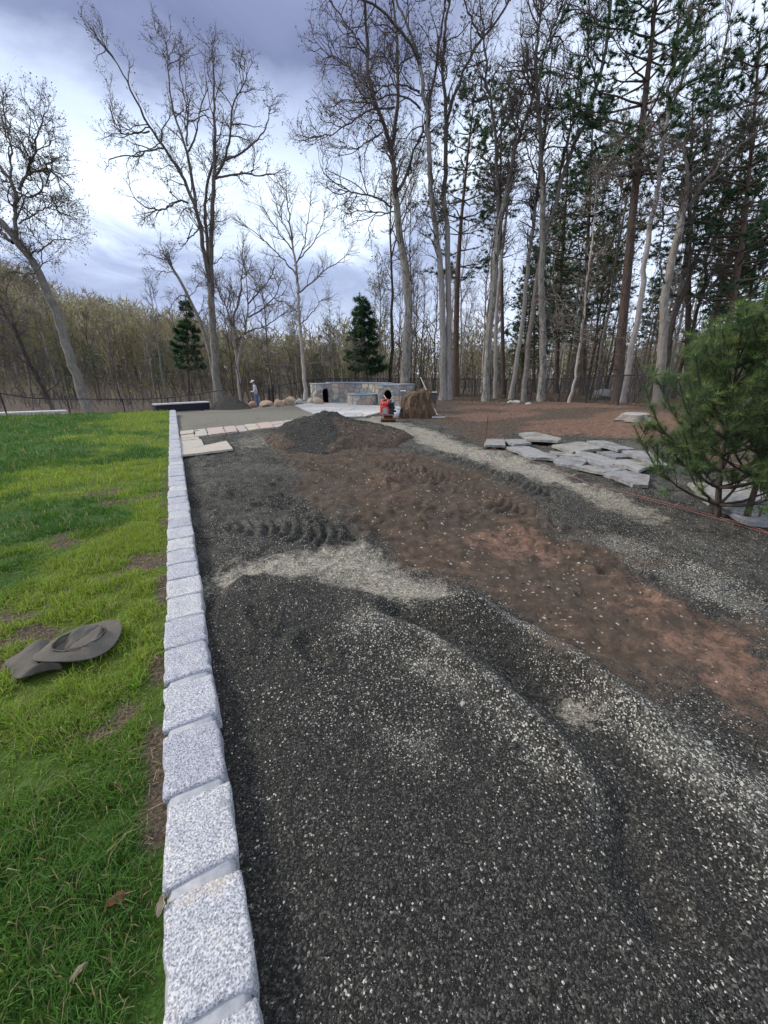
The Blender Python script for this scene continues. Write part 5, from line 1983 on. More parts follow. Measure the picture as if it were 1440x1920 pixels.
# ------------------------------------------------------------------ pale copings beyond the lawn
def long_wall(name, label, pxa, pxb, da, db, hz, wmat, cmat, thick, over):
    A, B = at(pxa[0], pxa[1], da), at(pxb[0], pxb[1], db)
    za, zb = A[2], B[2]
    root = tag(empty(name, (A[0], A[1], za - hz)), label, 'low wall')
    d = (B - A)[:2]
    L = np.linalg.norm(d)
    e = d / L
    n = np.array([-e[1], e[0]])
    if n @ AHEAD[:2] < 0:
        n = -n
    bm = bmesh.new()
    q = [(0, 0), tuple(d), tuple(d + n * thick), tuple(n * thick)]
    add_prism(bm, q, [0, zb - za, zb - za, 0], [hz - 0.07, zb - za + hz - 0.07, zb - za + hz - 0.07, hz - 0.07])
    bm_obj('wall_body', bm, wmat, root)
    k = max(1, int(L / 1.2))
    for i in range(k):
        a, b = d * (i / k) + e * 0.006, d * ((i + 1) / k) - e * 0.006
        zz = lambda t: (zb - za) * t + hz - 0.07
        o_ = n * over
        q = [tuple(a - o_), tuple(b - o_), tuple(b + n * thick + o_), tuple(a + n * thick + o_)]
        bm = bmesh.new()
        z1, z2 = zz(i / k), zz((i + 1) / k)
        add_prism(bm, q, [z1, z2, z2, z1], [z1 + 0.07, z2 + 0.07, z2 + 0.07, z1 + 0.07], bev=0.008)
        bm_obj('coping_slab', bm, cmat, root)


long_wall('pool_wall', 'low dark navy wall under a white coping between the lawn and the far heap', (291, 757.5), (392, 752.5), 23.0, 25.5, 0.50, M['navy'], M['coping'], 0.45, 0.04)
long_wall('coping_wall', 'long pale coping strip at the far left edge of the lawn', (-60, 776), (126, 769.5), 18.0, 20.5, 0.5, M['coping'], M['coping'], 0.5, 0.03)

# ------------------------------------------------------------------ the hat on the lawn
HZ = LAWN_Z + 0.055
hA, hB = gp(64, 1240, HZ), gp(230, 1180, HZ)
hc = (hA + hB) / 2
hr = np.linalg.norm((hB - hA)[:2]) / 2
hdir = math.atan2((hB - hA)[1], (hB - hA)[0])
hr2 = hr * 0.86
root = tag(empty('sun_hat', (hc[0], hc[1], LAWN_Z + 0.060), hdir), 'grey brown wide brimmed sun hat with a neck flap lying on the grass', 'hat')
nA = 64
ths = np.linspace(0, 2 * np.pi, nA, endpoint=False)


def hat_rings(spec):
    """spec: list of (radius, height, offset x, squeeze)"""
    V = []
    for r, z, ox, sq in spec:
        V.append(np.stack([r * hr * np.cos(ths) + ox, r * hr2 * sq * np.sin(ths), np.full(nA, z)], 1))
    V = np.array(V)
    n = len(spec)
    i = np.arange(n - 1)[:, None] * nA + np.arange(nA)[None]
    j = np.arange(n - 1)[:, None] * nA + ((np.arange(nA) + 1) % nA)[None]
    return V, np.stack([i, i + nA, j + nA, j], -1).reshape(-1, 4)


def solid(o, t):
    md = o.modifiers.new('thick', 'SOLIDIFY')
    md.thickness = t
    md.offset = 0
    return o


spec = [(1.0 - 0.42 * k / 11, 0.0, 0.0, 1.0) for k in range(12)]
V, F = hat_rings(spec)
rr_ = np.linspace(1, 0, 12)[:, None]
V[..., 2] = 0.012 + 0.020 * rr_ * np.sin(ths * 2 + 0.6)[None] + 0.010 * rr_ * np.sin(ths * 3 + 2)[None] + 0.020 * (1 - rr_) + 0.0022 * np.sin(rr_ * 34)
solid(np_obj('brim', V.reshape(-1, 3), [F], M['fabric'], root, True), 0.005)
# soft collapsed crown
spec, zz = [], []
for k in range(16):
    t = k / 15
    if t < 0.35:
        r, z = 0.585 - 0.03 * t / 0.35, 0.028 + 0.024 * t / 0.35
    else:
        q = (t - 0.35) / 0.65
        r, z = 0.555 * (1 - q) ** 0.9 + 0.001, 0.052 - 0.020 * math.sin(q * 1.5)
    spec.append((r, z, -0.004, 0.94))
V, F = hat_rings(spec)
x_, y_ = V[..., 0], V[..., 1]
hgt = S(V[..., 2], 0.026, 0.048)
fold = -0.045 * np.exp(-((x_ + 0.62 * hr * 0.55) / (0.22 * hr)) ** 2) * hgt + 0.016 * np.sin(y_ / hr * 6 + x_ / hr * 3) * hgt - 0.020 * np.exp(-((y_ - 0.25 * x_) / (0.06 * hr)) ** 2) * hgt + 0.040 * (fbm(x_ / hr + 5, y_ / hr + 3, 3.0, 3, 444) - 0.5) * hgt
V[..., 2] += fold + 0.012 * (x_ / hr) * hgt
V[..., 1] += 0.012 * np.sin(x_ / hr * 7) * hgt
crown_o = solid(np_obj('crown', V.reshape(-1, 3), [F], M['fabric'], root, True), 0.004)
# a hem cord round the foot of the crown
aa_ = np.linspace(0, 2 * np.pi, 49)
pc = np.stack([0.592 * hr * np.cos(aa_), 0.592 * hr2 * 0.95 * np.sin(aa_), 0.040 + 0.003 * np.sin(aa_ * 9)], 1)
Vv, Qq = tubes(pc[None], np.full((1, 49), 0.0045), 5)
np_obj('hat_band', Vv, [Qq], M['fabric'], crown_o, True)
# neck flap
ZH = lambda a, b: (a / 4.2353, 1100 + b / 4.2353)
outl = [(300, 488), (230, 502), (165, 528), (95, 575), (52, 612), (52, 640), (78, 672), (84, 705), (110, 738), (175, 754), (250, 735), (330, 695), (420, 662), (500, 652)]
op = np.array([gp(*ZH(a, b), HZ - 0.03) for a, b in outl])
ca_, sa_ = math.cos(-hdir), math.sin(-hdir)
lo_ = np.stack([(op[:, 0] - hc[0]) * ca_ - (op[:, 1] - hc[1]) * sa_, (op[:, 0] - hc[0]) * sa_ + (op[:, 1] - hc[1]) * ca_], 1)
t_ = np.linspace(0, 1, 40)
so = np.concatenate([[0], np.cumsum(np.linalg.norm(np.diff(lo_, axis=0), axis=1))])
so /= so[-1]
ox_, oy_ = np.interp(t_, so, lo_[:, 0]), np.interp(t_, so, lo_[:, 1])
a0_, a1_ = math.atan2(lo_[0, 1] / hr2, lo_[0, 0] / hr), math.atan2(lo_[-1, 1] / hr2, lo_[-1, 0] / hr)
if a0_ < 0:
    a0_ += 2 * math.pi
if a1_ < a0_ - math.pi or a1_ < 0:
    a1_ += 2 * math.pi
ia = a0_ + (a1_ - a0_) * t_
ix_, iy_ = 0.93 * hr * np.cos(ia), 0.93 * hr2 * np.sin(ia)
K_ = 16
w_ = np.linspace(0, 1, K_)[:, None]
X = ix_ * (1 - w_) + ox_ * w_
Y = iy_ * (1 - w_) + oy_ * w_
Z = 0.004 - 0.028 * w_ + 0.034 * np.sin(w_ * np.pi) * (0.55 + 0.45 * np.sin(t_ * 9 + 0.8)) + 0.018 * np.sin(t_ * 15 + w_ * 3) * w_ * (1 - 0.4 * w_)
V = np.stack([X, Y, Z], -1).reshape(-1, 3)
i = np.arange(K_ - 1)[:, None] * 40 + np.arange(39)[None]
F = np.stack([i, i + 1, i + 41, i + 40], -1).reshape(-1, 4)
solid(np_obj('neck_flap', V, [F], M['fabric'], root, True), 0.004)

# ------------------------------------------------------------------ the man at the back
def skin_mesh(name, pts, edges, mat, parent, root_i=0, sub=2):
    """a body grown over a skeleton: pts (x, y, z, rx, ry)"""
    me = bpy.data.meshes.new(name)
    me.from_pydata([p[:3] for p in pts], edges, [])
    ob = bpy.data.objects.new(name, me)
    COL.objects.link(ob)
    md = ob.modifiers.new('skin', 'SKIN')
    md.use_smooth_shade = True
    for k, p in enumerate(pts):
        sv = me.skin_vertices[0].data[k]
        sv.radius = (p[3], p[4] if len(p) > 4 else p[3])
        sv.use_root = k == root_i
    sb = ob.modifiers.new('sub', 'SUBSURF')
    sb.levels = sb.render_levels = sub
    dg = bpy.context.evaluated_depsgraph_get()
    m2 = bpy.data.meshes.new_from_object(ob.evaluated_get(dg))
    bpy.data.objects.remove(ob)
    m2.materials.clear()
    m2.materials.append(mat)
    m2.name = name
    for p in m2.polygons:
        p.use_smooth = True
    return link(bpy.data.objects.new(name, m2), parent)


mp = at(483, 763, 27.6)
mz = float(z_land(mp[0], mp[1]))
man = tag(empty('person', (mp[0], mp[1], mz), math.atan2(-RIGHT[1], -RIGHT[0]) + 0.25), 'man in a white cap, pale shirt and blue jeans standing beside the far heap', 'person')
# x is where he faces, y his left
body = [(0, 0, 0.95, 0.15, 0.12), (0.01, 0, 1.10, 0.145, 0.11), (0.04, 0, 1.28, 0.16, 0.115), (0.07, 0, 1.42, 0.15, 0.09), (0.09, 0, 1.50, 0.055, 0.055), (0.125, 0, 1.565, 0.085, 0.072), (0.145, 0, 1.66, 0.105, 0.082), (0.14, 0, 1.725, 0.075, 0.065)]
ed = [(0, 1), (1, 2), (2, 3), (3, 4), (4, 5), (5, 6), (6, 7)]


def limb(pts, frm):
    k = len(body)
    body.extend(pts)
    ed.append((frm, k))
    ed.extend((k + i, k + i + 1) for i in range(len(pts) - 1))


for s in (1, -1):
    limb([(0.06, s * 0.19, 1.41, 0.062), (0.03, s * 0.235, 1.16, 0.050), (0.19, s * 0.19, 1.03, 0.040), (0.29, s * 0.10, 1.04, 0.030), (0.35, s * 0.075, 1.03, 0.034)], 3)
    k = len(body) - 1
    for q in range(4):
        limb([(0.385, s * (0.085 - q * 0.018), 1.025 + 0.004 * q, 0.010), (0.415, s * (0.07 - q * 0.014), 1.005, 0.009), (0.418 - 0.012 * (q == 3), s * (0.055 - q * 0.012), 0.978, 0.008)], k)
    limb([(0.345, s * 0.04, 1.055, 0.011), (0.375, s * 0.025, 1.05, 0.009)], k)
for s, fx in ((1, 0.05), (-1, -0.06)):
    limb([(0.0, s * 0.10, 0.87, 0.10), (0.02 + fx * 0.5, s * 0.11, 0.50, 0.066), (fx, s * 0.115, 0.10, 0.045), (fx + 0.06, s * 0.125, 0.05, 0.040), (fx + 0.17, s * 0.14, 0.035, 0.030)], 0)
skin_mesh('body', body, ed, M['skin'], man)
sh = [(0.0, 0, 0.93, 0.185, 0.145), (0.01, 0, 1.06, 0.175, 0.135), (0.04, 0, 1.26, 0.185, 0.14), (0.065, 0, 1.40, 0.17, 0.115), (0.085, 0, 1.475, 0.075, 0.07)]
se = [(0, 1), (1, 2), (2, 3), (3, 4)]
for s in (1, -1):
    k = len(sh)
    sh += [(0.06, s * 0.20, 1.405, 0.080), (0.03, s * 0.24, 1.16, 0.068), (0.17, s * 0.20, 1.035, 0.058), (0.27, s * 0.12, 1.038, 0.046)]
    se += [(3, k), (k, k + 1), (k + 1, k + 2), (k + 2, k + 3)]
skin_mesh('shirt', sh, se, M['shirt'], man)
jn = [(0.0, 0, 0.97, 0.165, 0.135), (0.0, 0, 0.88, 0.165, 0.13)]
je = [(0, 1)]
for s, fx in ((1, 0.05), (-1, -0.06)):
    k = len(jn)
    jn += [(0.0, s * 0.10, 0.80, 0.115), (0.02 + fx * 0.5, s * 0.11, 0.50, 0.090), (fx + 0.01, s * 0.115, 0.22, 0.078), (fx + 0.02, s * 0.115, 0.07, 0.080)]
    je += [(1, k), (k, k + 1), (k + 1, k + 2), (k + 2, k + 3)]
skin_mesh('jeans', jn, je, M['jeans'], man)
for s, fx in ((1, 0.05), (-1, -0.06)):
    skin_mesh('shoe', [(fx - 0.05, s * 0.115, 0.055, 0.055), (fx + 0.06, s * 0.125, 0.052, 0.056), (fx + 0.19, s * 0.142, 0.042, 0.046)], [(0, 1), (1, 2)], M['shoe'], man, 1)
bm = bmesh.new()
bmesh.ops.create_uvsphere(bm, u_segments=18, v_segments=10, radius=0.118, matrix=Matrix.Translation((0.135, 0, 1.685)) @ Matrix.Rotation(0.25, 4, 'Y') @ Matrix.Diagonal((1.08, 0.90, 0.92, 1)))
bmesh.ops.delete(bm, geom=[v for v in bm.verts if v.co.z < 1.665 + (0.135 - v.co.x) * 0.25], context='VERTS')
cap_o = bm_obj('cap', bm, M['cap_cloth'], man, True)
bm = bmesh.new()
vs = []
for k in range(9):
    a = -1.1 + 2.2 * k / 8
    vs.append((bm.verts.new((0.135 + 0.11 * math.cos(a), 0.10 * math.sin(a), 1.665)), bm.verts.new((0.145 + 0.195 * math.cos(a * 0.85), 0.10 * math.sin(a), 1.63))))
for a, b in zip(vs, vs[1:]):
    bm.faces.new((a[0], b[0], b[1], a[1]))
solid(bm_obj('cap_brim', bm, M['cap_cloth'], cap_o), 0.008)
bm = bmesh.new()
bmesh.ops.create_uvsphere(bm, u_segments=14, v_segments=9, radius=0.10, matrix=Matrix.Translation((0.112, 0, 1.645)) @ Matrix.Diagonal((0.95, 0.92, 0.85, 1)))
bmesh.ops.delete(bm, geom=[v for v in bm.verts if v.co.x > 0.135], context='VERTS')
bm_obj('hair', bm, M['hair'], man, True)
bm = bmesh.new()
for s in (1, -1):
    bmesh.ops.create_uvsphere(bm, u_segments=8, v_segments=6, radius=0.013, matrix=Matrix.Translation((0.212, s * 0.033, 1.635)))
bm_obj('eyes', bm, M['hair'], man, True)
bm = bmesh.new()
add_rod(bm, (0.205, 0, 1.635), (0.243, 0, 1.595), 0.010, 0.018, seg=8)
for s in (1, -1):
    bmesh.ops.create_uvsphere(bm, u_segments=8, v_segments=6, radius=0.028, matrix=Matrix.Translation((0.135, s * 0.085, 1.62)) @ Matrix.Diagonal((0.6, 0.35, 1, 1)))
bm_obj('nose_and_ears', bm, M['skin'], man, True)

# ------------------------------------------------------------------ trees: growth
def resample(P, R, K):
    P, R = np.asarray(P, float), np.asarray(R, float)
    s = np.concatenate([[0], np.cumsum(np.linalg.norm(np.diff(P, axis=0), axis=1))])
    t = np.linspace(0, s[-1], K)
    # a soft corner at every traced point
    out = np.stack([np.interp(t, s, P[:, i]) for i in range(3)], 1)
    sm = out.copy()
    for _ in range(2):
        sm[1:-1] = 0.25 * sm[:-2] + 0.5 * sm[1:-1] + 0.25 * sm[2:]
    return sm, np.interp(t, s, R)


def spawn(rng, P, R, n, lo, hi, length, ang, K, r0, taper, jit, up, shorten=0.45, zmin=None, flat=0.0, ksel=0.8):
    """children of the branches P (N, K, 3): n of them, spread by length"""
    P, R = np.asarray(P), np.asarray(R)
    N, Kp, _ = P.shape
    L = np.linalg.norm(np.diff(P, axis=1), axis=2).sum(1)
    m = n * 3 if zmin is not None else n
    who = rng.choice(N, m, p=L / L.sum())
    t = lo + (hi - lo) * rng.random(m)
    f = t * (Kp - 1)
    i = np.minimum(f.astype(int), Kp - 2)
    f = (f - i)[:, None]
    pos = P[who, i] * (1 - f) + P[who, i + 1] * f
    if zmin is not None:
        k = np.nonzero(pos[:, 2] > zmin)[0][:n]
        who, t, i, f, pos = who[k], t[k], i[k], f[k], pos[k]
    m = len(pos)
    tan = P[who, i + 1] - P[who, i]
    tan /= np.linalg.norm(tan, axis=1, keepdims=True) + 1e-9
    rad = R[who, i] * (1 - f[:, 0]) + R[who, i + 1] * f[:, 0]
    v = rng.normal(size=(m, 3))
    v[:, 2] *= 1 - flat
    v -= (v * tan).sum(1, keepdims=True) * tan
    v /= np.linalg.norm(v, axis=1, keepdims=True) + 1e-9
    a = np.radians(rng.uniform(ang[0], ang[1], m))[:, None]
    d = tan * np.cos(a) + v * np.sin(a)
    d[:, 2] += up
    d /= np.linalg.norm(d, axis=1, keepdims=True)
    ln = length * rng.uniform(0.55, 1.3, m) * (1 - shorten * t)
    out = np.empty((m, K, 3))
    out[:, 0] = pos
    st = (ln / (K - 1))[:, None]
    for k in range(1, K):
        out[:, k] = out[:, k - 1] + d * st
        d = d + rng.normal(size=(m, 3)) * jit
        d[:, 2] += up * 0.35
        d /= np.linalg.norm(d, axis=1, keepdims=True)
    ra = np.minimum(r0 * rng.uniform(0.75, 1.25, m), rad * ksel)
    rr = ra[:, None] * np.linspace(1, taper, K)[None]
    return out, rr


def bud_quads(rng, P, size, cols, spread=0.0, hang=0.0):
    """small leaf or bud shapes: a diamond of two triangles each"""
    n = len(P)
    P = P + rng.normal(size=(n, 3)) * spread
    a = rng.normal(size=(n, 3))
    a[:, 2] -= hang
    a /= np.linalg.norm(a, axis=1, keepdims=True)
    b = np.cross(a, rng.normal(size=(n, 3)))
    b /= np.linalg.norm(b, axis=1, keepdims=True)
    s = size * rng.uniform(0.6, 1.4, n)[:, None]
    V = np.stack([P, P + a * s * 0.5 + b * s * 0.24, P + a * s, P + a * s * 0.5 - b * s * 0.24], 1).reshape(-1, 3)
    cols = np.asarray(cols)
    c = cols[rng.integers(0, len(cols), n)] * rng.uniform(0.7, 1.3, n)[:, None]
    return V, np.arange(n * 4).reshape(-1, 4), np.repeat(c, 4, 0)


BUD_BROWN = [(0.095, 0.070, 0.055), (0.125, 0.085, 0.060), (0.075, 0.060, 0.055), (0.14, 0.11, 0.065)]
BUD_GREEN = [(0.150, 0.155, 0.060), (0.19, 0.185, 0.075), (0.125, 0.125, 0.06), (0.17, 0.14, 0.085)]


def ground_root(px, depth):
    p = at(px, 760, depth)
    u_, d_ = ud(p[0], p[1])
    return p, float(z_land(p[0], p[1]))


def trace(limbs, depth, K=16, rng=None, flare=1.5, spread=1.0):
    """limbs drawn on the photograph -> polylines in the round. limb: (w0, w1, lean, [(px, py) ...]) with widths in pixels;
    lean moves the limb's end nearer or farther"""
    Ps, Rs = [], []
    for li, (w0, w1, lean, pts) in enumerate(limbs):
        pts = list(pts)
        if pts[-1][1] < 14:
            dx = pts[-1][0] - pts[-2][0]
            dy = pts[-1][1] - pts[-2][1]
            L = math.hypot(dx, dy) + 1e-6
            pts.append((pts[-1][0] + dx / L * 120, pts[-1][1] + dy / L * 120))
        s = np.concatenate([[0], np.cumsum([math.hypot(b[0] - a[0], b[1] - a[1]) for a, b in zip(pts, pts[1:])])])
        s /= s[-1]
        P, R = [], []
        off0 = 0.0
        if li:
            # start on whatever limb passes there
            q0 = at(pts[0][0], pts[0][1], depth)
            best = None
            for A in Ps:
                pr = np.array([[FPX * ((a - CPOS) @ RIGHT) / ((a - CPOS) @ FWD), FPX * ((a - CPOS) @ UPV) / ((a - CPOS) @ FWD)] for a in A])
                tgt = np.array([pts[0][0] - 720, 960 - pts[0][1]])
                j = np.argmin(np.linalg.norm(pr - tgt, axis=1))
                dd = np.linalg.norm(pr[j] - tgt)
                if best is None or dd < best[0]:
                    best = (dd, A[j] @ AHEAD)
            off0 = best[1] - depth
        for (a, b), t in zip(pts, s):
            dep = depth + off0 + lean * t * spread
            p = at(a, b, dep)
            zc = (p - CPOS) @ FWD
            P.append(p)
            R.append((w0 + (w1 - w0) * t) / 2 * zc / FPX * 0.88)
        P, R = np.array(P), np.array(R)
        if li == 0 or pts[0][1] > 700:
            P[0, 2] = float(z_land(P[0, 0], P[0, 1])) - 0.15
            # the root flare
            q = P[0] + (P[1] - P[0]) * min(0.5, 0.5 / (np.linalg.norm(P[1] - P[0]) + 1e-6))
            P = np.concatenate([P[:1], [q], P[1:]])
            R = np.concatenate([[R[0] * flare], [R[0]], R[1:]])
        P2, R2 = resample(P, R, K)
        if rng is not None:
            w = rng.normal(size=(K, 3)) * 0.03
            w[0] = 0
            w[-1] = 0
            P2 = P2 + w
        Ps.append(P2)
        Rs.append(R2)
    return np.array(Ps), np.array(Rs)


def flare_trunk(P, R, J, sides):
    V, Q = tubes(P, R, sides)
    # bark is never a clean cylinder
    n = 1 + 0.10 * (fbm(V[:, 0] * 3 + V[:, 1] * 2, V[:, 2] * 1.2, 1.0, 3, 500) - 0.5)
    J.add(V, Q)


def hero_tree(label, limbs, depth, seed, bark, group=None, name='bare_tree', zfrac=None, n1=60, len1=2.6, k2=7.0, k3=6.0, jit=0.30, up=0.10, ang=(30, 75),
              buds=BUD_BROWN, bud=0.10, budn=1.5, twig='twig', sides=9, len2=1.0, len3=0.5, lo=0.15, extra=0, rt=1.0, spread=1.0):
    rng = np.random.default_rng(seed)
    P, R = trace(limbs, depth, 16, rng, spread=spread)
    base = P[0, 0].copy()
    base[2] += 0.15
    P = P - base
    root = tag(empty(name, base), label, 'tree', group)
    J = Joined()
    # the bole and whatever springs from the ground carry the trunk's bark, the limbs a darker one with their backlit shade put into its colour
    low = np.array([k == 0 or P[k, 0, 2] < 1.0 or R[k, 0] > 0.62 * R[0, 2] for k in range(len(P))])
    flare_trunk(P[low], R[low], J, sides)
    J.obj('trunk', M[bark], root, True)
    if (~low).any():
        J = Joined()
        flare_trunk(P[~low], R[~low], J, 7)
        J.obj('limbs', M['bark_limb_backlit'], root, True)
    zmin = None if zfrac is None else zfrac
    n = n1
    P1, R1 = spawn(rng, P, R, n, lo, 1.0, len1, ang, 8, 0.034 * rt, 0.35, jit, up, 0.35, zmin)
    tipP, tipR = P[:, -4:], R[:, -4:]
    # leaders: every traced limb ends in a spray
    P1b, R1b = spawn(rng, tipP, tipR, max(6, 4 * len(P)), 0.4, 1.0, len1 * 0.8, (8, 40), 8, 0.026 * rt, 0.35, jit, up, 0.1, zmin)
    P1, R1 = np.concatenate([P1, P1b]), np.concatenate([R1, R1b])
    P2, R2 = spawn(rng, P1, R1, int(len(P1) * k2), 0.18, 1.0, len2, (25, 70), 5, 0.0135 * rt, 0.5, jit, up * 0.8, 0.4)
    P3, R3 = spawn(rng, P2, R2, int(len(P2) * k3), 0.2, 1.0, len3, (20, 65), 3, 0.0088 * rt, 0.55, jit, up, 0.3)
    J = Joined()
    for A, B, s in ((P1, R1, 5), (P2, R2, 3)):
        V, Q = tubes(A, B, s)
        J.add(V, Q)
    V, F = cones(P3[:, 0], P3[:, 2], R3[:, 0] * 1.1)
    J.add(V, F)
    J.obj('branches', M[twig], root, True)
    nb = int(len(P3) * budn)
    if nb:
        who = rng.integers(0, len(P3), nb)
        tt = rng.random(nb)[:, None]
        pos = P3[who, 1] * (1 - tt) + P3[who, 2] * tt
        V, Q, c = bud_quads(rng, pos, bud, buds, 0.03, 0.5)
        J = Joined()
        J.add(V, Q, col=c)
        J.obj('buds', M['leaf'], root)['kind'] = 'stuff'
    return root


# ------------------------------------------------------------------ trees traced from the photograph
hero_tree('tall double stemmed bare tree standing alone behind the lawn and the far heap', [
    (17, 13, 0.0, [(413, 766), (406, 700), (401, 640), (397, 580), (393, 530)]),
    (11, 7.5, 0.4, [(396, 560), (396, 480), (398, 399), (399, 360), (403, 320)]),
    (7.5, 2.2, 0.8, [(403, 320), (403, 294), (402, 267), (403, 228), (402, 162), (400, 109), (398, 92)]),
    (6, 2.0, -1.6, [(403, 331), (423, 296), (433, 257), (435, 201), (444, 178), (462, 150)]),
    (4.5, 1.8, -1.0, [(404, 335), (444, 327), (464, 323), (483, 331), (505, 325), (518, 328)]),
    (4.5, 1.8, 1.5, [(423, 300), (444, 294), (468, 275), (491, 257), (503, 230), (508, 205)]),
    (10, 6, -0.6, [(393, 530), (384, 480), (375, 420), (367, 386), (357, 365), (344, 333), (330, 310)]),
    (6, 2.0, -1.8, [(330, 310), (309, 278), (296, 260), (280, 238), (264, 209), (251, 183), (235, 143), (222, 120), (196, 91)]),
    (7, 2.0, 1.4, [(367, 386), (362, 350), (359, 333), (353, 289), (351, 273), (338, 254), (330, 228), (317, 178), (315, 130), (312, 83)]),
    (4, 1.8, 2.0, [(351, 273), (349, 241), (352, 210), (345, 180), (338, 150), (335, 110)]),
    (4, 1.8, -0.6, [(352, 285), (367, 260), (374, 215), (380, 185), (390, 165)]),
    (8, 5, 1.0, [(392, 540), (391, 480), (387, 426), (384, 368), (388, 347), (399, 307)]),
    (3.6, 1.8, -1.5, [(306, 279), (286, 279), (257, 296), (241, 289), (206, 299)]),
    (3.4, 1.8, 1.2, [(280, 246), (246, 252), (228, 249), (209, 233)]),
    (4.2, 2.0, -1.4, [(354, 381), (336, 376), (320, 384), (307, 394), (275, 391), (251, 370)]),
    (9, 5, 1.5, [(404, 750), (398, 680), (388, 640), (375, 600), (364, 578), (347, 542), (330, 509), (314, 487)]),
    (3.0, 1.6, -1.2, [(375, 428), (362, 440), (350, 452), (362, 420)]),
], 31.0, 101, 'bark', zfrac=5.5, n1=120, len1=2.3, jit=0.30, k2=6.5, k3=5.0, bud=0.085, budn=1.3)

hero_tree('tall grey tree leaning steeply to the left at the left end of the lawn', [
    (19, 15, -0.5, [(172, 772), (160, 760), (146, 705), (122, 641), (102, 573), (81, 529), (61, 489)]),
    (14, 9, -0.6, [(61, 489), (30, 451), (0, 411), (-30, 390), (-70, 330)]),
    (8, 5.5, 0.6, [(31, 452), (27, 404), (32, 360), (20, 333), (0, 313), (-30, 270)]),
    (5.5, 2.2, 0.8, [(34, 356), (51, 326), (85, 318), (112, 329), (135, 357)]),
    (4.5, 2.0, -1.5, [(50, 326), (62, 290), (70, 250), (82, 215)]),
    (4.5, 2.0, 1.5, [(20, 333), (22, 280), (10, 230), (5, 190)]),
    (3.5, 1.8, -0.8, [(58, 478), (81, 465), (105, 448), (122, 450)]),
    (3.5, 1.8, 0.8, [(35, 420), (62, 405), (90, 385), (112, 400)]),
    (8, 4, 1.0, [(24, 455), (0, 434), (-40, 420)]),
    (4.0, 2.0, 1.8, [(32, 360), (60, 375), (85, 350), (100, 300)]),
], 22.0, 111, 'bark', zfrac=7.0, n1=75, len1=1.7, jit=0.32, k2=7, k3=6, bud=0.075, budn=1.5)

hero_tree('slim straight bare ornamental tree with upswept branches left of the curved wall', [
    (8.5, 6.5, 0.0, [(575, 757), (571, 710), (568, 680), (565, 640), (561, 590)]),
    (6.5, 4.2, 0.0, [(561, 595), (558, 540), (553, 490), (547, 450)]),
    (4.0, 1.2, 0.2, [(547, 452), (544, 420), (539, 385), (535, 340)]),
    (3.4, 1.1, -1.2, [(555, 515), (535, 490), (500, 455), (478, 435), (455, 420)]),
    (3.4, 1.1, 1.0, [(559, 550), (585, 530), (610, 505), (635, 490), (657, 476)]),
    (3.0, 1.1, 1.2, [(552, 498), (575, 470), (595, 445), (612, 395)]),
    (3.0, 1.1, -1.0, [(550, 470), (525, 440), (505, 410), (490, 378)]),
    (2.8, 1.1, 0.9, [(554, 500), (570, 465), (578, 410), (582, 365)]),
    (2.6, 1.1, -0.9, [(547, 450), (532, 420), (520, 390), (514, 365)]),
    (2.8, 1.1, 1.0, [(562, 590), (540, 570), (515, 560), (495, 540)]),
    (2.6, 1.1, -1.0, [(563, 610), (580, 590), (595, 575), (605, 560)]),
    (1.7, 0.9, -0.8, [(568, 672), (540, 655), (510, 648), (478, 660)]),
    (1.7, 0.9, 0.8, [(569, 688), (600, 672), (635, 664), (660, 650)]),
    (1.6, 0.9, 1.2, [(569, 692), (540, 684), (500, 684), (470, 676)]),
    (1.6, 0.9, -1.2, [(568, 680), (592, 682), (620, 676), (650, 672)]),
], 27.0, 121, 'bark_pale', zfrac=2.4, n1=95, len1=1.5, jit=0.07, up=0.10, ang=(35, 55), k2=6.5, k3=2.5, budn=0, len2=0.7, len3=0.3, rt=0.62, twig='twig_pale')

hero_tree('pale spreading bare tree with many forks between the man and the big double tree', [
    (7, 5.5, 0.0, [(452, 745), (447, 710), (444, 681), (440, 639), (437, 612)]),
    (4.5, 1.6, 0.8, [(437, 612), (439, 584), (451, 564), (453, 514), (460, 480)]),
    (4.8, 1.6, -0.8, [(446, 690), (450, 653), (464, 598), (465, 570), (464, 528), (458, 495)]),
    (3.6, 1.5, 1.2, [(465, 595), (494, 578), (517, 556), (525, 530)]),
    (3.4, 1.5, -1.2, [(465, 570), (489, 542), (505, 525), (515, 500)]),
    (3.8, 1.5, 1.0, [(437, 615), (425, 580), (412, 550), (402, 520)]),
    (3.2, 1.5, -1.0, [(440, 640), (470, 620), (500, 610), (530, 590)]),
], 33.0, 131, 'bark_pale', zfrac=4.0, n1=60, len1=2.2, jit=0.22, up=0.14, k2=7, k3=4, budn=0.4, bud=0.08, twig='twig_pale')

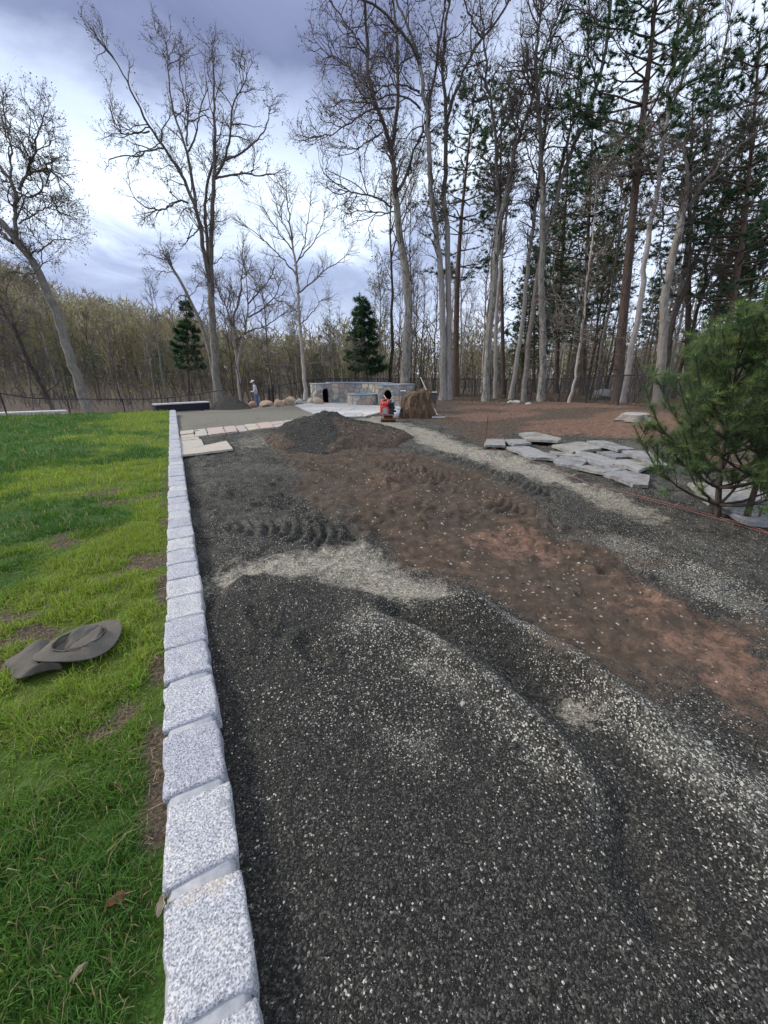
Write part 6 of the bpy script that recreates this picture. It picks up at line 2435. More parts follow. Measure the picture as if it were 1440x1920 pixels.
hero_tree('spotted grey trunk rising directly behind the right arched pillar', [
    (19, 13.5, 0.0, [(758, 735), (762, 632), (768, 559), (759, 503), (752, 451), (745, 398), (740, 355)]),
    (12, 8.5, 0.3, [(740, 355), (740, 321), (734, 277)]),
    (9, 3.5, -1.4, [(734, 280), (720, 233), (708, 204), (697, 175), (688, 154), (683, 131), (689, 96), (688, 58), (686, 29), (684, 5)]),
    (8, 3.5, 1.2, [(735, 275), (743, 233), (748, 175), (745, 117), (745, 73), (740, 29), (738, 5)]),
    (7, 3.0, 0.8, [(747, 356), (767, 321), (770, 292), (793, 248), (800, 225)]),
    (4.0, 1.8, -1.6, [(735, 388), (705, 370), (670, 364), (638, 350), (606, 324)]),
    (4.0, 1.8, -2.2, [(740, 201), (705, 201), (667, 222), (632, 248), (586, 258)]),
    (3.4, 1.8, 1.6, [(717, 248), (688, 265), (665, 280), (645, 275)]),
    (3.2, 1.8, 1.8, [(690, 155), (660, 130), (630, 110), (600, 90)]),
    (3.0, 1.8, -1.8, [(686, 100), (660, 60), (640, 30), (622, 5)]),
    (3.0, 1.6, 1.5, [(740, 398), (715, 400), (690, 395), (650, 400)]),
], 26.0, 141, 'bark_spot', zfrac=6.0, n1=125, len1=2.4, jit=0.30, k2=6.5, k3=5.0, bud=0.08, budn=1.1)

hero_tree('twin pale smooth trunks growing from one foot right of the leaning rake', [
    (15, 11, 0.0, [(830, 747), (831, 632), (829, 544), (824, 480), (815, 427), (809, 369)]),
    (11, 7.5, 0.4, [(809, 370), (807, 335), (804, 262), (800, 204), (793, 163), (787, 125)]),
    (6.5, 2.8, -1.6, [(787, 125), (781, 96), (764, 73), (743, 44), (711, 17), (690, 4)]),
    (5.5, 2.6, 1.0, [(785, 110), (767, 58), (752, 23), (745, 4)]),
    (6, 3.0, 0.6, [(800, 204), (810, 175), (813, 152), (822, 96), (828, 44), (834, 5)]),
    (14, 10, 0.2, [(841, 748), (843, 632), (841, 559), (840, 486), (838, 427), (832, 369)]),
    (10, 6.5, -0.3, [(832, 370), (834, 321), (837, 262), (837, 219), (834, 166), (829, 131)]),
    (6.5, 3.0, -0.6, [(829, 131), (831, 87), (834, 44), (842, 5)]),
    (6.5, 3.0, 1.2, [(838, 227), (848, 187), (866, 146), (883, 96), (904, 70), (930, 44), (953, 5)]),
    (4.0, 2.0, -0.8, [(904, 72), (886, 44), (872, 5)]),
    (4.2, 2.0, -1.8, [(788, 204), (770, 184), (737, 175), (708, 187), (679, 201)]),
    (3.8, 2.0, -1.2, [(787, 172), (761, 159), (726, 159), (702, 172)]),
    (3.0, 1.8, 1.5, [(804, 262), (790, 235), (775, 240), (760, 260)]),
], 25.5, 151, 'bark_pale', zfrac=7.5, n1=95, len1=2.2, jit=0.28, k2=6.5, k3=5.0, bud=0.10, budn=0.9)

hero_tree('mottled grey trunk leaning right with a dark lichened foot, third from the twin trunks', [
    (15, 11, 0.0, [(911, 748), (913, 690), (917, 632), (923, 573), (927, 515), (932, 457), (937, 413), (949, 369), (958, 335)]),
    (9, 5, -0.6, [(947, 370), (959, 321), (968, 277), (979, 233), (991, 204), (1000, 181), (1006, 145)]),
    (5, 2.2, -1.0, [(1002, 175), (1010, 130), (1035, 75), (1050, 40), (1062, 5)]),
    (9, 4.5, 0.8, [(935, 440), (934, 408), (933, 350), (931, 292), (931, 248), (924, 210), (917, 175), (909, 146)]),
    (4.5, 2.2, 0.6, [(909, 150), (915, 122), (909, 82), (903, 40), (900, 5)]),
    (4.0, 2.0, -0.5, [(926, 215), (905, 170), (897, 125), (893, 115)]),
    (4.5, 2.0, 1.2, [(931, 270), (950, 230), (965, 185), (985, 140), (990, 110)]),
    (3.0, 1.8, 1.4, [(979, 235), (995, 215), (1020, 200)]),
], 24.0, 161, 'bark_spot', zfrac=7.0, n1=95, len1=2.0, jit=0.25, k2=6, k3=4.5, budn=0.5, bud=0.08)

hero_tree('thin pale trunk just right of the mottled trunk with the dark foot', [
    (8, 6.5, 0.0, [(930, 742), (929, 690), (928, 632), (932, 575), (938, 510), (944, 450)]),
    (6, 3, 0.5, [(944, 450), (950, 400), (955, 330), (968, 250), (975, 190)]),
    (3.5, 1.8, -0.8, [(950, 400), (935, 370), (922, 330), (915, 290)]),
], 27.0, 165, 'bark_pale', zfrac=8, n1=45, len1=1.8, jit=0.22, k2=6, k3=4, budn=0.3, bud=0.08)

hero_tree('pale trunk leaning right, left one of the two leaning trunks by the white rocks', [
    (9.5, 7, 0.0, [(958, 744), (972, 661), (981, 588), (988, 515), (996, 457), (1004, 398), (1006, 370)]),
    (6.5, 3, 0.5, [(1006, 372), (1012, 320), (1020, 270), (1024, 210), (1030, 150), (1035, 90)]),
    (3.5, 1.8, -0.8, [(1010, 340), (992, 300), (985, 260), (990, 220)]),
], 26.0, 171, 'bark_pale', zfrac=8, n1=48, len1=1.8, jit=0.22, k2=6, k3=4, budn=0.3, bud=0.08)

hero_tree('mossy grey trunk leaning right, right one of the two leaning trunks by the white rocks', [
    (11.5, 9, 0.0, [(983, 757), (987, 675), (999, 588), (1007, 515), (1019, 457), (1031, 410)]),
    (8.5, 5.5, -0.4, [(1031, 415), (1047, 367), (1060, 304), (1076, 278), (1101, 217), (1121, 160), (1137, 96), (1143, 64), (1146, 5)]),
    (5, 2.2, 0.9, [(1042, 380), (1044, 345), (1060, 288), (1079, 208), (1082, 160), (1095, 96), (1114, 40)]),
    (3.4, 1.8, -1.0, [(1118, 165), (1105, 110), (1100, 60), (1104, 5)]),
    (3.4, 1.8, 1.0, [(1101, 217), (1075, 190), (1062, 150)]),
    (3.0, 1.8, 1.0, [(1045, 370), (1080, 345), (1110, 325)]),
], 23.5, 181, 'bark', zfrac=6.5, n1=85, len1=1.9, jit=0.20, k2=6, k3=4.5, budn=0.3, bud=0.08)

hero_tree('upright blotched grey trunk with a flared foot standing in front of the fence', [
    (15, 11, 0.0, [(1014, 760), (1019, 661), (1016, 573), (1016, 486), (1019, 398), (1017, 340)]),
    (10.5, 6.5, 0.3, [(1017, 345), (1015, 319), (1012, 256), (1009, 192), (1004, 128), (1006, 90)]),
    (6, 3, 0.2, [(1006, 92), (1009, 64), (1014, 30), (1016, 4)]),
    (4, 2, -1.2, [(1009, 190), (993, 160), (982, 120), (975, 60)]),
    (4, 2, 1.0, [(1006, 120), (1030, 70), (1045, 30), (1055, 5)]),
    (4, 2, -1.0, [(1012, 250), (1035, 215), (1060, 185), (1085, 160)]),
], 23.0, 191, 'bark_spot', zfrac=9.5, n1=85, len1=2.0, jit=0.24, k2=6, k3=4.5, budn=0.3, bud=0.08)

hero_tree('slender pale young tree with level twigs at the fence post', [
    (5.5, 3.8, 0.0, [(1066, 765), (1076, 716), (1086, 655), (1092, 609), (1098, 548)]),
    (3.8, 1.6, 0.3, [(1098, 548), (1105, 496), (1111, 450), (1115, 390), (1120, 330)]),
    (2.0, 1.2, -1.0, [(1088, 640), (1060, 628), (1035, 630), (1015, 622)]),
    (2.0, 1.2, 1.0, [(1086, 660), (1110, 640), (1140, 632), (1165, 640)]),
    (2.0, 1.2, -1.2, [(1092, 605), (1065, 570), (1040, 560), (1020, 562)]),
    (1.8, 1.2, 0.8, [(1084, 675), (1110, 668), (1135, 672)]),
], 20.5, 195, 'bark_pale', zfrac=2.2, n1=60, len1=1.3, jit=0.16, up=0.02, k2=6, k3=3, budn=0, twig='twig_pale', ang=(50, 85), rt=0.7, len2=0.7, len3=0.35)

hero_tree('tall pale smooth trunk leaning right just inside the fence beside the big pine', [
    (12.5, 9.5, 0.0, [(1166, 762), (1177, 692), (1191, 625), (1203, 548), (1214, 472), (1225, 395)]),
    (9, 6.5, 0.2, [(1225, 397), (1236, 335), (1245, 256), (1253, 200)]),
    (6, 3.2, -0.6, [(1253, 204), (1253, 192), (1261, 128), (1271, 80), (1273, 40), (1276, 4)]),
    (5.5, 3.0, 0.8, [(1252, 225), (1277, 160), (1293, 105), (1303, 48), (1312, 5)]),
    (4.2, 2.8, -1.0, [(1226, 345), (1213, 294), (1188, 262), (1165, 240)]),
    (2.8, 1.6, -0.8, [(1214, 294), (1224, 280), (1238, 262)]),
], 20.0, 201, 'bark_pale', zfrac=9.0, n1=48, len1=1.6, jit=0.22, k2=6, k3=4, budn=0.2, bud=0.08, twig='twig_pale')

hero_tree('rough forked trunk with a dead limb reaching right, near the young pine', [
    (19, 13, 0.3, [(1232, 765), (1242, 655), (1245, 563), (1257, 502), (1269, 441), (1284, 380)]),
    (10, 5, 0.5, [(1278, 399), (1290, 351), (1287, 300), (1285, 265)]),
    (7, 3.5, -1.2, [(1292, 395), (1299, 377), (1319, 345), (1347, 313), (1379, 278), (1411, 252), (1445, 230), (1490, 195)]),
    (4, 2, -1.0, [(1250, 540), (1238, 500), (1240, 455), (1246, 400)]),
    (3, 1.6, -1.0, [(1379, 278), (1395, 262), (1402, 244)]),
], 18.5, 211, 'bark', zfrac=6.0, n1=30, len1=1.4, jit=0.26, k2=6, k3=4, budn=0.2, bud=0.08)

hero_tree('dark slanting tree crossing behind the rough forked trunk with the dead limb', [
    (10, 7.5, 0.5, [(1249, 712), (1254, 680), (1262, 600), (1281, 548), (1294, 508)]),
    (7, 3, 0.6, [(1294, 510), (1308, 478), (1324, 456), (1331, 437), (1345, 400), (1360, 340)]),
    (4.5, 2, -0.8, [(1281, 550), (1292, 500), (1296, 450), (1300, 410)]),
    (3.5, 1.8, 0.6, [(1262, 600), (1300, 560), (1330, 545), (1350, 520)]),
    (3.0, 1.6, 0.6, [(1258, 640), (1245, 590), (1230, 560), (1222, 520)]),
], 21.5, 215, 'bark_dark', zfrac=4.5, n1=22, len1=1.9, jit=0.26, k2=6, k3=4, budn=0.2, bud=0.07)

hero_tree('dark crooked bare tree leaning left beyond the fence at the far left', [
    (8, 6, 0.5, [(103, 775), (85, 735), (60, 690), (48, 668), (35, 630), (25, 608)]),
    (5, 2, 0.4, [(25, 610), (22, 585), (15, 565), (10, 545)]),
    (4, 1.8, -0.4, [(26, 612), (10, 595), (-10, 580), (-30, 560)]),
    (3, 1.5, -0.4, [(48, 668), (25, 655), (0, 642)]),
], 27.0, 221, 'bark_dark', zfrac=1.5, n1=45, len1=2.2, jit=0.28, k2=6, k3=3.5, budn=0.2, bud=0.08)


# ------------------------------------------------------------------ pines
NEEDLE = [(0.036, 0.080, 0.044), (0.052, 0.106, 0.055), (0.042, 0.094, 0.058), (0.078, 0.134, 0.066)]


def needle_tufts(rng, pos, dirs, nb, length, width, cols, droop=0.0):
    """sprays of needles: nb thin blades from every point"""
    n = len(pos)
    v = rng.normal(size=(n, nb, 3))
    v /= np.linalg.norm(v, axis=2, keepdims=True)
    d = dirs[:, None, :] * rng.uniform(0.35, 1.1, (n, nb, 1)) + v * np.array([0.9, 0.9, 0.6])
    d[..., 2] += 0.10 - droop
    d /= np.linalg.norm(d, axis=2, keepdims=True)
    L = length * rng.uniform(0.6, 1.2, (n, nb, 1))
    P0 = np.broadcast_to(pos[:, None, :], d.shape)
    V, F = blades(P0.reshape(-1, 3), (P0 + d * L).reshape(-1, 3), width * rng.uniform(0.7, 1.3, n * nb))
    cols = np.asarray(cols)
    c = cols[rng.integers(0, len(cols), n)] * rng.uniform(0.65, 1.35, n)[:, None]
    return V, F, np.repeat(c, nb * 3, 0)


def pine_meshes(seed, pts, r0, z0, z1, reach, whorl=0.62, nlimb=5, k2=8, k3=3.0, nb=7, nl=0.20, nw=0.034, droop=0.05, dead=14, shape='crown', sides=9, cols=NEEDLE):
    """trunk polyline pts (local), living crown from z0 to z1"""
    rng = np.random.default_rng(seed)
    pts = np.array(pts, float)
    P, R = resample(pts, np.interp(np.linspace(0, 1, len(pts)), [0, 1], [r0, 0.03]), 18)
    R[0] *= 1.35
    J = Joined()
    V, Q = tubes(P[None], R[None], sides)
    J.add(V, Q)
    zs = []
    z = z0
    while z < z1 - 0.1:
        zs.append(z)
        z += whorl * rng.uniform(0.75, 1.25)
    LP, LR = [], []
    for z in zs:
        t = (z - z0) / (z1 - z0)
        base = np.array([np.interp(z, P[:, 2], P[:, i]) for i in range(3)])
        if shape == 'cone':
            ln = reach * (1 - t) ** 0.85 + 0.15
        else:
            ln = reach * (0.45 + 0.55 * math.sin(min(1.0, t * 1.5 + 0.18) * math.pi * 0.62)) * (1 - t ** 3 * 0.80)
        a0 = rng.uniform(0, 2 * np.pi)
        for k in range(nlimb):
            if rng.random() < 0.12:
                continue
            a = a0 + 2 * np.pi * k / nlimb + rng.uniform(-0.35, 0.35)
            L = ln * rng.uniform(0.55, 1.2)
            s = np.linspace(0, 1, 8)
            rise = (0.06 + 0.45 * t) * s - droop * 1.2 * s * (1 - s) * 2 + 0.10 * s ** 2
            q = base + np.stack([np.cos(a) * s * L, np.sin(a) * s * L, rise * L * 0.75], 1) + rng.normal(size=(8, 3)) * 0.035 * L * s[:, None]
            LP.append(q)
            LR.append(np.linspace(min(0.055, 0.016 + 0.014 * L), 0.008, 8))
    LP, LR = np.array(LP), np.array(LR)
    V, Q = tubes(LP, LR, 4)
    J.add(V, Q)
    if dead:
        DP, DR = spawn(rng, P[None], R[None], dead, 0.05, max(0.1, (z0 - P[0, 2]) / (P[-1, 2] - P[0, 2])), 1.5, (70, 95), 5, 0.022, 0.4, 0.15, -0.02, 0.2)
        V, Q = tubes(DP, DR, 3)
        J.add(V, Q)
    P2, R2 = spawn(rng, LP, LR, int(len(LP) * k2), 0.30, 1.0, reach * 0.28, (30, 70), 4, 0.010, 0.5, 0.12, 0.06, 0.45, flat=0.75)
    V, Q = tubes(P2, R2, 3)
    J.add(V, Q)
    trunk = J.mesh('trunk', M['bark_pine'], True)
    n = int(len(P2) * (k3 if k3 > 6 else k3 * 2.4))
    who = rng.integers(0, len(P2), n)
    t = rng.uniform(0.10, 1.05, n)[:, None]
    pos = P2[who, 1] * (1 - t) + P2[who, 3] * t
    dr = P2[who, 3] - P2[who, 1]
    dr /= np.linalg.norm(dr, axis=1, keepdims=True) + 1e-9
    J = Joined()
    V, F, c = needle_tufts(rng, pos, dr, nb, nl, nw, cols, droop)
    J.add(V, F, col=c)
    tip = LP[:, -1]
    V, F, c = needle_tufts(rng, tip, LP[:, -1] - LP[:, -2], nb * 2, nl, nw, cols, droop)
    J.add(V, F, col=c)
    top = np.repeat(P[-1:], 4, 0) - np.array([[0, 0, 1.0]]) * np.linspace(0, 0.5, 4)[:, None]
    V, F, c = needle_tufts(rng, top, np.tile([[0, 0, 1.0]], (4, 1)), nb * 2, nl, nw, cols)
    J.add(V, F, col=c)
    return trunk, J.mesh('needles', M['needle'])


def pine_put(meshes, loc, label, group=None, name='pine_tree', rz=0.0, sc=1.0):
    r = tag(empty(name, loc, rz), label, 'pine tree', group)
    r.scale = (sc, sc, sc)
    for m, nm in zip(meshes, ('trunk', 'needles')):
        ob = link(bpy.data.objects.new(nm, m), r)
        if nm == 'needles':
            ob['kind'] = 'stuff'
    return r


def pine_traced(label, pts, depth, wpx, ytop, ybot, reach, seed, name='pine_tree', group=None, **kw):
    P = []
    for a, b in pts:
        P.append(at(a, b, depth))
    P = np.array(P)
    P[0, 2] = float(z_land(P[0, 0], P[0, 1])) - 0.1
    base = P[0].copy()
    zc = (P[1] - CPOS) @ FWD
    z1 = at(pts[-1][0], ytop, depth)[2] - base[2]
    z0 = at(pts[-1][0], ybot, depth)[2] - base[2]
    loc = P - base
    ms = pine_meshes(seed, loc, wpx / 2 * zc / FPX, z0, z1, reach, **kw)
    return pine_put(ms, base, label, group, name)


pine_traced('tall white pine with a thick brown trunk just behind the fence', [(1156, 760), (1162, 655), (1170, 579), (1179, 487), (1184, 420), (1194, 319), (1204, 249), (1208, 192), (1213, 137), (1223, 80), (1229, 32), (1233, -60), (1236, -130)],
            21.5, 18, -125, 330, 4.2, 401, whorl=0.62, nlimb=5, k2=11, k3=10, nb=8, nl=0.20, nw=0.030, dead=26)
pine_traced('white pine with a dark trunk right of the twin pale trunks', [(854, 745), (855, 640), (857, 544), (861, 457), (866, 398), (878, 280), (892, 160)], 29.5, 13, 150, 520, 3.4, 411, whorl=0.75, k2=8, k3=3.2, dead=16)
pine_traced('slim pine with a leafy top between the mottled trunk and the twin trunks', [(944, 748), (942, 620), (940, 480), (938, 330), (942, 158)], 32.0, 9, 152, 400, 2.2, 421, whorl=0.7, k2=7, k3=3.0, dead=14)
pine_traced('broad pine in front of the sky between the pale trunk and the right edge', [(1288, 750), (1290, 600), (1292, 450), (1295, 320), (1300, 165)], 27.0, 12, 160, 470, 3.6, 431, whorl=0.7, k2=8, k3=3.2, dead=16)
pine_traced('big dark pine with drooping boughs at the right edge behind the fence', [(1352, 735), (1366, 620), (1380, 520), (1394, 441), (1404, 330), (1416, 200), (1425, 60)], 21.5, 14, 40, 640, 3.6, 441, whorl=0.66, k2=9, k3=3.4, dead=10)
pine_traced('dark leaning pine stem left of the big pine at the right edge', [(1314, 735), (1318, 701), (1336, 609), (1355, 548), (1370, 470), (1385, 360), (1395, 250)], 25.0, 11, 240, 560, 2.6, 451, whorl=0.7, k2=8, k3=3.0, dead=14)
pine_traced('pine with low hanging boughs behind the mossy leaning trunk', [(1092, 748), (1096, 600), (1102, 450), (1108, 330), (1112, 205)], 31.0, 10, 200, 640, 3.3, 461, whorl=0.62, k2=8, k3=3.2, dead=8)
pine_traced('dark pine behind the upright blotched trunk', [(1042, 745), (1046, 620), (1052, 500), (1060, 400), (1066, 300)], 34.0, 10, 295, 640, 2.8, 471, whorl=0.62, k2=8, k3=3.2, dead=8)
pine_traced('small dark pine seen left of the upright blotched trunk low down', [(1000, 745), (1001, 640), (1003, 560), (1005, 480)], 36.0, 8, 470, 690, 2.6, 475, whorl=0.6, k2=8, k3=3.0, dead=4)
pine_traced('short bushy pine left of the big double stemmed tree', [(354, 760), (352, 660), (350, 600), (348, 556)], 36.0, 6, 560, 690, 1.25, 481, shape='cone', whorl=0.5, nlimb=6, k2=9, k3=3.4, nl=0.30, nw=0.04, dead=0)
pine_traced('short dense cone shaped pine standing behind the left end of the curved wall', [(690, 740), (686, 680), (680, 620), (674, 552)], 33.0, 6, 550, 692, 1.45, 491, shape='cone', whorl=0.48, nlimb=6, k2=10, k3=3.8, nl=0.30, nw=0.04, droop=0.16, dead=0)

# the two young pines close by on the right
YN = [(0.072, 0.128, 0.050), (0.098, 0.165, 0.062), (0.060, 0.112, 0.055), (0.155, 0.210, 0.082), (0.112, 0.162, 0.090)]


def young_pine(label, pts, depth, w0, reach, seed, z0, whorls, label2=None):
    rng = np.random.default_rng(seed)
    P = np.array([at(a, b, depth) for a, b in pts])
    P[0, 2] = float(z_bed(P[:1, 0], P[:1, 1])[0]) - 0.03
    base = P[0].copy()
    P = P - base
    zc = 4.3
    Pt, Rt = resample(P, np.linspace(w0 / 2, 0.006, len(P)), 14)
    root = tag(empty('young_pine', base), label, 'pine tree', 'young pines')
    H = Pt[-1, 2]
    LP, LR = [], []
    for k in range(whorls):
        z = z0 + (H * 0.96 - z0) * (k / (whorls - 1)) ** 0.95
        t = z / H
        b = np.array([np.interp(z, Pt[:, 2], Pt[:, i]) for i in range(3)])
        n = 6 if k < whorls - 1 else 5
        a0 = rng.uniform(0, 6.28)
        for i in range(n):
            a = a0 + i * 6.283 / n + rng.uniform(-0.3, 0.3)
            L = (reach * (1 - t) ** 0.75 + 0.16) * rng.uniform(0.72, 1.15)
            s = np.linspace(0, 1, 8)
            el = 0.15 + 0.55 * t
            q = b + np.stack([np.cos(a) * s * L, np.sin(a) * s * L, (el * s + 0.62 * s ** 2.5) * L], 1)
            q = q + rng.normal(size=(8, 3)) * 0.012 * s[:, None]
            LP.append(q)
            LR.append(np.linspace(0.012 + 0.007 * (1 - t), 0.004, 8))
    LP, LR = np.array(LP), np.array(LR)
    P2, R2 = spawn(rng, LP, LR, int(len(LP) * 5.0), 0.30, 0.95, 0.34, (30, 55), 5, 0.0055, 0.6, 0.05, 0.24, 0.45, flat=0.45)
    P3, R3 = spawn(rng, P2, R2, int(len(P2) * 1.2), 0.2, 0.8, 0.16, (35, 60), 4, 0.004, 0.6, 0.05, 0.18, 0.3)
    J = Joined()
    V, Q = tubes(Pt[None], Rt[None], 10)
    J.add(V, Q)
    J.obj('trunk', M['bark_dark'], root, True)
    J = Joined()
    for A, B, s in ((LP, LR, 6), (P2, R2, 4), (P3, R3, 3)):
        V, Q = tubes(A, B, s)
        J.add(V, Q)
    J.obj('branches', M['bark_dark'], root, True)
    J = Joined()

    def dress(A, lo, dens, nb, ln):
        N, K, _ = A.shape
        Ls = np.linalg.norm(np.diff(A, axis=1), axis=2).sum(1)
        n = int(Ls.sum() * dens)
        who = rng.choice(N, n, p=Ls / Ls.sum())
        t = rng.uniform(lo, 1, n)
        f = t * (K - 1)
        i = np.minimum(f.astype(int), K - 2)
        f = (f - i)[:, None]
        pos = A[who, i] * (1 - f) + A[who, i + 1] * f
        tg = A[who, i + 1] - A[who, i]
        tg /= np.linalg.norm(tg, axis=1, keepdims=True)
        # needles sweep forward along the shoot
        v = rng.normal(size=(n, nb, 3))
        v /= np.linalg.norm(v, axis=2, keepdims=True)
        d = tg[:, None, :] * 0.75 + v * 0.75
        d[..., 2] += 0.05
        d /= np.linalg.norm(d, axis=2, keepdims=True)
        L = ln * rng.uniform(0.7, 1.15, (n, nb, 1))
        P0 = np.broadcast_to(pos[:, None, :], d.shape).reshape(-1, 3)
        V, F = blades(P0, P0 + (d * L).reshape(-1, 3), 0.0029 * rng.uniform(0.8, 1.3, n * nb))
        cc = np.array(YN)[rng.integers(0, len(YN), n)] * rng.uniform(0.65, 1.2, n)[:, None]
        J.add(V, F, col=np.repeat(cc, nb * 3, 0))
    YT = np.array(YN) * np.array([1.7, 1.55, 1.2])
    dress(LP, 0.50, 80, 5, 0.10)
    dress(P2, 0.40, 90, 5, 0.10)
    dress(P3, 0.40, 70, 5, 0.10)
    for A in (LP, P2, P3):
        tip = A[:, -1]
        tg = A[:, -1] - A[:, -2]
        tg /= np.linalg.norm(tg, axis=1, keepdims=True)
        V, F, c = needle_tufts(rng, tip, tg, 26, 0.110, 0.0028, YT)
        J.add(V, F, col=c)
    # pale candles at the shoot tips
    tips = np.concatenate([LP[:, -1], P2[::2, -1]])
    tg = np.concatenate([LP[:, -1] - LP[:, -2], P2[::2, -1] - P2[::2, -2]])
    tg /= np.linalg.norm(tg, axis=1, keepdims=True)
    V, F = cones(tips, tips + tg * 0.030, 0.0045)
    J.add(V, F, col=np.array([0.42, 0.40, 0.26]))
    J.obj('needles', M['needle'], root)['kind'] = 'stuff'
    return root


young_pine('bushy young pine left of two beside the red string, hiding the slabs', [(1345, 980), (1346, 940), (1350, 880), (1362, 810), (1376, 720), (1388, 640)], 4.15, 0.075, 0.84, 501, 0.20, 10)
young_pine('young pine with a slanting trunk at the right edge, partly outside the picture', [(1393, 992), (1405, 950), (1425, 890), (1448, 800), (1458, 720), (1462, 620)], 3.95, 0.07, 0.66, 511, 0.55, 7)


# ------------------------------------------------------------------ the woods behind
def wood_tree(seed, H, r0, crown, n1, k2, k3, len1, forks, buds, budn, bud, bark, twig, up=0.16):
    """a forest tree: straight bole, forks high up"""
    rng = np.random.default_rng(seed)
    K = 14
    t = np.linspace(0, 1, K)
    P = np.stack([np.cumsum(rng.normal(size=K)) * 0.10, np.cumsum(rng.normal(size=K)) * 0.10, t * H - 0.3], 1)
    P[0, :2] = 0
    R = r0 * (1 - 0.88 * t)
    R[0] *= 1.4
    Ps, Rs = [P], [R]
    for _ in range(forks):
        A, B = spawn(rng, P[None], R[None], 1, crown * 0.9, 0.75, H * 0.42, (14, 30), K, r0 * 0.5, 0.2, 0.10, 0.10, 0.3)
        Ps.append(A[0])
        Rs.append(B[0])
    Ps, Rs = np.array(Ps), np.array(Rs)
    J = Joined()
    V, Q = tubes(Ps, Rs, 6)
    J.add(V, Q)
    trunk = J.mesh('trunk', M[bark], True)
    P1, R1 = spawn(rng, Ps, Rs, n1, crown, 1.0, len1, (30, 65), 7, 0.032, 0.35, 0.20, up, 0.4, zmin=H * crown * 0.8)
    P2, R2 = spawn(rng, P1, R1, int(len(P1) * k2), 0.2, 1.0, len1 * 0.42, (25, 65), 4, 0.014, 0.5, 0.22, up, 0.4)
    P3, R3 = spawn(rng, P2, R2, int(len(P2) * k3), 0.2, 1.0, len1 * 0.22, (25, 65), 3, 0.009, 0.6, 0.2, up, 0.3)
    J = Joined()
    for A, B, s in ((P1, R1, 4), (P2, R2, 3)):
        V, Q = tubes(A, B, s)
        J.add(V, Q)
    V, F = cones(P3[:, 0], P3[:, 2], R3[:, 0] * 1.2)
    J.add(V, F)
    br = J.mesh('branches', M[twig], True)
    out = [('trunk', trunk), ('branches', br)]
    if budn:
        nb = int(len(P3) * budn)
        who = rng.integers(0, len(P3), nb)
        V, Q, c = bud_quads(rng, P3[who, 2], bud, buds, 0.10, 0.2)
        J = Joined()
        J.add(V, Q, col=c)
        out.append(('buds', J.mesh('buds', M['leaf'])))
    return out


PROTO = [
    (wood_tree(601, 18, 0.17, 0.45, 34, 6, 4, 2.6, 1, BUD_BROWN, 0.0, 0.1, 'bark', 'twig'), 'bare grey tree in the woods behind the fence', 18),
    (wood_tree(602, 19, 0.20, 0.40, 40, 6, 4, 3.0, 2, BUD_BROWN, 0.5, 0.14, 'bark_dark', 'twig'), 'bare dark trunked tree in the woods behind the fence', 19),
    (wood_tree(603, 16, 0.12, 0.35, 32, 6, 4, 2.2, 1, BUD_BROWN, 0.0, 0.1, 'bark_pale', 'twig_pale'), 'bare pale trunked tree in the woods behind the fence', 16),
    (wood_tree(604, 17, 0.15, 0.35, 38, 6, 4, 2.8, 2, BUD_GREEN, 2.6, 0.19, 'bark', 'twig'), 'tree with yellow green young leaves in the woods', 17),
    (wood_tree(605, 13, 0.09, 0.20, 40, 6, 3, 2.0, 1, BUD_BROWN, 0.0, 0.1, 'bark_dark', 'twig'), 'thin dark low branched sapling in the woods', 13),
    (wood_tree(606, 15, 0.11, 0.22, 40, 6, 3.5, 2.6, 3, BUD_BROWN, 0.7, 0.13, 'bark', 'twig'), 'many forked tree in the woods behind the fence', 15),
]
PGRP = ['bare grey trees of the woods', 'bare dark trees of the woods', 'bare pale trees of the woods', 'yellow green trees of the woods', 'thin dark saplings of the woods', 'many forked brown trees of the woods']
PNAME = ['bare_tree', 'bare_tree', 'bare_tree', 'budding_tree', 'sapling_tree', 'bare_tree']


def copy_things(parts, loc, rz, sc, label, group, name, cat='tree'):
    r = tag(empty(name, loc, rz), label, cat, group)
    r.scale = sc
    for nm, me in parts:
        ob = link(bpy.data.objects.new(nm, me), r)
        if nm == 'buds':
            ob['kind'] = 'stuff'
    return r


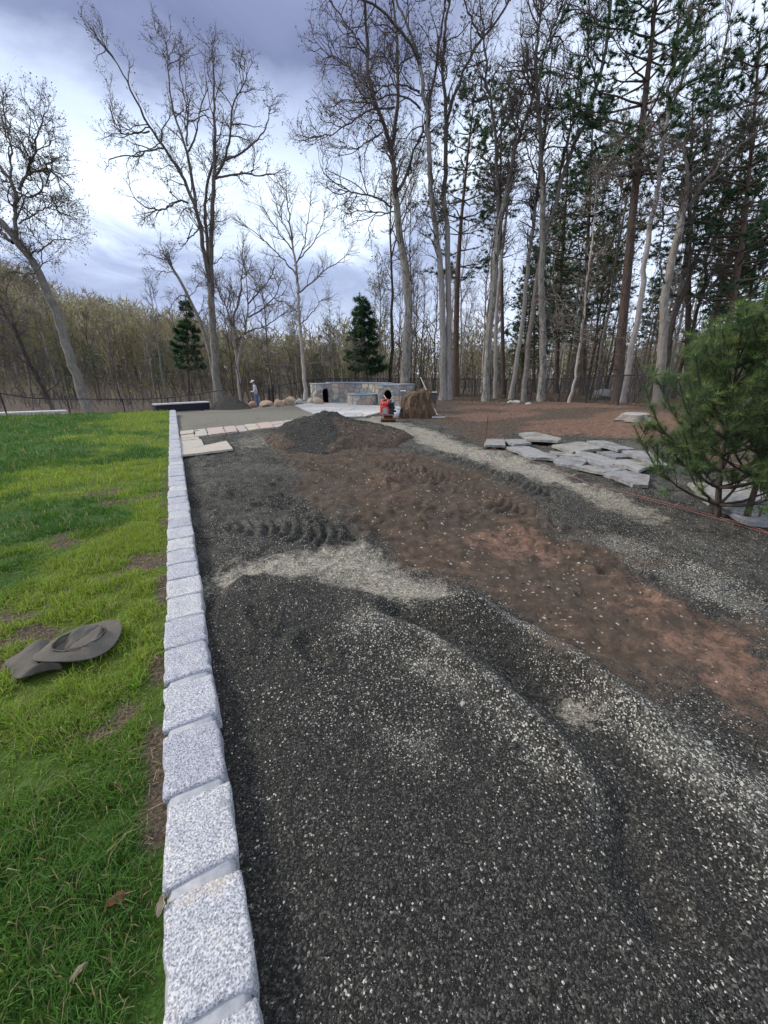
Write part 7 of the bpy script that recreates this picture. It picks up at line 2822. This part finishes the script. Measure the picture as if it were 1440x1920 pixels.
rng = np.random.default_rng(71)
spots = []
tries = 0
cap_pines = [('pine', 0)]
while len(spots) < 150 and tries < 20000:
    tries += 1
    d = 27 + 62 * rng.random() ** 1.25
    px = rng.uniform(-180, 1620)
    zc = d * 0.94 + 0.5
    u = (px - 720) * zc / FPX
    if px > 1050 and rng.random() < 0.16:
        d = rng.uniform(19.5, 34)
        zc = d * 0.94 + 0.5
        u = (px - 720) * zc / FPX
        if u < 12.0:
            continue
    elif d < 32.5:
        continue
    if px < 240 and d < 30:
        continue
    if any((u - a) ** 2 + (d - b) ** 2 < (1.1 + 0.012 * d) ** 2 for a, b, *_ in spots):
        continue
    spots.append((u, d, px))
for u, d, px in spots:
    x_, y_ = w2(u, d)
    right = float(S(px, 640, 800))
    if rng.random() < 0.12 + 0.16 * (1 - right):
        k = 3
    else:
        k = int(rng.choice([0, 1, 2, 4, 5], p=[0.24, 0.26, 0.16, 0.20, 0.14]))
    parts, lab, H = PROTO[k]
    want = (9.5 + 0.045 * max(0, d - 35)) * (1 - right) + (15.5 + 3 * rng.random()) * right
    s = want / H * rng.uniform(0.82, 1.15)
    thin = 0.75 if right < 0.5 else 0.85
    where = 'left of the big double tree' if px < 390 else ('between the double tree and the curved wall' if px < 600 else ('behind the curved wall' if px < 800 else ('behind the right fence, left of the big pine' if px < 1150 else 'behind the fence at the far right')))
    lab = ' '.join(lab.replace('behind the fence', '').replace('in the woods', '').split()) + ', ' + where
    copy_things(parts, (x_, y_, float(z_land(x_, y_))), rng.uniform(0, 6.28), (s * (0.75 + 0.25 * thin) * 1.0, s * (0.75 + 0.25 * thin), s), lab, PGRP[k] + ' ' + where, PNAME[k])

# pines standing deeper in the woods, mostly to the right
pm = [pine_meshes(701, [(0, 0, -0.3), (0.1, 0, 8), (0, 0.2, 17)], 0.19, 7.5, 17, 2.8, whorl=0.8, k2=6, k3=2.6, nb=7, nl=0.32, nw=0.05, dead=14),
      pine_meshes(702, [(0, 0, -0.3), (0.2, 0.1, 7), (0.1, 0.3, 14)], 0.16, 3.5, 14, 2.6, whorl=0.75, k2=6, k3=2.6, nb=7, nl=0.32, nw=0.05, dead=8)]
n = 0
tries = 0
pl = []
while n < 14 and tries < 5000:
    tries += 1
    d = rng.uniform(30, 62)
    px = rng.uniform(840, 1500) if n < 9 else rng.uniform(-50, 820)
    u = (px - 720) * (d * 0.94 + 0.5) / FPX
    if n < 9 and u < 6:
        continue
    if n >= 9 and d < 48:
        continue
    if any((u - a) ** 2 + (d - b) ** 2 < 7 for a, b in pl):
        continue
    pl.append((u, d))
    x_, y_ = w2(u, d)
    s = rng.uniform(0.72, 1.02) * (1 if n < 9 else 0.5)
    pine_put(pm[n % 2], (x_, y_, float(z_land(x_, y_))), 'dark pine deep in the woods with a long bare stem' if n % 2 == 0 else 'dark pine deep in the woods with boughs almost to the ground', 'pines of the woods' if n % 2 == 0 else 'low boughed pines of the woods', rz=rng.uniform(0, 6.28), sc=s)
    n += 1

# brush and saplings that fill the foot of the woods: nobody could count them
rng = np.random.default_rng(81)
n = 2200
d = 31 + 45 * rng.random(n) ** 1.3
px = rng.uniform(-150, 1600, n)
u = (px - 720) * (d * 0.94 + 0.5) / FPX
sel = (px > 1050) & (rng.random(n) < 0.14)
d = np.where(sel, rng.uniform(20, 33, n), d)
u = np.where(sel, (px - 720) * (d * 0.94 + 0.5) / FPX, u)
k = (d > 31) | (u > 11.6)
u, d = u[k], d[k]
x, y = w2(u, d)
n = len(x)
z = z_land(x, y)
h = rng.uniform(1.2, 5.5, n)
P0 = np.stack([x, y, z - 0.1], 1)
dr = rng.normal(size=(n, 3)) * np.array([0.22, 0.22, 0.0]) + np.array([0, 0, 1.0])
K = 4
P = P0[:, None, :] + dr[:, None, :] * h[:, None, None] * np.linspace(0, 1, K)[None, :, None] + rng.normal(size=(n, K, 3)) * 0.08 * np.linspace(0, 1, K)[None, :, None]
R = np.full((n, K), 0.022) * rng.uniform(0.6, 1.6, n)[:, None] * np.linspace(1, 0.35, K)[None]
J = Joined()
V, Q = tubes(P, R, 3)
dk = np.array([[0.085, 0.073, 0.063], [0.055, 0.047, 0.041], [0.13, 0.115, 0.10], [0.19, 0.172, 0.15]])
c = dk[rng.integers(0, 4, n)]
J.add(V, Q, col=np.repeat(c, K * 3, 0))
P1, R1 = spawn(rng, P, R, n * 7, 0.15, 1.0, 1.5, (30, 80), 4, 0.011, 0.6, 0.22, 0.05, 0.3, ksel=1.0)
V, F = cones(P1[:, 0], P1[:, 2], R1[:, 0])
J.add(V, F, col=np.repeat(dk[rng.integers(0, 4, len(P1))], 4, 0))
nb = 14000
who = rng.integers(0, len(P1), nb)
who = who[(fbm(P1[who, 0, 0], P1[who, 0, 1], 0.10, 3, 82) > 0.52)]
V, Q, c = bud_quads(rng, P1[who, 2], 0.20, BUD_GREEN + [(0.05, 0.075, 0.03)], 0.2)
J.add(V, Q, col=c)
tag(J.obj('brush', M['leaf']), kind='stuff')

# the wooded hillside far behind: reads as one mass
rng = np.random.default_rng(91)
n = 1700
d = 72 + 150 * rng.random(n) ** 0.9
px = np.where(rng.random(n) < 0.72, rng.uniform(-250, 720, n), rng.uniform(700, 1700, n))
u = (px - 720) * (d * 0.94 + 0.5) / FPX
x, y = w2(u, d)
z = z_land(x, y)
n = len(x)
H = rng.uniform(9, 14, n) * np.where(px < 420, 1.0, 0.9)
kind = rng.random(n) + 0.35 * (fbm(x, y, 0.03, 3, 93) - 0.5)
tone = np.where((kind < 0.64)[:, None], np.array([0.165, 0.140, 0.118]), np.where((kind < 0.82)[:, None], np.array([0.175, 0.16, 0.112]), np.where((kind < 0.97)[:, None], np.array([0.20, 0.20, 0.095]), np.array([0.20, 0.155, 0.115]))))
tone = tone * 1.35 * rng.uniform(0.75, 1.25, n)[:, None]
J = Joined()
P0 = np.stack([x, y, z - 0.3], 1)
top = P0 + np.stack([rng.normal(0, 0.6, n), rng.normal(0, 0.6, n), H], 1)
V, F = cones(P0, top, 0.16)
J.add(V, F, col=np.repeat(np.array([0.16, 0.14, 0.12]) * rng.uniform(0.6, 1.3, n)[:, None], 4, 0))
m = 30
t = rng.uniform(0.22, 0.95, (n, m))
a = rng.uniform(0, 2 * np.pi, (n, m))
ln = H[:, None] * 0.26 * (1.15 - t) * rng.uniform(0.6, 1.3, (n, m)) + 0.4
b0 = P0[:, None, :] * (1 - t[..., None]) + top[:, None, :] * t[..., None]
b1 = b0 + np.stack([np.cos(a) * ln * 0.75, np.sin(a) * ln * 0.75, ln * 0.85], -1)
V, F = blades(b0.reshape(-1, 3), b1.reshape(-1, 3), 0.22)
J.add(V, F, col=np.repeat(np.repeat(tone * 0.9, m, 0), 3, 0))
m = 95
t = rng.uniform(0.22, 1.04, (n, m))
r_ = H[:, None] * 0.33 * np.sin(np.clip((t - 0.15) / 0.95, 0, 1) * np.pi) ** 0.6 * np.sqrt(rng.random((n, m)))
a = rng.uniform(0, 2 * np.pi, (n, m))
c0 = P0[:, None, :] * (1 - t[..., None]) + top[:, None, :] * t[..., None] + np.stack([np.cos(a) * r_, np.sin(a) * r_, 0 * r_], -1)
c1 = c0 + np.stack([np.cos(a) * 0.5, np.sin(a) * 0.5, 0 * a + 0.9], -1) * rng.uniform(0.4, 1.2, (n, m, 1)) + rng.normal(size=(n, m, 3)) * 0.55
V, F = blades(c0.reshape(-1, 3), c1.reshape(-1, 3), 0.26)
J.add(V, F, col=np.repeat(np.repeat(tone, m, 0), 3, 0))
tag(J.obj('hillside_woods', M['leaf']), kind='stuff')

# dead leaves on the soil by the woods
rng = np.random.default_rng(95)
n = 9000
d = rng.uniform(9, 34, n)
u = rng.uniform(1.5, 17, n)
x, y = w2(u, d)
wgt = bed_masks(x, y)
k = rng.random(n) < np.clip(wgt[1][:, 1] * 1.0 + 0.10 * wgt[0][:, 0] * S(d, 11, 16), 0, 1)
x, y = x[k], y[k]
n = len(x)
z = z_land(x, y) + rng.uniform(0.02, 0.06, n)
V, Q, c = bud_quads(rng, np.stack([x, y, z], 1), 0.13, [(0.24, 0.15, 0.085), (0.16, 0.095, 0.055), (0.33, 0.235, 0.15), (0.11, 0.07, 0.045)], 0.0)
V = V.reshape(-1, 4, 3)
V[:, :, 2] = z[:, None] + (V[:, :, 2] - z[:, None]) * 0.30
J = Joined()
J.add(V.reshape(-1, 3), Q, col=c)
tag(J.obj('fallen_leaves', M['leaf']), kind='stuff')

# three dead leaves on the lawn
random.seed(2)
for px, py, s, lab in ((222, 1688, 0.060, 'curled brown dead leaf on the lawn near the kerb'), (300, 1700, 0.04, 'pale dry leaf lying against the kerb'), (148, 1826, 0.035, 'small pale dead leaf in the grass near the lower left corner')):
    p = gp(px, py, LAWN_Z + 0.035)
    bm = bmesh.new()
    n1_, n2_ = 7, 4
    g = [[None] * (n2_ + 1) for _ in range(n1_ + 1)]
    for i in range(n1_ + 1):
        t = i / n1_
        w = 0.42 * math.sin(math.pi * (0.06 + 0.9 * t)) * (1 + 0.25 * math.sin(t * 17))
        for j in range(n2_ + 1):
            v = j / n2_ * 2 - 1
            g[i][j] = bm.verts.new(((t - 0.5) * 2 * s * 0.6, v * w * s * 0.6, s * (0.28 * v * v + 0.12 * math.sin(t * 5))))
    for i in range(n1_):
        for j in range(n2_):
            bm.faces.new((g[i][j], g[i + 1][j], g[i + 1][j + 1], g[i][j + 1]))
    o = bm_obj('dead_leaf', bm, plain('dead_leaf_brown', (0.27, 0.135, 0.075) if s > 0.05 else (0.42, 0.33, 0.24), 0.8, 0.2, 0.3, 60), None, True)
    o.location = p
    o.rotation_euler = (random.uniform(-0.4, 0.4), random.uniform(-0.4, 0.4), random.uniform(0, 6))
    tag(o, lab, 'leaf')

# tall bright tufts of grass standing above the lawn
rng = np.random.default_rng(97)
for px, py, h, nbl, lab in ((258, 1285, 0.11, 12, 'bright green tuft of tall grass right of the hat beside the kerb'), (118, 1362, 0.09, 7, 'small bright tuft of grass below the hat'), (690, 0, 0, 0, '')):
    if not nbl:
        continue
    p = gp(px, py, LAWN_Z)
    a = rng.uniform(0, 6.28, nbl)
    J = Joined()
    hh_ = h * rng.uniform(0.7, 1.2, nbl)
    b0 = np.stack([rng.normal(0, 0.012, nbl), rng.normal(0, 0.012, nbl), np.full(nbl, -0.01)], 1)
    b1 = b0 + np.stack([np.cos(a) * hh_ * 0.25, np.sin(a) * hh_ * 0.25, hh_ * 0.6], 1)
    b2 = b1 + np.stack([np.cos(a) * hh_ * 0.30, np.sin(a) * hh_ * 0.30, hh_ * 0.35], 1)
    sd_ = np.stack([-np.sin(a), np.cos(a), 0 * a], 1) * 0.0038
    V = np.stack([b0 - sd_, b0 + sd_, b1 + sd_, b1 - sd_, b2], 1).reshape(-1, 3)
    q = np.arange(nbl)[:, None] * 5
    J.add(V, q + np.array([[0, 1, 2, 3]]), q + np.array([[3, 2, 4]]), col=np.repeat(np.array([[0.16, 0.30, 0.035]]) * rng.uniform(0.8, 1.2, nbl)[:, None], 5, 0))
    o = J.obj('grass_tuft', M['grass'])
    o.location = p
    tag(o, lab, 'grass tuft')
